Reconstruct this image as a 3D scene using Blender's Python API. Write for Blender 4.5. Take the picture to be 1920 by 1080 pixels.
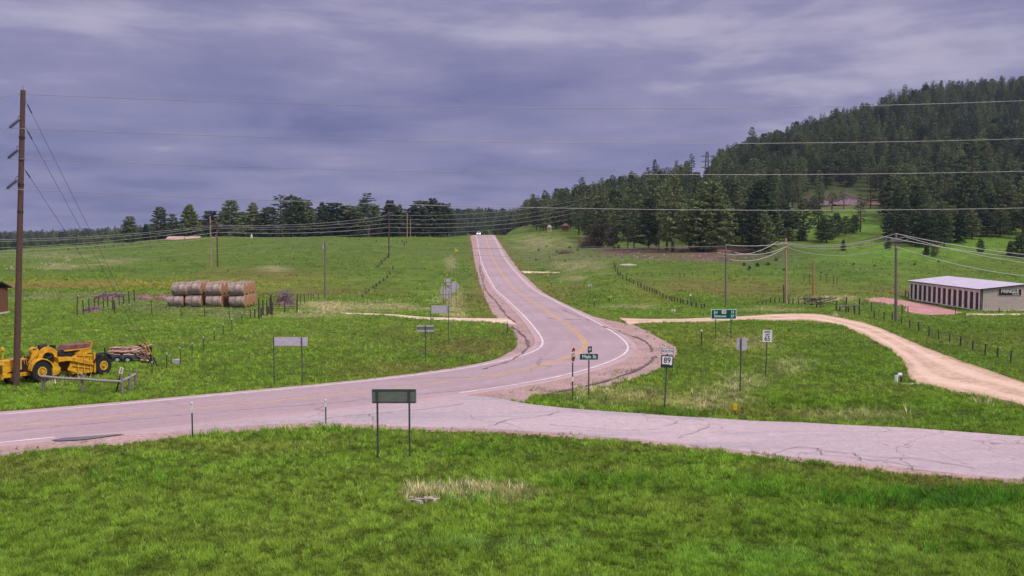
import bpy, math, random
import numpy as np
from math import sin, cos, radians, pi, sqrt, atan2
from mathutils import Vector, Matrix

random.seed(7)
rng = np.random.default_rng(11)
scene = bpy.context.scene
for o in list(bpy.data.objects):
    bpy.data.objects.remove(o)
COL = scene.collection

# ------------------------------------------------------------------ camera
F = 1663.0            # focal length in pixels of the 1920 wide photograph
H = 9.5               # camera height over the near ground
PITCH = math.atan(100.0 / F)
cam_d = bpy.data.cameras.new("camera")
cam_d.sensor_width = 36.0
cam_d.lens = 36.0 * F / 1920.0
cam_d.clip_start = 0.5
cam_d.clip_end = 9000.0
cam = bpy.data.objects.new("camera", cam_d)
COL.objects.link(cam)
cam.location = (0, 0, H)
cam.rotation_euler = (pi / 2 - PITCH, 0, 0)
scene.camera = cam

# ------------------------------------------------------------------ sky + sun + exposure
SUN_EL, SUN_AZ = radians(50), radians(128)      # azimuth measured from +Y towards +X : light from right, behind camera
world = bpy.data.worlds.new("World")
scene.world = world
world.use_nodes = True
nt = world.node_tree
nt.nodes.clear()
def wn(t, **k):
    n = nt.nodes.new(t)
    for a, b in k.items():
        setattr(n, a, b)
    return n
sky = wn('ShaderNodeTexSky', sky_type='NISHITA', sun_disc=False)
sky.sun_elevation = SUN_EL
sky.sun_rotation = SUN_AZ
bg1 = wn('ShaderNodeBackground'); bg1.inputs[1].default_value = 0.10
nt.links.new(sky.outputs[0], bg1.inputs[0])
tc = wn('ShaderNodeTexCoord')
sep = wn('ShaderNodeSeparateXYZ')
nt.links.new(tc.outputs['Generated'], sep.inputs[0])
def wmath(op, a, b=None, clamp=False):
    n = wn('ShaderNodeMath', operation=op); n.use_clamp = clamp
    for i, v in enumerate((a, b)):
        if v is None: continue
        if isinstance(v, (int, float)): n.inputs[i].default_value = v
        else: nt.links.new(v, n.inputs[i])
    return n.outputs[0]
zc = wmath('MAXIMUM', sep.outputs[2], 0.0)
den = wmath('ADD', zc, 0.10)
cmb = wn('ShaderNodeCombineXYZ')
nt.links.new(wmath('DIVIDE', sep.outputs[0], den), cmb.inputs[0])
nt.links.new(wmath('DIVIDE', sep.outputs[1], den), cmb.inputs[1])
n1 = wn('ShaderNodeTexNoise'); n1.inputs['Scale'].default_value = 1.5; n1.inputs['Detail'].default_value = 7; n1.inputs['Roughness'].default_value = 0.52; n1.inputs['Distortion'].default_value = 0.35
nt.links.new(cmb.outputs[0], n1.inputs[0])
# long flat streaks low over the horizon
mp = wn('ShaderNodeMapping'); mp.inputs['Scale'].default_value = (1.6, 1.6, 6.5); mp.inputs['Location'].default_value = (3.1, 0.4, 1.3)
nt.links.new(tc.outputs['Generated'], mp.inputs[0])
n2 = wn('ShaderNodeTexNoise'); n2.inputs['Scale'].default_value = 1.9; n2.inputs['Detail'].default_value = 8; n2.inputs['Roughness'].default_value = 0.58; n2.inputs['Distortion'].default_value = 0.25
nt.links.new(mp.outputs[0], n2.inputs[0])
mixn = wmath('ADD', wmath('MULTIPLY', n1.outputs[0], 0.42), wmath('MULTIPLY', n2.outputs[0], 0.58))
mlow = wn('ShaderNodeMapRange'); mlow.inputs[1].default_value = 0.0; mlow.inputs[2].default_value = 0.16; mlow.inputs[3].default_value = -0.045; mlow.inputs[4].default_value = 0.03
nt.links.new(sep.outputs[2], mlow.inputs[0])
mp3 = wn('ShaderNodeMapping'); mp3.inputs['Scale'].default_value = (1.0, 1.0, 13.0); mp3.inputs['Location'].default_value = (7.7, 1.2, 0.35)
nt.links.new(tc.outputs['Generated'], mp3.inputs[0])
n3 = wn('ShaderNodeTexNoise'); n3.inputs['Scale'].default_value = 1.1; n3.inputs['Detail'].default_value = 5; n3.inputs['Roughness'].default_value = 0.55; n3.inputs['Distortion'].default_value = 0.5
nt.links.new(mp3.outputs[0], n3.inputs[0])
mixn = wmath('ADD', wmath('MULTIPLY', mixn, 0.72), wmath('MULTIPLY', n3.outputs[0], 0.28))
mixn = wmath('ADD', mixn, mlow.outputs[0])
ramp = wn('ShaderNodeValToRGB')
cr = ramp.color_ramp
cr.elements[0].position = 0.38; cr.elements[0].color = (0.115, 0.125, 0.275, 1)
cr.elements[1].position = 0.62; cr.elements[1].color = (0.43, 0.395, 0.535, 1)
e = cr.elements.new(0.44); e.color = (0.175, 0.175, 0.345, 1)
e = cr.elements.new(0.54); e.color = (0.262, 0.245, 0.405, 1)
nt.links.new(mixn, ramp.inputs[0])
# overcast: the cloud deck is brighter overhead, and thinner low over the horizon
mr = wn('ShaderNodeMapRange'); mr.inputs[1].default_value = 0.24; mr.inputs[2].default_value = 0.75; mr.inputs[3].default_value = 1.0; mr.inputs[4].default_value = 3.6
nt.links.new(sep.outputs[2], mr.inputs[0])
vm = wn('ShaderNodeVectorMath', operation='SCALE')
nt.links.new(ramp.outputs[0], vm.inputs[0]); nt.links.new(mr.outputs[0], vm.inputs['Scale'])
# the high thin cloud overhead is whiter than the deck near the horizon
mr2 = wn('ShaderNodeMapRange'); mr2.inputs[1].default_value = 0.26; mr2.inputs[2].default_value = 0.7
nt.links.new(sep.outputs[2], mr2.inputs[0])
mc = wn('ShaderNodeMix', data_type='RGBA')
nt.links.new(mr2.outputs[0], mc.inputs[0]); nt.links.new(vm.outputs[0], mc.inputs[6]); mc.inputs[7].default_value = (1.05, 0.93, 1.02, 1)
bg2 = wn('ShaderNodeBackground'); bg2.inputs[1].default_value = 1.0
nt.links.new(mc.outputs[2], bg2.inputs[0])
ms = wn('ShaderNodeMixShader'); ms.inputs[0].default_value = 0.94
nt.links.new(bg1.outputs[0], ms.inputs[1]); nt.links.new(bg2.outputs[0], ms.inputs[2])
wo = wn('ShaderNodeOutputWorld')
nt.links.new(ms.outputs[0], wo.inputs[0])

sd = bpy.data.lights.new("sun", 'SUN')
sd.energy = 2.7; sd.angle = radians(11); sd.color = (1.0, 0.93, 0.86)
sun = bpy.data.objects.new("sun", sd); COL.objects.link(sun)
sdir = Vector((sin(SUN_AZ) * cos(SUN_EL), cos(SUN_AZ) * cos(SUN_EL), sin(SUN_EL)))
sun.rotation_euler = (-sdir).to_track_quat('-Z', 'Y').to_euler()

scene.view_settings.view_transform = 'Standard'
scene.view_settings.look = 'None'
scene.view_settings.gamma = 1.0
scene.view_settings.exposure = 0.05

# ------------------------------------------------------------------ picking points
CP, SP = cos(PITCH), sin(PITCH)
def P(px, py, Y):
    """the point at depth Y that the photograph shows at pixel (px, py)"""
    a = (px - 960.0) / F; b = -(py - 540.0) / F
    d = (a, CP + b * SP, -SP + b * CP)
    k = Y / d[1]
    return Vector((d[0] * k, Y, H + d[2] * k))
def project(x, y, z):
    zz = z - H
    f = y * CP - zz * SP
    u = y * SP + zz * CP
    f = np.maximum(f, 0.5)
    return 960 + F * x / f, 540 - F * u / f

# ------------------------------------------------------------------ value noise
def _hash(ix, iy, seed):
    h = (ix * 374761393 + iy * 668265263 + seed * 2147483647) & 0xffffffff
    h = ((h ^ (h >> 13)) * 1274126177) & 0xffffffff
    return ((h ^ (h >> 16)) & 0xffff) / 65535.0
def vnoise(x, y, s, seed=0):
    x = np.asarray(x, float) / s; y = np.asarray(y, float) / s
    ix = np.floor(x).astype(np.int64); iy = np.floor(y).astype(np.int64)
    fx = x - ix; fy = y - iy
    fx = fx * fx * (3 - 2 * fx); fy = fy * fy * (3 - 2 * fy)
    a = _hash(ix, iy, seed); b = _hash(ix + 1, iy, seed); c = _hash(ix, iy + 1, seed); d = _hash(ix + 1, iy + 1, seed)
    return (a * (1 - fx) + b * fx) * (1 - fy) + (c * (1 - fx) + d * fx) * fy
def fbm(x, y, s, seed=0, o=3):
    r = 0; w = 0.5; t = 0
    for i in range(o):
        r = r + w * vnoise(x, y, s, seed + i * 17); t += w; w *= 0.5; s *= 0.5
    return r / t

# ------------------------------------------------------------------ the lie of the land: spot heights (px, py, depth)
SPOT = [
 (-300,500,230),(0,500,225),(0,540,150),(0,590,106),(0,486,290),(-300,480,300),(0,475,350),(0,484,420),(-300,484,420),(-300,488,500),(0,490,500),(120,484,480),(200,474,480),(0,482,700),(120,478,700),(-300,482,700),(230,468,600),
 (100,467,345),(200,462,340),(150,474,410),(0,466,1000),(-400,466,1000),(150,462,1000),
 (300,574,110),(300,555,128),(450,574,110),(450,555,130),(150,590,106),(150,560,124),(300,538,150),(300,520,190),(300,495,235),(300,472,290),(300,454,345),(250,458,340),(300,462,430),
 (400,500,228),(400,475,275),(400,449,335),(400,456,420),(520,448,345),(520,456,430),
 (610,558,152),(610,520,192),(610,480,262),(610,447,345),(610,455,430),
 (740,600,100),(740,560,140),(740,520,188),(740,482,262),(740,447,355),(740,454,440),
 (850,600,100),(850,560,142),(850,500,232),(850,460,330),(850,444,385),(850,450,460),
 (1050,560,142),(1000,520,190),(960,480,275),(950,455,345),(940,442,400),(930,446,470),
 (1150,590,108),(1150,560,138),(1150,520,180),(1100,490,232),(1050,470,285),(1000,455,330),(1000,437,400),(1080,430,400),(980,432,480),
 (1300,600,100),(1300,575,122),(1300,560,137),(1300,540,158),(1300,510,192),(1300,480,235),
 (1200,480,240),(1200,470,262),(1140,472,270),(1200,430,390),(1300,430,340),
 (1480,595,103),(1475,570,134),(1480,540,162),(1500,500,208),(1500,470,255),(1500,440,300),(1500,400,370),
 (1680,604,106),(1650,560,140),(1680,520,182),(1700,490,222),(1700,460,262),(1700,430,305),(1700,400,360),
 (1838,583,133),(1705,560.5,158),(1900,585,130),(2100,585,130),(2100,550,160),(1900,540,180),(1920,500,222),(1920,465,260),(1920,430,305),(1920,395,355),(2200,395,355),(2200,465,260),
 (1750,335,470),(1920,330,470),(1600,340,480),(1450,350,480),(1300,375,480),(1200,395,480),(1100,410,480),(1030,425,480),
 (1920,185,750),(2300,185,750),(1750,192,740),(1600,236,700),(1500,268,670),(1400,300,640),(1300,342,600),(1200,368,580),(1100,392,560),(1030,412,560),(970,428,600),
 (2000,215,950),(1750,222,920),(1600,262,880),(1400,322,820),(1200,385,760),(1050,420,760),
 (2000,300,1500),(1700,330,1500),(1400,380,1300),(1200,415,1200),
 (950,420,1300),(880,418,1300),(820,425,1300),(900,432,800),(820,440,800),(900,425,2000),
 (600,452,900),(400,452,900),(700,446,1300),(400,444,1500),(0,448,2600),(150,446,2600),(300,446,2600),(-400,446,2600),(600,440,2600),
 (1000,428,3500),(2000,400,3500),(0,443,3800),(1500,410,3500),
]
ZERO = []
for Y in (8, 20, 35, 50, 64, 78):
    for u in (-1.0, -0.7, -0.5, -0.3, -0.12, 0.06, 0.24, 0.42, 0.6, 0.8, 1.0):
        ZERO.append((u, Y, 0.0))
def road_pt(px, py, Y, z=None):
    if z is None:
        p = P(px, py, Y); return (p.x, p.y, p.z)
    b = P(px, py, 1.0); d = b - Vector((0, 0, H)); k = (z - H) / d.z
    return (d.x * k, d.y * k, z)
ROADPTS = [(-75, 14.0, 0), (-50, 28.9, 0)] + [road_pt(*q, None, 0.0) for q in
           [(0,803),(240,781),(480,757),(700,735),(910,708),(1000,691),(1066,671.5),(1092,661),(1100,650),(1094,638),(1074,619)]] + \
          [road_pt(*q) for q in [(1041,594,106),(994,563,143),(960,538,178),(924,485,268),(911,447,370),(906.5,441,402)]] + \
          [(-14.5, 430, 8.9), (-16, 480, 6.2), (-19, 560, 2.0), (-24, 700, 0)]
def tps_fit(pts):
    A = np.array([(3.0 * p[0], math.log(p[1])) for p in pts]); q = np.array([p[2] / p[1] for p in pts])
    n = len(A)
    r2 = ((A[:, None, :] - A[None, :, :]) ** 2).sum(-1)
    K = 0.5 * r2 * np.log(r2 + 1e-12) + np.eye(n) * 0.0008
    M = np.zeros((n + 3, n + 3)); M[:n, :n] = K; M[:n, n] = 1; M[:n, n + 1:] = A; M[n, :n] = 1; M[n + 1:, :n] = A.T
    w = np.linalg.solve(M, np.concatenate([q, np.zeros(3)]))
    return A, w
allp = list(ZERO)
for (px, py, Y) in SPOT:
    p = P(px, py, Y); allp.append((p.x / Y, Y, p.z))
for (x, y, z) in ROADPTS:
    if y > 90: allp.append((x / y, y, z))
TA, TW = tps_fit(allp)
def zbase(x, y):
    x = np.atleast_1d(np.asarray(x, float)); y = np.atleast_1d(np.asarray(y, float))
    yc = np.clip(y, 8, 3800)
    u = np.clip(x / np.maximum(yc, 25), -1.05, 1.05) * 3.0; v = np.log(yc)
    out = np.zeros(x.shape)
    n = len(TA)
    for i in range(0, len(x), 20000):
        s = slice(i, i + 20000)
        r2 = (u[s, None] - TA[None, :, 0]) ** 2 + (v[s, None] - TA[None, :, 1]) ** 2
        out[s] = (0.5 * r2 * np.log(r2 + 1e-12)) @ TW[:n] + TW[n] + TW[n + 1] * u[s] + TW[n + 2] * v[s]
    z = out * yc
    k = np.clip((y - 78) / 22, 0, 1); k = k * k * (3 - 2 * k)
    return z * k

# ------------------------------------------------------------------ highway centre line, resampled
def catmull(pts, n=12):
    pts = [Vector(p) for p in pts]; out = []
    for i in range(len(pts) - 1):
        p0 = pts[max(i - 1, 0)]; p1 = pts[i]; p2 = pts[i + 1]; p3 = pts[min(i + 2, len(pts) - 1)]
        d1 = (p2 - p0) * 0.5; d2 = (p3 - p1) * 0.5
        L = (p2 - p1).length
        if (p1 - p0).length > 1e-6: d1 = (p2 - p0).normalized() * L
        if (p3 - p2).length > 1e-6: d2 = (p3 - p1).normalized() * L
        for j in range(n):
            t = j / n; t2 = t * t; t3 = t2 * t
            out.append((2 * t3 - 3 * t2 + 1) * p1 + (t3 - 2 * t2 + t) * d1 + (-2 * t3 + 3 * t2) * p2 + (t3 - t2) * d2)
    out.append(pts[-1]); return out
def resample(pts, step):
    out = [pts[0].copy()]; acc = 0
    for a, b in zip(pts[:-1], pts[1:]):
        L = (b - a).length
        if L < 1e-9: continue
        d = step - acc
        while d <= L:
            out.append(a.lerp(b, d / L)); d += step
        acc = L - (d - step)
    return out
cl = resample(catmull(ROADPTS, 16), 1.5)
# smooth the line a little
for _ in range(8):
    cl = [cl[0]] + [(cl[i - 1] + cl[i] * 2 + cl[i + 1]) * 0.25 for i in range(1, len(cl) - 1)] + [cl[-1]]
CLX = np.array([(p.x, p.y, p.z) for p in cl])
def zsurf(x, y):
    """ground height, levelled beside the highway, without the small bumps"""
    x = np.atleast_1d(np.asarray(x, float)); y = np.atleast_1d(np.asarray(y, float))
    z = zbase(x, y)
    for i in range(0, len(x), 8000):
        s = slice(i, i + 8000)
        m = np.abs(x[s]) < 110
        if not m.any(): continue
        idx = np.nonzero(m)[0] + i
        d2 = (x[idx, None] - CLX[None, :, 0]) ** 2 + (y[idx, None] - CLX[None, :, 1]) ** 2
        j = d2.argmin(1); d = np.sqrt(d2[np.arange(len(j)), j])
        w = 1 - np.clip((d - 7) / 11, 0, 1); w = w * w * (3 - 2 * w)
        z[idx] = z[idx] * (1 - w) + CLX[j, 2] * w
    return z
def road_dist(x, y):
    out = np.full(len(x), 1e3)
    for i in range(0, len(x), 8000):
        s = slice(i, i + 8000)
        out[s] = np.sqrt(((x[s, None] - CLX[None, :, 0]) ** 2 + (y[s, None] - CLX[None, :, 1]) ** 2).min(1))
    return out
_YS = np.exp(np.linspace(math.log(18), math.log(1600), 900))
def G(px, py, ymin=18, ymax=1600):
    """where the ground lies that the photograph shows at pixel (px, py)"""
    d = P(px, py, 1.0) - Vector((0, 0, H))
    ys = _YS[(_YS >= ymin) & (_YS <= ymax)]
    g = H + d.z * ys - zsurf(d.x * ys, ys)
    k = np.nonzero(g < 0)[0]
    if len(k) == 0:
        i = int(np.argmin(g)); yy = ys[i]
    else:
        i = int(k[0])
        if i == 0: yy = ys[0]
        else:
            t = g[i - 1] / (g[i - 1] - g[i]); yy = ys[i - 1] + t * (ys[i] - ys[i - 1])
    x = d.x * yy
    return Vector((x, yy, float(zsurf(x, yy)[0])))
def ground(x, y):
    return float(zsurf(x, y)[0])

# ------------------------------------------------------------------ material helpers
MATS = {}
class NB:
    def __init__(s, name):
        s.m = bpy.data.materials.new(name); s.m.use_nodes = True
        s.t = s.m.node_tree; s.t.nodes.clear()
        s.out = s.n('ShaderNodeOutputMaterial')
    def n(s, t, **k):
        x = s.t.nodes.new(t)
        for a, b in k.items(): setattr(x, a, b)
        return x
    def l(s, a, b): s.t.links.new(a, b)
    def set(s, sock, v):
        if isinstance(v, (int, float)): sock.default_value = v
        elif isinstance(v, tuple): sock.default_value = v if len(v) == 4 or sock.type == 'VECTOR' else (*v, 1)
        else: s.l(v, sock)
    def noise(s, vec, scale, detail=4, rough=0.55, dist=0.0):
        x = s.n('ShaderNodeTexNoise'); x.inputs['Scale'].default_value = scale; x.inputs['Detail'].default_value = detail
        x.inputs['Roughness'].default_value = rough; x.inputs['Distortion'].default_value = dist
        if vec is not None: s.l(vec, x.inputs['Vector'])
        return x.outputs['Fac']
    def ramp(s, fac, stops):
        x = s.n('ShaderNodeValToRGB'); r = x.color_ramp
        while len(r.elements) < len(stops): r.elements.new(0.5)
        for e, (p, c) in zip(r.elements, stops):
            e.position = p; e.color = (c, c, c, 1) if isinstance(c, (int, float)) else (*c, 1)
        s.l(fac, x.inputs[0]); return x.outputs[0]
    def mix(s, f, a, b, mode='MIX'):
        x = s.n('ShaderNodeMix', data_type='RGBA', blend_type=mode)
        s.set(x.inputs[0], f); s.set(x.inputs[6], a); s.set(x.inputs[7], b); return x.outputs[2]
    def math(s, op, a, b=0.0, clamp=False):
        x = s.n('ShaderNodeMath', operation=op); x.use_clamp = clamp
        s.set(x.inputs[0], a); s.set(x.inputs[1], b); return x.outputs[0]
    def obj(s): return s.n('ShaderNodeTexCoord').outputs['Object']
    def mapping(s, vec, scale=(1, 1, 1), rot=(0, 0, 0)):
        x = s.n('ShaderNodeMapping'); x.inputs['Scale'].default_value = scale; x.inputs['Rotation'].default_value = rot
        s.l(vec, x.inputs[0]); return x.outputs[0]
    def bsdf(s, col, rough=0.8, metal=0.0, bump=None, bstr=0.3, bdist=0.02, spec=0.4, coat=0):
        p = s.n('ShaderNodeBsdfPrincipled')
        s.set(p.inputs['Base Color'], col); s.set(p.inputs['Roughness'], rough); s.set(p.inputs['Metallic'], metal)
        p.inputs['Specular IOR Level'].default_value = spec
        if bump is not None:
            b = s.n('ShaderNodeBump'); b.inputs['Strength'].default_value = bstr; b.inputs['Distance'].default_value = bdist
            s.l(bump, b.inputs['Height']); s.l(b.outputs[0], p.inputs['Normal'])
        s.l(p.outputs[0], s.out.inputs[0]); return p
def simple(name, c1, c2=None, scale=3.0, rough=0.75, metal=0.0, stretch=(1, 1, 1), spec=0.35, bump=0.0, contrast=(0.35, 0.65), emit=None):
    """a plain surface broken up by procedural wear"""
    b = NB(name); v = b.mapping(b.obj(), stretch)
    c2 = c2 or tuple(x * 0.72 for x in c1)
    f = b.noise(v, scale, 5, 0.6)
    col = b.ramp(f, [(contrast[0], c2), (contrast[1], c1)])
    p = b.bsdf(col, rough, metal, f if bump else None, bump, 0.02, spec)
    if emit:
        p.inputs['Emission Color'].default_value = (*emit[0], 1); p.inputs['Emission Strength'].default_value = emit[1]
    MATS[name] = b.m; return b.m
M = {}
M['galv'] = simple('galvanised_post', (0.085, 0.095, 0.09), (0.05, 0.055, 0.055), 6, 0.6, 0.3)
M['alu'] = simple('sign_back_aluminium', (0.50, 0.48, 0.53), (0.40, 0.38, 0.43), 2.5, 0.6, 0.1, (1, 1, 3))
M['alu_green'] = simple('weathered_sign_back', (0.17, 0.19, 0.165), (0.125, 0.145, 0.125), 2.2, 0.55, 0.2, (1, 1, 4))
M['trim_white'] = simple('pale_edge', (0.62, 0.60, 0.62), None, 5, 0.6)
M['green_sign'] = simple('green_sign_face', (0.005, 0.075, 0.058), (0.004, 0.055, 0.045), 3, 0.4)
M['green_dark'] = simple('dark_green_sign_face', (0.008, 0.035, 0.028), None, 3, 0.45)
M['red_sign'] = simple('red_sign_face', (0.27, 0.012, 0.018), None, 3, 0.4)
M['white_sign'] = simple('white_sign_face', (0.78, 0.77, 0.80), (0.66, 0.65, 0.68), 2, 0.45)
M['legend_white'] = simple('white_lettering', (0.55, 0.82, 0.76), (0.5, 0.75, 0.70), 4, 0.4)
M['legend_pure'] = simple('plain_white_lettering', (0.8, 0.8, 0.8), None, 4, 0.4)
M['legend_black'] = simple('black_lettering', (0.012, 0.012, 0.014), None, 4, 0.5)
M['yellow_sign'] = simple('yellow_marker_face', (0.75, 0.50, 0.01), (0.6, 0.36, 0.01), 4, 0.45)
M['white_post'] = simple('white_plastic_post', (0.75, 0.74, 0.76), (0.55, 0.53, 0.54), 6, 0.5)
M['pole_brown'] = simple('creosoted_pole_wood', (0.135, 0.075, 0.058), (0.05, 0.030, 0.026), 5.0, 0.9, 0, (9, 9, 0.7), bump=0.5, contrast=(0.38, 0.6))
M['pole_tan'] = simple('tan_pole_wood', (0.42, 0.29, 0.19), (0.26, 0.17, 0.12), 5, 0.9, 0, (8, 8, 0.6), bump=0.4)
M['pole_grey'] = simple('grey_pole_wood', (0.20, 0.175, 0.16), (0.115, 0.10, 0.095), 5, 0.9, 0, (8, 8, 0.6), bump=0.4)
M['pole_orange'] = simple('orange_pole_wood', (0.40, 0.20, 0.09), (0.25, 0.12, 0.06), 5, 0.9, 0, (8, 8, 0.6), bump=0.4)
M['wood_grey'] = simple('weathered_fence_wood', (0.26, 0.22, 0.20), (0.10, 0.085, 0.08), 6, 0.9, 0, (3, 3, 3), bump=0.4)
M['wood_rail'] = simple('weathered_rail_wood', (0.40, 0.35, 0.33), (0.22, 0.19, 0.18), 6, 0.9, 0, (2, 9, 9), bump=0.4)
M['wood_dark'] = simple('dark_fence_wood', (0.085, 0.065, 0.055), (0.04, 0.03, 0.028), 6, 0.9, 0, (3, 3, 3))
M['steel_dark'] = simple('dark_steel', (0.035, 0.045, 0.04), None, 6, 0.6, 0.3)
M['wire'] = simple('aluminium_conductor', (0.30, 0.29, 0.30), (0.25, 0.24, 0.25), 0.5, 0.45, 0.2)
M['wire_bright'] = simple('brightened_conductor', (0.62, 0.61, 0.60), (0.55, 0.54, 0.53), 0.5, 0.5, 0.1)  # paler copy of the conductor, brightness of lit wires put into its colour
M['wire_dark'] = simple('dull_guy_strand', (0.075, 0.075, 0.09), None, 0.5, 0.6, 0.2)
M['insul'] = simple('dark_insulator', (0.03, 0.028, 0.032), None, 6, 0.3)
M['insul_grey'] = simple('grey_porcelain', (0.30, 0.30, 0.33), None, 6, 0.3)
M['machine'] = simple('worn_yellow_paint', (0.68, 0.37, 0.012), (0.34, 0.14, 0.015), 3.0, 0.55, 0.0, contrast=(0.30, 0.58), bump=0.15)
M['machine_rim'] = simple('yellow_wheel_paint', (0.66, 0.42, 0.03), (0.42, 0.24, 0.02), 4, 0.5)
M['rust'] = simple('purple_brown_rust', (0.25, 0.11, 0.10), (0.11, 0.045, 0.04), 3.5, 0.9, bump=0.3)
M['black_iron'] = simple('greasy_black_iron', (0.022, 0.018, 0.018), None, 5, 0.6)
M['tyre'] = simple('tyre_rubber', (0.020, 0.020, 0.024), None, 8, 0.85)
M['glass_lens'] = simple('headlamp_glass', (0.6, 0.58, 0.5), None, 8, 0.15)
M['log_bark'] = simple('split_firewood', (0.55, 0.36, 0.29), (0.24, 0.13, 0.11), 6, 0.9, 0, (1, 4, 4), bump=0.3)
M['log_end'] = simple('pale_firewood', (0.66, 0.47, 0.37), (0.45, 0.26, 0.2), 6, 0.9)
M['trailer_blue'] = simple('faded_blue_grey_steel', (0.10, 0.15, 0.17), (0.05, 0.07, 0.08), 4, 0.7)
M['wall_tan'] = simple('ribbed_tan_siding', (0.50, 0.43, 0.39), (0.42, 0.36, 0.325), 2.0, 0.6)
M['trim_cream'] = simple('cream_metal_trim', (0.80, 0.72, 0.66), (0.58, 0.50, 0.45), 2, 0.6)
M['door_dark'] = simple('dark_maroon_door', (0.055, 0.022, 0.030), (0.028, 0.014, 0.022), 4, 0.6, stretch=(1, 1, 8))
M['roof_metal'] = simple('pale_lilac_roof_metal', (0.60, 0.55, 0.66), (0.50, 0.46, 0.56), 0.7, 0.5, 0.1)
M['roof_red'] = simple('faded_pink_roof', (0.55, 0.34, 0.33), (0.42, 0.25, 0.24), 2, 0.8)
M['shed_wood'] = simple('brown_shed_boards', (0.20, 0.085, 0.045), (0.09, 0.04, 0.025), 4, 0.9, 0, (6, 6, 0.8), bump=0.3)
M['shed_roof'] = simple('dark_shed_roof', (0.10, 0.075, 0.085), None, 4, 0.8)
M['concrete'] = simple('pale_concrete', (0.62, 0.56, 0.50), (0.45, 0.40, 0.36), 5, 0.9)
M['rock'] = simple('pale_rock', (0.50, 0.43, 0.40), (0.27, 0.22, 0.21), 2.5, 0.95, bump=0.5)
M['soil_pile'] = simple('purple_brown_soil', (0.26, 0.15, 0.145), (0.11, 0.06, 0.06), 1.6, 0.95, bump=0.8)
M['brush'] = simple('dead_branches', (0.33, 0.24, 0.29), (0.12, 0.075, 0.10), 3, 0.95)
M['brush_red'] = simple('reddish_dead_branches', (0.28, 0.15, 0.14), (0.12, 0.06, 0.06), 3, 0.95)
M['snag'] = simple('bleached_dead_wood', (0.48, 0.42, 0.38), (0.3, 0.26, 0.24), 3, 0.95)
M['bark'] = simple('pine_bark', (0.115, 0.072, 0.060), (0.05, 0.032, 0.030), 1.6, 0.95, 0, (3, 3, 1))
M['car_white'] = simple('white_car_paint', (0.72, 0.72, 0.74), None, 1.5, 0.3)
M['glass_dark'] = simple('dark_window_glass', (0.02, 0.022, 0.03), None, 2, 0.1)
M['headlamp_on'] = simple('lit_headlamp', (0.9, 0.9, 0.9), None, 2, 0.3, emit=((1, 0.97, 0.95), 6.0))
M['stripe_red'] = simple('red_stripe', (0.3, 0.02, 0.02), None, 2, 0.5)

def foliage(name, c1, c2, c3):
    b = NB(name)
    g = b.n('ShaderNodeNewGeometry'); oi = b.n('ShaderNodeObjectInfo')
    n = b.noise(b.obj(), 0.9, 3, 0.6)
    n2 = b.math('ADD', b.math('MULTIPLY', g.outputs['Random Per Island'], 0.55), b.math('MULTIPLY', n, 0.55))
    n3 = b.math('ADD', n2, b.math('MULTIPLY', b.math('SUBTRACT', oi.outputs['Random'], 0.5), 0.55))
    col = b.ramp(n3, [(0.25, c1), (0.55, c2), (0.85, c3)])
    d = b.n('ShaderNodeBsdfDiffuse'); t = b.n('ShaderNodeBsdfTranslucent'); m = b.n('ShaderNodeMixShader'); m.inputs[0].default_value = 0.22
    b.l(col, d.inputs[0]); b.l(col, t.inputs[0]); b.l(d.outputs[0], m.inputs[1]); b.l(t.outputs[0], m.inputs[2]); b.l(m.outputs[0], b.out.inputs[0])
    return b.m
M['needles'] = foliage('pine_needles', (0.032, 0.062, 0.035), (0.100, 0.152, 0.074), (0.245, 0.285, 0.120))
M['needles_far'] = foliage('far_pine_needles', (0.014, 0.032, 0.026), (0.030, 0.056, 0.040), (0.06, 0.09, 0.055))
M['leaves'] = foliage('bright_leaves', (0.05, 0.11, 0.02), (0.10, 0.20, 0.04), (0.20, 0.32, 0.09))
M['shrub_dark'] = foliage('dark_shrub_leaves', (0.02, 0.035, 0.02), (0.05, 0.06, 0.035), (0.11, 0.08, 0.06))

def grass_mat():
    b = NB('grass_blades')
    a = b.n('ShaderNodeAttribute', attribute_name='gcol')
    d = b.n('ShaderNodeBsdfDiffuse'); t = b.n('ShaderNodeBsdfTranslucent'); m = b.n('ShaderNodeMixShader'); m.inputs[0].default_value = 0.3
    b.l(a.outputs[0], d.inputs[0]); b.l(a.outputs[0], t.inputs[0]); b.l(d.outputs[0], m.inputs[1]); b.l(t.outputs[0], m.inputs[2]); b.l(m.outputs[0], b.out.inputs[0])
    return b.m
M['grass'] = grass_mat()
def terrain_mat():
    b = NB('pasture_ground')
    a = b.n('ShaderNodeAttribute', attribute_name='gcol')
    v = b.obj()
    f1 = b.noise(v, 1.3, 6, 0.65)
    f2 = b.noise(b.mapping(v, (1, 1, 1)), 0.22, 4, 0.6)
    f3 = b.noise(v, 6.0, 3, 0.6)
    k = b.ramp(f1, [(0.28, 0.55), (0.45, 0.95), (0.75, 1.15)])
    k2 = b.ramp(f2, [(0.3, 0.82), (0.7, 1.15)])
    k3 = b.ramp(f3, [(0.3, 0.75), (0.7, 1.2)])
    col = b.mix(1.0, a.outputs[0], k, 'MULTIPLY'); col = b.mix(1.0, col, k2, 'MULTIPLY'); col = b.mix(1.0, col, k3, 'MULTIPLY')
    b.bsdf(col, 0.95, 0, b.math('ADD', f1, b.math('MULTIPLY', f3, 0.4)), 0.9, 0.45, 0.1)
    return b.m
M['terrain'] = terrain_mat()
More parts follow.
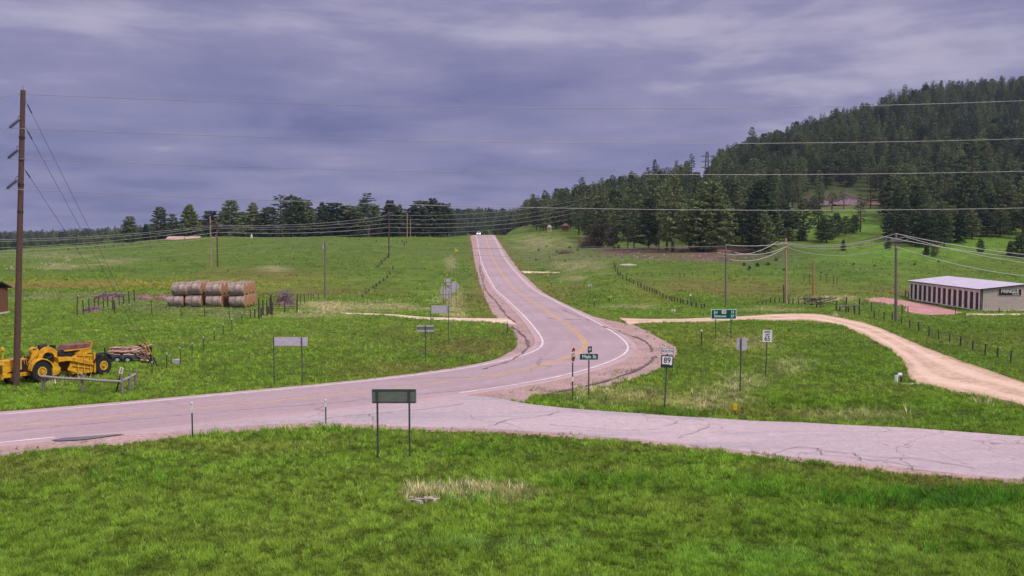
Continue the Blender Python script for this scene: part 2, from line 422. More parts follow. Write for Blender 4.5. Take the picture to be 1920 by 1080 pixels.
def asphalt(name, base, dark, crack_scale, crack_amt, patch=None, lanes=False):
    b = NB(name); v = b.obj()
    big = b.noise(b.mapping(v, (0.5, 1.0, 1), (0, 0, 0.5)), 0.09, 4, 0.55, 0.4)
    fine = b.noise(v, 9.0, 4, 0.7)
    col = b.ramp(big, [(0.35, dark), (0.62, base)])
    if patch:
        pn = b.noise(b.mapping(v, (0.10, 0.55, 1), (0, 0, 0.05)), 0.8, 5, 0.6, 0.6)
        col = b.mix(b.ramp(pn, [(0.50, 0.0), (0.62, 0.75)]), col, patch)
    col = b.mix(1.0, col, b.ramp(fine, [(0.25, 0.80), (0.75, 1.14)]), 'MULTIPLY')
    speck = b.noise(v, 2.2, 5, 0.75)
    col = b.mix(1.0, col, b.ramp(speck, [(0.3, 0.86), (0.7, 1.10)]), 'MULTIPLY')
    if lanes:
        ac = b.n('ShaderNodeAttribute', attribute_name='across').outputs['Fac']; al = b.n('ShaderNodeAttribute', attribute_name='along').outputs['Fac']
        ab = b.math('ABSOLUTE', ac); cb = b.n('ShaderNodeCombineXYZ'); b.l(b.math('MULTIPLY', ac, 2.2), cb.inputs[0]); b.l(b.math('MULTIPLY', al, 0.05), cb.inputs[1])
        st_ = b.noise(cb.outputs[0], 1.0, 5, 0.6)
        wv_ = b.math('COSINE', b.math('MULTIPLY', b.math('SUBTRACT', ab, 0.9), 3.49))
        f_ = b.math('ADD', b.math('MULTIPLY', wv_, 0.17), b.math('MULTIPLY', b.math('SUBTRACT', st_, 0.5), 1.3))
        col = b.mix(b.math('MULTIPLY', b.math('ADD', f_, 0.2, True), 0.75), col, (0.265, 0.200, 0.235))
        sh_ = b.ramp(b.math('MULTIPLY', ab, 0.2), [(0.765, 0.0), (0.79, 0.75)])
        col = b.mix(sh_, col, (0.43, 0.30, 0.31))
    vo = b.n('ShaderNodeTexVoronoi', feature='DISTANCE_TO_EDGE'); vo.inputs['Scale'].default_value = crack_scale
    wv = b.n('ShaderNodeVectorMath', operation='ADD')
    wn_ = b.n('ShaderNodeTexNoise'); wn_.inputs['Scale'].default_value = 0.6; wn_.inputs['Detail'].default_value = 4; b.l(v, wn_.inputs['Vector'])
    sc = b.n('ShaderNodeVectorMath', operation='SCALE'); sc.inputs['Scale'].default_value = 1.7; b.l(wn_.outputs['Color'], sc.inputs[0])
    b.l(v, wv.inputs[0]); b.l(sc.outputs[0], wv.inputs[1]); b.l(wv.outputs[0], vo.inputs['Vector'])
    mask = b.ramp(b.noise(v, 0.12, 3, 0.5), [(0.48, 0.0), (0.6, 1.0)])
    cr = b.ramp(vo.outputs['Distance'], [(0.0, 1.0), (0.006, 0.8), (0.014, 0.0)])
    cm = b.math('MULTIPLY', b.math('MULTIPLY', cr, mask), crack_amt)
    col = b.mix(cm, col, (0.055, 0.04, 0.045))
    b.bsdf(col, 0.8, 0, fine, 0.25, 0.01, 0.3)
    return b.m
M['asphalt'] = asphalt('highway_asphalt', (0.40, 0.295, 0.32), (0.34, 0.25, 0.272), 0.10, 0.4, None, True)
M['asphalt_old'] = asphalt('worn_side_road_asphalt', (0.46, 0.37, 0.395), (0.37, 0.295, 0.32), 0.40, 0.6, (0.33, 0.285, 0.325))
def gravel(name, c1, c2, c3, sc=5.0, ruts=None):
    b = NB(name); v = b.obj()
    f = b.noise(v, sc, 6, 0.75); g = b.noise(v, 0.35, 4, 0.6)
    col = b.ramp(f, [(0.30, c2), (0.5, c1), (0.72, c3)])
    col = b.mix(1.0, col, b.ramp(g, [(0.3, 0.75), (0.7, 1.15)]), 'MULTIPLY')
    if ruts:
        ac = b.n('ShaderNodeAttribute', attribute_name='across').outputs['Fac']; rn = b.noise(b.mapping(v, (0.25, 0.25, 1)), 1.0, 4, 0.6)
        x = b.math('ADD', ac, b.math('MULTIPLY', b.math('SUBTRACT', rn, 0.5), 0.18))
        w = b.math('COSINE', b.math('MULTIPLY', b.math('SUBTRACT', x, 0.28), 13.8))
        col = b.mix(b.math('MULTIPLY', b.math('ADD', w, 0.2, True), 0.45), col, ruts)
        e_ = b.math('ADD', b.math('ABSOLUTE', b.math('SUBTRACT', x, 0.5)), b.math('MULTIPLY', b.math('SUBTRACT', f, 0.5), 0.25))
        col = b.mix(b.ramp(e_, [(0.43, 0.0), (0.50, 0.8)]), col, (0.22, 0.18, 0.09))
    b.bsdf(col, 0.95, 0, f, 0.6, 0.03, 0.2)
    return b.m
M['gravel'] = gravel('pink_road_gravel', (0.36, 0.245, 0.235), (0.19, 0.115, 0.105), (0.52, 0.39, 0.37))
M['dirt'] = gravel('tan_dirt_track', (0.52, 0.36, 0.27), (0.36, 0.235, 0.175), (0.66, 0.50, 0.39), 2.5, (0.70, 0.54, 0.44))
M['dirt_pale'] = gravel('pale_dirt_track', (0.64, 0.48, 0.38), (0.45, 0.31, 0.24), (0.75, 0.62, 0.50), 2.5)
M['dirt_pink'] = gravel('pink_mud', (0.42, 0.215, 0.215), (0.30, 0.14, 0.14), (0.5, 0.30, 0.28), 1.0)
M['line_white'] = simple('worn_white_road_paint', (0.72, 0.67, 0.71), (0.50, 0.43, 0.46), 1.2, 0.6)
M['line_yellow'] = simple('worn_yellow_road_paint', (0.62, 0.36, 0.05), (0.42, 0.24, 0.08), 1.2, 0.6)
M['crack'] = simple('tar_seal', (0.15, 0.105, 0.115), (0.10, 0.07, 0.08), 1.2, 0.8)
M['skid'] = simple('tyre_rubber_stain', (0.19, 0.15, 0.18), None, 1.2, 0.6)
b = NB('puddle_water'); b.bsdf((0.10, 0.075, 0.085), 0.04, 0, None, spec=1.0); M['puddle'] = b.m
def bale_mat(name, c1, c2, ring=False):
    b = NB(name); v = b.obj()
    if ring:
        w = b.n('ShaderNodeTexWave', wave_type='RINGS', rings_direction='X'); w.inputs['Scale'].default_value = 2.6; w.inputs['Distortion'].default_value = 3.5; w.inputs['Detail'].default_value = 3
        b.l(v, w.inputs['Vector']); f = w.outputs['Fac']
        f = b.math('ADD', b.math('MULTIPLY', f, 0.5), b.math('MULTIPLY', b.noise(v, 7, 4, 0.7), 0.5))
    else:
        f = b.math('ADD', b.math('MULTIPLY', b.noise(b.mapping(v, (14, 1.5, 1.5)), 1.0, 4, 0.7), 0.5), b.math('MULTIPLY', b.noise(v, 3.0, 4, 0.6), 0.5))
    col = b.ramp(f, [(0.36, c2), (0.62, c1)])
    b.bsdf(col, 0.95, 0, f, 0.7, 0.06, 0.15)
    return b.m
M['bale'] = bale_mat('weathered_hay', (0.44, 0.35, 0.31), (0.13, 0.085, 0.08))
M['bale_end'] = bale_mat('orange_hay_end', (0.50, 0.28, 0.14), (0.22, 0.11, 0.06), True)

# ------------------------------------------------------------------ mesh helpers
class MB:
    def __init__(s): s.v = []; s.f = []
    def add(s, vs, fs):
        o = len(s.v); s.v += [tuple(p) for p in vs]; s.f += [tuple(i + o for i in f) for f in fs]; return s
    def box(s, c, d, rz=0.0, m=None, taper=1.0):
        x, y, z = d[0] / 2, d[1] / 2, d[2] / 2
        vs = [Vector((sx * x * (taper if sz > 0 else 1), sy * y * (taper if sz > 0 else 1), sz * z)) for sz in (-1, 1) for sx, sy in ((-1, -1), (1, -1), (1, 1), (-1, 1))]
        R = m if m is not None else Matrix.Rotation(rz, 3, 'Z')
        c = Vector(c); vs = [R @ p + c for p in vs]
        return s.add(vs, [(3, 2, 1, 0), (4, 5, 6, 7), (0, 1, 5, 4), (1, 2, 6, 5), (2, 3, 7, 6), (3, 0, 4, 7)])
    def tube(s, pts, r, n=6, caps=True):
        pts = [Vector(p) for p in pts]; rs = r if isinstance(r, (list, tuple)) else [r] * len(pts)
        o = len(s.v); N = len(pts)
        for i, p in enumerate(pts):
            t = (pts[min(i + 1, N - 1)] - pts[max(i - 1, 0)]).normalized()
            a = t.cross(Vector((0, 0, 1)) if abs(t.z) < 0.9 else Vector((1, 0, 0))).normalized(); b = t.cross(a)
            for k in range(n):
                an = 2 * pi * k / n; s.v.append(tuple(p + (a * cos(an) + b * sin(an)) * rs[i]))
        for i in range(N - 1):
            for k in range(n):
                k2 = (k + 1) % n
                s.f.append((o + i * n + k, o + i * n + k2, o + (i + 1) * n + k2, o + (i + 1) * n + k))
        if caps:
            s.f.append(tuple(o + k for k in reversed(range(n)))); s.f.append(tuple(o + (N - 1) * n + k for k in range(n)))
        return s
    def bar(s, a, b, w, h=None):
        """square bar from a to b"""
        a = Vector(a); b = Vector(b); h = h or w; t = (b - a); L = t.length; t.normalize()
        up = Vector((0, 0, 1)) if abs(t.z) < 0.95 else Vector((0, 1, 0))
        x = t.cross(up).normalized(); y = x.cross(t)
        m = Matrix((x, t, y)).transposed()
        return s.box((a + b) / 2, (w, L, h), m=m)
    def prism(s, poly, y0, y1, axis='y'):
        """polygon in the xz plane given thickness along y"""
        n = len(poly); o = len(s.v)
        for yy in (y0, y1):
            for (a, c) in poly:
                s.v.append((a, yy, c) if axis == 'y' else ((yy, a, c) if axis == 'x' else (a, c, yy)))
        s.f.append(tuple(o + i for i in range(n))); s.f.append(tuple(o + n + i for i in reversed(range(n))))
        for i in range(n):
            j = (i + 1) % n; s.f.append((o + i, o + n + i, o + n + j, o + j))
        return s
    def ring(s, c, r0, r1, y0, y1, a0=0.0, a1=2 * pi, n=28):
        """annulus (or arch) in the xz plane"""
        full = abs(a1 - a0 - 2 * pi) < 1e-6; o = len(s.v); N = n if full else n + 1
        for i in range(N):
            an = a0 + (a1 - a0) * i / n
            for r, yy in ((r0, y0), (r1, y0), (r1, y1), (r0, y1)):
                s.v.append((c[0] + r * cos(an), c[1] + yy, c[2] + r * sin(an)))
        for i in range(n):
            j = (i + 1) % N
            for k in range(4):
                s.f.append((o + i * 4 + k, o + i * 4 + (k + 1) % 4, o + j * 4 + (k + 1) % 4, o + j * 4 + k))
        if not full:
            s.f.append((o, o + 1, o + 2, o + 3)); e = o + n * 4; s.f.append((e + 3, e + 2, e + 1, e))
        return s
    def mesh(s, name):
        me = bpy.data.meshes.new(name); me.from_pydata(s.v, [], s.f); me.update()
        return me
def link(name, me, mat, parent=None):
    o = bpy.data.objects.new(name, me); COL.objects.link(o)
    if mat is not None and not me.materials: me.materials.append(mat)
    if parent is not None: o.parent = parent
    return o
def smooth(o, ang=40):
    me = o.data
    me.polygons.foreach_set('use_smooth', [True] * len(me.polygons))
    try: me.set_sharp_from_angle(angle=radians(ang))
    except Exception: pass
    return o
def obj(name, mb, mat, parent=None, sm=False):
    o = link(name, mb.mesh(name), mat, parent)
    if sm: smooth(o)
    return o
def tag(o, label, cat, group=None):
    o['label'] = label; o['category'] = cat
    if group: o['group'] = group
    return o
def thing(name, label, cat, loc=(0, 0, 0), rz=0.0, group=None, tilt=None):
    o = bpy.data.objects.new(name, None); COL.objects.link(o); o.empty_display_size = 0.3
    o.location = loc; o.rotation_euler = (tilt[0], tilt[1], rz) if tilt else (0, 0, rz)
    return tag(o, label, cat, group)
def copy_tree(o, parent=None):
    c = o.copy(); COL.objects.link(c)
    if parent is not None: c.parent = parent
    for ch in list(o.children): copy_tree(ch, c)
    return c
def setting(o, kind='structure'):
    o['kind'] = kind; return o
def text(name, body, size, mat, parent, loc, rot=(pi / 2, 0, 0), bold=0.012, xs=1.0, ext=0.004):
    cu = bpy.data.curves.new(name, 'FONT'); cu.body = body; cu.size = size; cu.align_x = 'CENTER'; cu.align_y = 'CENTER'
    cu.offset = bold * size; cu.extrude = ext; cu.resolution_u = 3
    t = bpy.data.objects.new(name, cu); COL.objects.link(t)
    bpy.context.view_layer.update()
    me = bpy.data.meshes.new_from_object(t.evaluated_get(bpy.context.evaluated_depsgraph_get()))
    bpy.data.objects.remove(t); bpy.data.curves.remove(cu)
    me.name = name
    me.materials.clear(); me.materials.append(mat)
    o = bpy.data.objects.new(name, me); COL.objects.link(o); o.parent = parent; o.location = loc; o.rotation_euler = rot; o.scale = (xs, 1, 1)
    return o

# ------------------------------------------------------------------ strips: gravel, side road, tracks
def edge(pts, n, z=0.0, world=False):
    """resample a list of ground pixels (or x, y points) to n world points"""
    w = [Vector((p[0], p[1], 0)) for p in pts] if world else [Vector((*G(*p)[:2], 0)) for p in pts]
    w = catmull(w, 8) if len(w) > 2 else w
    L = [0]
    for a, b in zip(w[:-1], w[1:]): L.append(L[-1] + (b - a).length)
    out = []; j = 0
    for i in range(n):
        t = L[-1] * i / (n - 1)
        while j < len(w) - 2 and L[j + 1] < t: j += 1
        k = (t - L[j]) / max(L[j + 1] - L[j], 1e-6); out.append(w[j].lerp(w[j + 1], min(max(k, 0), 1)))
    return out
POLYS = []          # footprints where the turf is cut away
def strip_mesh(name, A, B, mat, dz, across=6, wob=0.25, drop=True, wseed=1, carve=True):
    n = len(A); pts = []
    for i in range(n):
        a, b = A[i].copy(), B[i].copy(); d = (b - a); L = d.length; d.normalize() if L > 1e-6 else None
        wa = (float(fbm(a.x, a.y, 1.6, wseed)[()] if hasattr(fbm(a.x, a.y, 1.6, wseed), 'shape') else fbm(a.x, a.y, 1.6, wseed)) - 0.5) * 2 * wob
        wb = (float(fbm(b.x, b.y, 1.6, wseed + 5)) - 0.5) * 2 * wob
        a = a + d * wa; b = b + d * wb
        pts.append((a, b))
    mb = MB(); row = across + 1 + (2 if drop else 0)
    xs = []; 
    for (a, b) in pts:
        d = (b - a).normalized() if (b - a).length > 1e-6 else Vector((1, 0, 0))
        if drop: xs.append(a - d * 0.5)
        for k in range(across + 1): xs.append(a.lerp(b, k / across))
        if drop: xs.append(b + d * 0.5)
    zz = zsurf([p.x for p in xs], [p.y for p in xs])
    for i, p in enumerate(xs):
        k = i % row; e = drop and (k == 0 or k == row - 1)
        mb.v.append((p.x, p.y, zz[i] + (dz if not e else -0.25)))
    for i in range(n - 1):
        for k in range(row - 1):
            q = i * row + k; mb.f.append((q, q + 1, q + row + 1, q + row))
    me = mb.mesh(name)
    at = me.attributes.new('across', 'FLOAT', 'POINT'); at.data.foreach_set('value', [min(max((i % row - (1 if drop else 0)) / across, 0), 1) for i in range(len(xs))])
    # face up
    if len(me.polygons) and sum(p.normal.z for p in me.polygons) < 0:
        me.flip_normals()
    if carve: POLYS.append(np.array([(a.x, a.y) for a, b in pts] + [(b.x, b.y) for a, b in reversed(pts)]))
    return link(name, me, mat)

# gravel beside the highway: one ribbon on the highway's stations, its outer edges read off the photograph
LEFT_EDGE = [(-60,778),(0,772),(240,753),(480,733),(700,713),(850,694),(935,672),(972,648),(966,622),(948,606),(926,590),(908,551),(893,503),(886,462),(882.5,442.5)]
RIGHT_EDGE = [(927,442.5),(944,466),(972,505),(1008,540),(1058,570),(1108,592),(1150,602),(1190,609),(1240,636),(1272,656),(1240,690),(1150,720),(1080,733),(1010,743),(960,745),(890,742)]
LE = [G(*p) for p in LEFT_EDGE]; RE = [G(*p) for p in RIGHT_EDGE]
def cross_dist(c, n, poly, maxd):
    best = None
    for a, b in zip(poly[:-1], poly[1:]):
        dx, dy = b.x - a.x, b.y - a.y
        det = n.x * (-dy) + n.y * dx
        if abs(det) < 1e-9: continue
        t = ((a.x - c.x) * (-dy) + (a.y - c.y) * dx) / det
        s = (n.x * (a.y - c.y) - n.y * (a.x - c.x)) / det
        if 0 <= s <= 1 and 3.6 < t < maxd:
            if best is None or t < best: best = t
    return best
HW = 3.66
NST = len(cl)
tang = [(cl[min(i + 1, NST - 1)] - cl[max(i - 1, 0)]).to_2d().normalized() for i in range(NST)]
norL = [Vector((-t.y, t.x, 0)) for t in tang]      # to the left of travel (away from the camera on the near leg)
wl, wr = [], []
for i in range(NST):
    wl.append(cross_dist(cl[i], norL[i], LE, 9.0)); wr.append(cross_dist(cl[i], -norL[i], RE, 14.0))
def fill(w, default):
    out = [default if x is None else x for x in w]
    for _ in range(3): out = [out[0]] + [(out[i - 1] + 2 * out[i] + out[i + 1]) / 4 for i in range(1, len(out) - 1)] + [out[-1]]
    return out
wl = fill(wl, 5.4); wr = fill(wr, 5.4)
def ribbon(name, i0, i1, offs, dz, mat, skirt=0.0, parent=None):
    mb = MB(); row = len(offs(i0))
    for i in range(i0, i1):
        o = offs(i)
        for k, (w, h) in enumerate(o):
            p = cl[i] + norL[i] * w; mb.v.append((p.x, p.y, cl[i].z + dz + h))
    m = i1 - i0
    for i in range(m - 1):
        for k in range(row - 1):
            q = i * row + k; mb.f.append((q, q + row, q + row + 1, q + 1))
    me = mb.mesh(name)
    if sum(p.normal.z for p in me.polygons) < 0: me.flip_normals()
    at = me.attributes.new('across', 'FLOAT', 'POINT'); at.data.foreach_set('value', [w for i in range(i0, i1) for (w, h) in offs(i)])
    at = me.attributes.new('along', 'FLOAT', 'POINT'); at.data.foreach_set('value', [i * 1.5 for i in range(i0, i1) for _ in range(row)])
    return link(name, me, mat, parent)
def gofs(i):
    p = cl[i]
    a = wl[i] + (float(fbm(p.x, p.y, 3.0, 3)) - 0.5) * 0.7; b_ = wr[i] + (float(fbm(p.x, p.y, 3.0, 9)) - 0.5) * 0.7
    return [(-b_ - 0.6, -0.3), (-b_, -0.01), (-b_ * 0.5 - 2, 0), (0, 0), (a * 0.5 + 2, 0), (a, -0.01), (a + 0.6, -0.3)]
setting(ribbon('road_gravel', 0, NST, gofs, 0.0, M['gravel']))
POLYS.append(np.array([((cl[i] + norL[i] * (wl[i] + 0.1)).x, (cl[i] + norL[i] * (wl[i] + 0.1)).y) for i in range(NST)] +
                      [((cl[i] - norL[i] * (wr[i] + 0.1)).x, (cl[i] - norL[i] * (wr[i] + 0.1)).y) for i in reversed(range(NST))]))
EDGE_W = 4.35
setting(ribbon('road', 0, NST, lambda i: [(-EDGE_W - 0.05, -0.06), (-EDGE_W, 0), (0, 0.0), (EDGE_W, 0), (EDGE_W + 0.05, -0.06)], 0.045, M['asphalt']))
# painted lines
def idx_at(px, py):
    g = G(px, py); return int(((CLX[:, 0] - g.x) ** 2 + (CLX[:, 1] - g.y) ** 2).argmin())
LW = 0.088
iA = idx_at(160, 815); iB = idx_at(866, 737); iY = idx_at(912, 708)
setting(ribbon('road_line', 0, NST, lambda i: [(HW - LW, 0), (HW + LW, 0)], 0.049, M['line_white']))
setting(ribbon('road_line', 0, iA, lambda i: [(-HW - LW, 0), (-HW + LW, 0)], 0.049, M['line_white']))
setting(ribbon('road_line', iB, NST, lambda i: [(-HW - LW, 0), (-HW + LW, 0)], 0.049, M['line_white']))
setting(ribbon('road_line', 0, NST, lambda i: [(0.07, 0), (0.20, 0)], 0.049, M['line_yellow']))
setting(ribbon('road_line', iY, NST, lambda i: [(-0.20, 0), (-0.07, 0)], 0.049, M['line_yellow']))
# polished wheel tracks are slightly darker
def seal(path, w=0.05, seed=0, dz=0.052, mat=None):
    """a tar-sealed crack wandering over the road"""
    r = random.Random(seed); pts = catmull([Vector((*G(*p)[:2], 0)) for p in path], 7); mb = MB()
    zz = zsurf([p.x for p in pts], [p.y for p in pts])
    for i, p in enumerate(pts):
        t = (pts[min(i + 1, len(pts) - 1)] - pts[max(i - 1, 0)]).normalized(); n = Vector((-t.y, t.x, 0))
        o = n * r.uniform(-0.10, 0.10); ww = w * (0.30 if w < 0.09 else 0.8) * r.uniform(0.3, 1.5)
        for s in (-1, 1):
            q = p + o + n * ww * s; mb.v.append((q.x, q.y, zz[i] + dz))
    for i in range(len(pts) - 1):
        mb.f.append((2 * i, 2 * i + 1, 2 * i + 3, 2 * i + 2))
    me = mb.mesh('road_crack')
    if sum(p.normal.z for p in me.polygons) < 0: me.flip_normals()
    return setting(link('road_crack', me, mat or M['crack']))

# side road in front, from the right into the highway
NEAR = [(2300,942),(1920,899),(1700,878),(1500,858),(1200,824),(960,807),(780,800),(620,794),(480,797),(330,809),(180,820)]
FAR = [(2300,846),(1920,819),(1700,803),(1400,788),(1200,776),(1080,767),(985,757),(880,738),(700,744),(480,768),(240,792)]
ea, eb = edge(NEAR, 90), edge(FAR, 90)
setting(strip_mesh('side_road', ea, eb, M['asphalt_old'], 0.02, 10, 0.16, True, 4))
# gravel along the near edge of the pavement
ga = edge([(2300,960),(1920,909),(1500,866),(1200,830),(960,812),(700,804),(560,802),(360,818),(200,836),(60,848),(0,856),(-120,868)], 100)
gb = edge([(2300,930),(1920,890),(1500,850),(1200,817),(960,800),(780,792),(600,786),(430,792),(240,806),(120,818),(0,828),(-120,838)], 100)
setting(strip_mesh('road_gravel', ga, gb, M['gravel'], 0.006, 4, 0.30, True, 8))
# gravel wedge between the two roads
wa = edge([(868,741),(925,746),(985,754)], 14); wb = edge([(900,733),(955,731),(1000,739)], 14)
setting(strip_mesh('road_gravel', wa, wb, M['gravel'], 0.028, 4, 0.12, True, 12))
# puddle lying on the gravel
pa = edge([(96,826.6),(120,827),(150,825.5),(180,822),(212,817.6),(236,814.8)], 24); pb = edge([(97,826.5),(118,823),(145,820.5),(185,817.5),(215,815.5),(237,814.6)], 24)
pz = strip_mesh('puddle_water', pa, pb, M['puddle'], 0.050, 3, 0.22, False, 3, False); setting(pz)
# dirt tracks
da = edge([(1160,596),(1230,598),(1300,597),(1400,592.5),(1480,588),(1530,588.5),(1560,593),(1623,606),(1680,628),(1780,669),(1859,697),(1920,717),(2060,766)], 90)
db = edge([(1180,609),(1230,605),(1300,603),(1400,600.5),(1460,601),(1520,601),(1560,606),(1601,621),(1654,647),(1694,678),(1711,713),(1749,726),(1812,740),(1875,752),(2060,800)], 90)
setting(strip_mesh('dirt_track', da, db, M['dirt'], 0.015, 8, 0.42, True, 6))
da = edge([(640,586),(720,588.5),(800,594.5),(900,597),(955,597)], 40); db = edge([(640,588),(720,591.5),(800,599),(900,603),(968,608)], 40)
setting(strip_mesh('dirt_track', da, db, M['dirt_pale'], 0.010, 3, 0.18, True, 7))
da = edge([(976,508.5),(1010,509.5),(1050,510.5)], 14); db = edge([(982,512),(1010,511.5),(1050,511.5)], 14)
setting(strip_mesh('dirt_track', da, db, M['dirt_pale'], 0.05, 2, 0.1, True, 7))
# bare pink ground by the storage units
da = edge([(1626,560.5),(1680,561),(1730,569),(1770,578),(1805,586)], 30); db = edge([(1630,566),(1665,570),(1700,576),(1715,587),(1800,588.5)], 30)
setting(strip_mesh('bare_ground', da, db, M['dirt_pink'], 0.02, 5, 0.3, True, 7))
da = edge([(1812,588),(1870,588.5),(1940,588),(2040,588)], 20); db = edge([(1812,590.5),(1870,591),(1940,591),(2040,591)], 20)
setting(strip_mesh('bare_ground', da, db, M['dirt_pale'], 0.02, 2, 0.1, True, 9))
# bleached track up the middle of the far pasture bank
for path, w, sd in ([(0,812),(160,797),(330,781),(480,768),(620,757),(740,744),(850,735),(960,722),(1040,712)], 0.06, 1), \
        ([(550,800),(620,785),(700,777),(800,768),(870,758)], 0.05, 2), ([(1012,742),(1050,735),(1110,722),(1170,704),(1215,684),(1228,668)], 0.14, 3), \
        ([(1150,622),(1190,632),(1215,645),(1222,660)], 0.10, 4), ([(690,778),(700,786),(703,796)], 0.05, 5), \
        ([(918,800),(960,787),(1000,784),(1050,774)], 0.06, 6), ([(1240,800),(1262,796),(1290,786),(1320,790)], 0.05, 7), \
        ([(1270,822),(1300,812),(1330,800)], 0.05, 8), ([(960,612),(985,634),(990,652),(960,676),(905,694)], 0.13, 9), \
        ([(905,535),(930,566),(950,592),(968,606)], 0.16, 10), ([(898,498),(903,520),(912,545)], 0.14, 11), \
        ([(892,445),(897,470),(901,500),(908,522)], 0.12, 12), ([(1056,582),(1100,600),(1140,616),(1165,622)], 0.12, 13), \
        ([(900,488),(935,488.5),(963,489)], 0.10, 14), ([(893,463),(915,463),(936,463.5)], 0.10, 15), \
        ([(1020,597),(1060,599),(1090,600)], 0.18, 16), ([(938,549.5),(965,549.6),(990,550)], 0.18, 17), \
        ([(1430,860),(1500,840),(1560,848),(1640,858),(1720,862),(1830,880)], 0.05, 18), ([(1500,850),(1570,856),(1660,868),(1740,880)], 0.05, 19), \
        ([(1530,842),(1545,856)], 0.05, 20), ([(1600,850),(1625,872)], 0.05, 21), ([(1690,860),(1712,884)], 0.05, 22), ([(880,780),(900,790),(950,795),(980,805)], 0.04, 23), \
        ([(1030,797),(1100,803),(1180,808),(1240,806)], 0.04, 24):
    seal(path, w, sd)

# ------------------------------------------------------------------ colours of the land
def in_poly(x, y, poly):
    m = (x > poly[:, 0].min()) & (x < poly[:, 0].max()) & (y > poly[:, 1].min()) & (y < poly[:, 1].max())
    out = np.zeros(len(x), bool); idx = np.nonzero(m)[0]
    if not len(idx): return out
    xx, yy = x[idx], y[idx]; c = np.zeros(len(idx), bool); n = len(poly); j = n - 1
    for i in range(n):
        xi, yi = poly[i]; xj, yj = poly[j]
        if yi != yj:
            k = ((yi > yy) != (yj > yy)) & (xx < (xj - xi) * (yy - yi) / (yj - yi) + xi); c ^= k
        j = i
    out[idx] = c; return out
def on_pavement(x, y):
    r = np.zeros(len(x), bool)
    for p in POLYS: r |= in_poly(x, y, p)
    return r
# (px, py, rx, ry, amount, colour)
YEL, BRN, TAN, PUR, DKG, BRG, GRY = (0.26, 0.23, 0.045), (0.19, 0.13, 0.055), (0.44, 0.37, 0.22), (0.20, 0.12, 0.11), (0.045, 0.13, 0.03), (0.16, 0.33, 0.04), (0.22, 0.20, 0.13)
PATCH = [
 (180,533,330,11,0.75,YEL),(480,528,160,22,0.5,YEL),(140,537,190,4,0.5,BRN),(480,512,120,8,0.45,BRN),(640,545,120,8,0.5,BRN),(430,552,300,6,0.45,BRN),
 (90,553,150,6,0.5,GRY),(240,570,110,12,0.35,GRY),(400,583,130,9,0.5,GRY),(680,575,160,12,0.5,TAN),(560,590,120,7,0.4,TAN),(600,572,60,8,0.4,TAN),
 (925,560,30,50,0.45,BRN),(880,570,40,30,0.4,BRN),(850,575,26,30,0.55,TAN),(845,490,12,16,0.4,TAN),(790,640,120,20,0.2,BRN),(870,655,90,18,0.5,BRN),(760,692,140,12,0.35,BRN),
 (120,500,60,8,0.45,TAN),(215,490,60,6,0.35,TAN),(100,480,80,6,0.3,TAN),(515,503,34,6,0.5,TAN),(905,470,20,18,0.35,BRN),
 (1060,480,110,25,0.35,GRY),(1010,455,60,16,0.45,TAN),(1080,500,60,12,0.4,TAN),(1075,522,30,6,0.5,TAN),(1180,575,45,5,0.5,TAN),(1230,560,60,14,0.25,YEL),(1060,545,60,20,0.35,BRN),
 (1430,545,220,20,0.45,BRN),(1300,535,110,18,0.35,BRN),(1560,562,90,7,0.6,TAN),(1690,545,90,8,0.5,BRN),(1450,580,60,5,0.5,TAN),
 (1350,745,75,22,0.42,TAN),(1400,715,50,22,0.32,TAN),(1290,755,60,14,0.3,TAN),(1480,690,45,25,0.2,TAN),(1230,745,80,15,0.35,BRN),(1400,645,60,20,0.3,TAN),(1620,778,120,12,0.25,TAN),
 (1400,775,160,8,0.35,BRN),(1310,474,190,13,0.95,PUR),(1180,472,60,8,0.6,PUR),(1390,486,120,11,0.6,PUR),(1560,378,110,14,0.7,PUR),(1480,478,90,14,0.45,DKG),(1420,492,60,8,0.4,DKG),
 (1560,420,110,22,0.6,BRG),(1800,460,160,26,0.6,BRG),(1560,500,140,20,0.3,DKG),(1890,345,40,40,0.6,PUR),(1640,480,140,20,0.4,BRG),(1480,425,40,10,0.5,TAN),
 (1080,880,240,16,0.12,BRN),(60,885,160,26,0.28,BRN),(1560,880,330,14,0.35,BRN),(1800,905,160,10,0.5,BRN),(400,840,240,12,0.2,BRN),(1250,845,260,10,0.25,BRN),(840,818,300,7,0.2,BRN),
 (860,925,110,18,0.5,TAN),(1750,935,220,18,0.7,DKG),(1300,955,180,24,0.12,BRN),(500,1010,260,26,0.10,BRN),(900,1020,260,18,0.25,(0.13,0.25,0.09)),(1500,1040,300,26,0.2,(0.10,0.24,0.05)),
 (1350,640,140,30,0.25,YEL),(1800,640,150,30,0.2,BRN),(1700,480,60,8,0.4,BRG),(1150,740,120,20,0.25,TAN),
]
G1, G2, G3 = np.array((0.100, 0.178, 0.022)), np.array((0.132, 0.222, 0.027)), np.array((0.168, 0.225, 0.036))
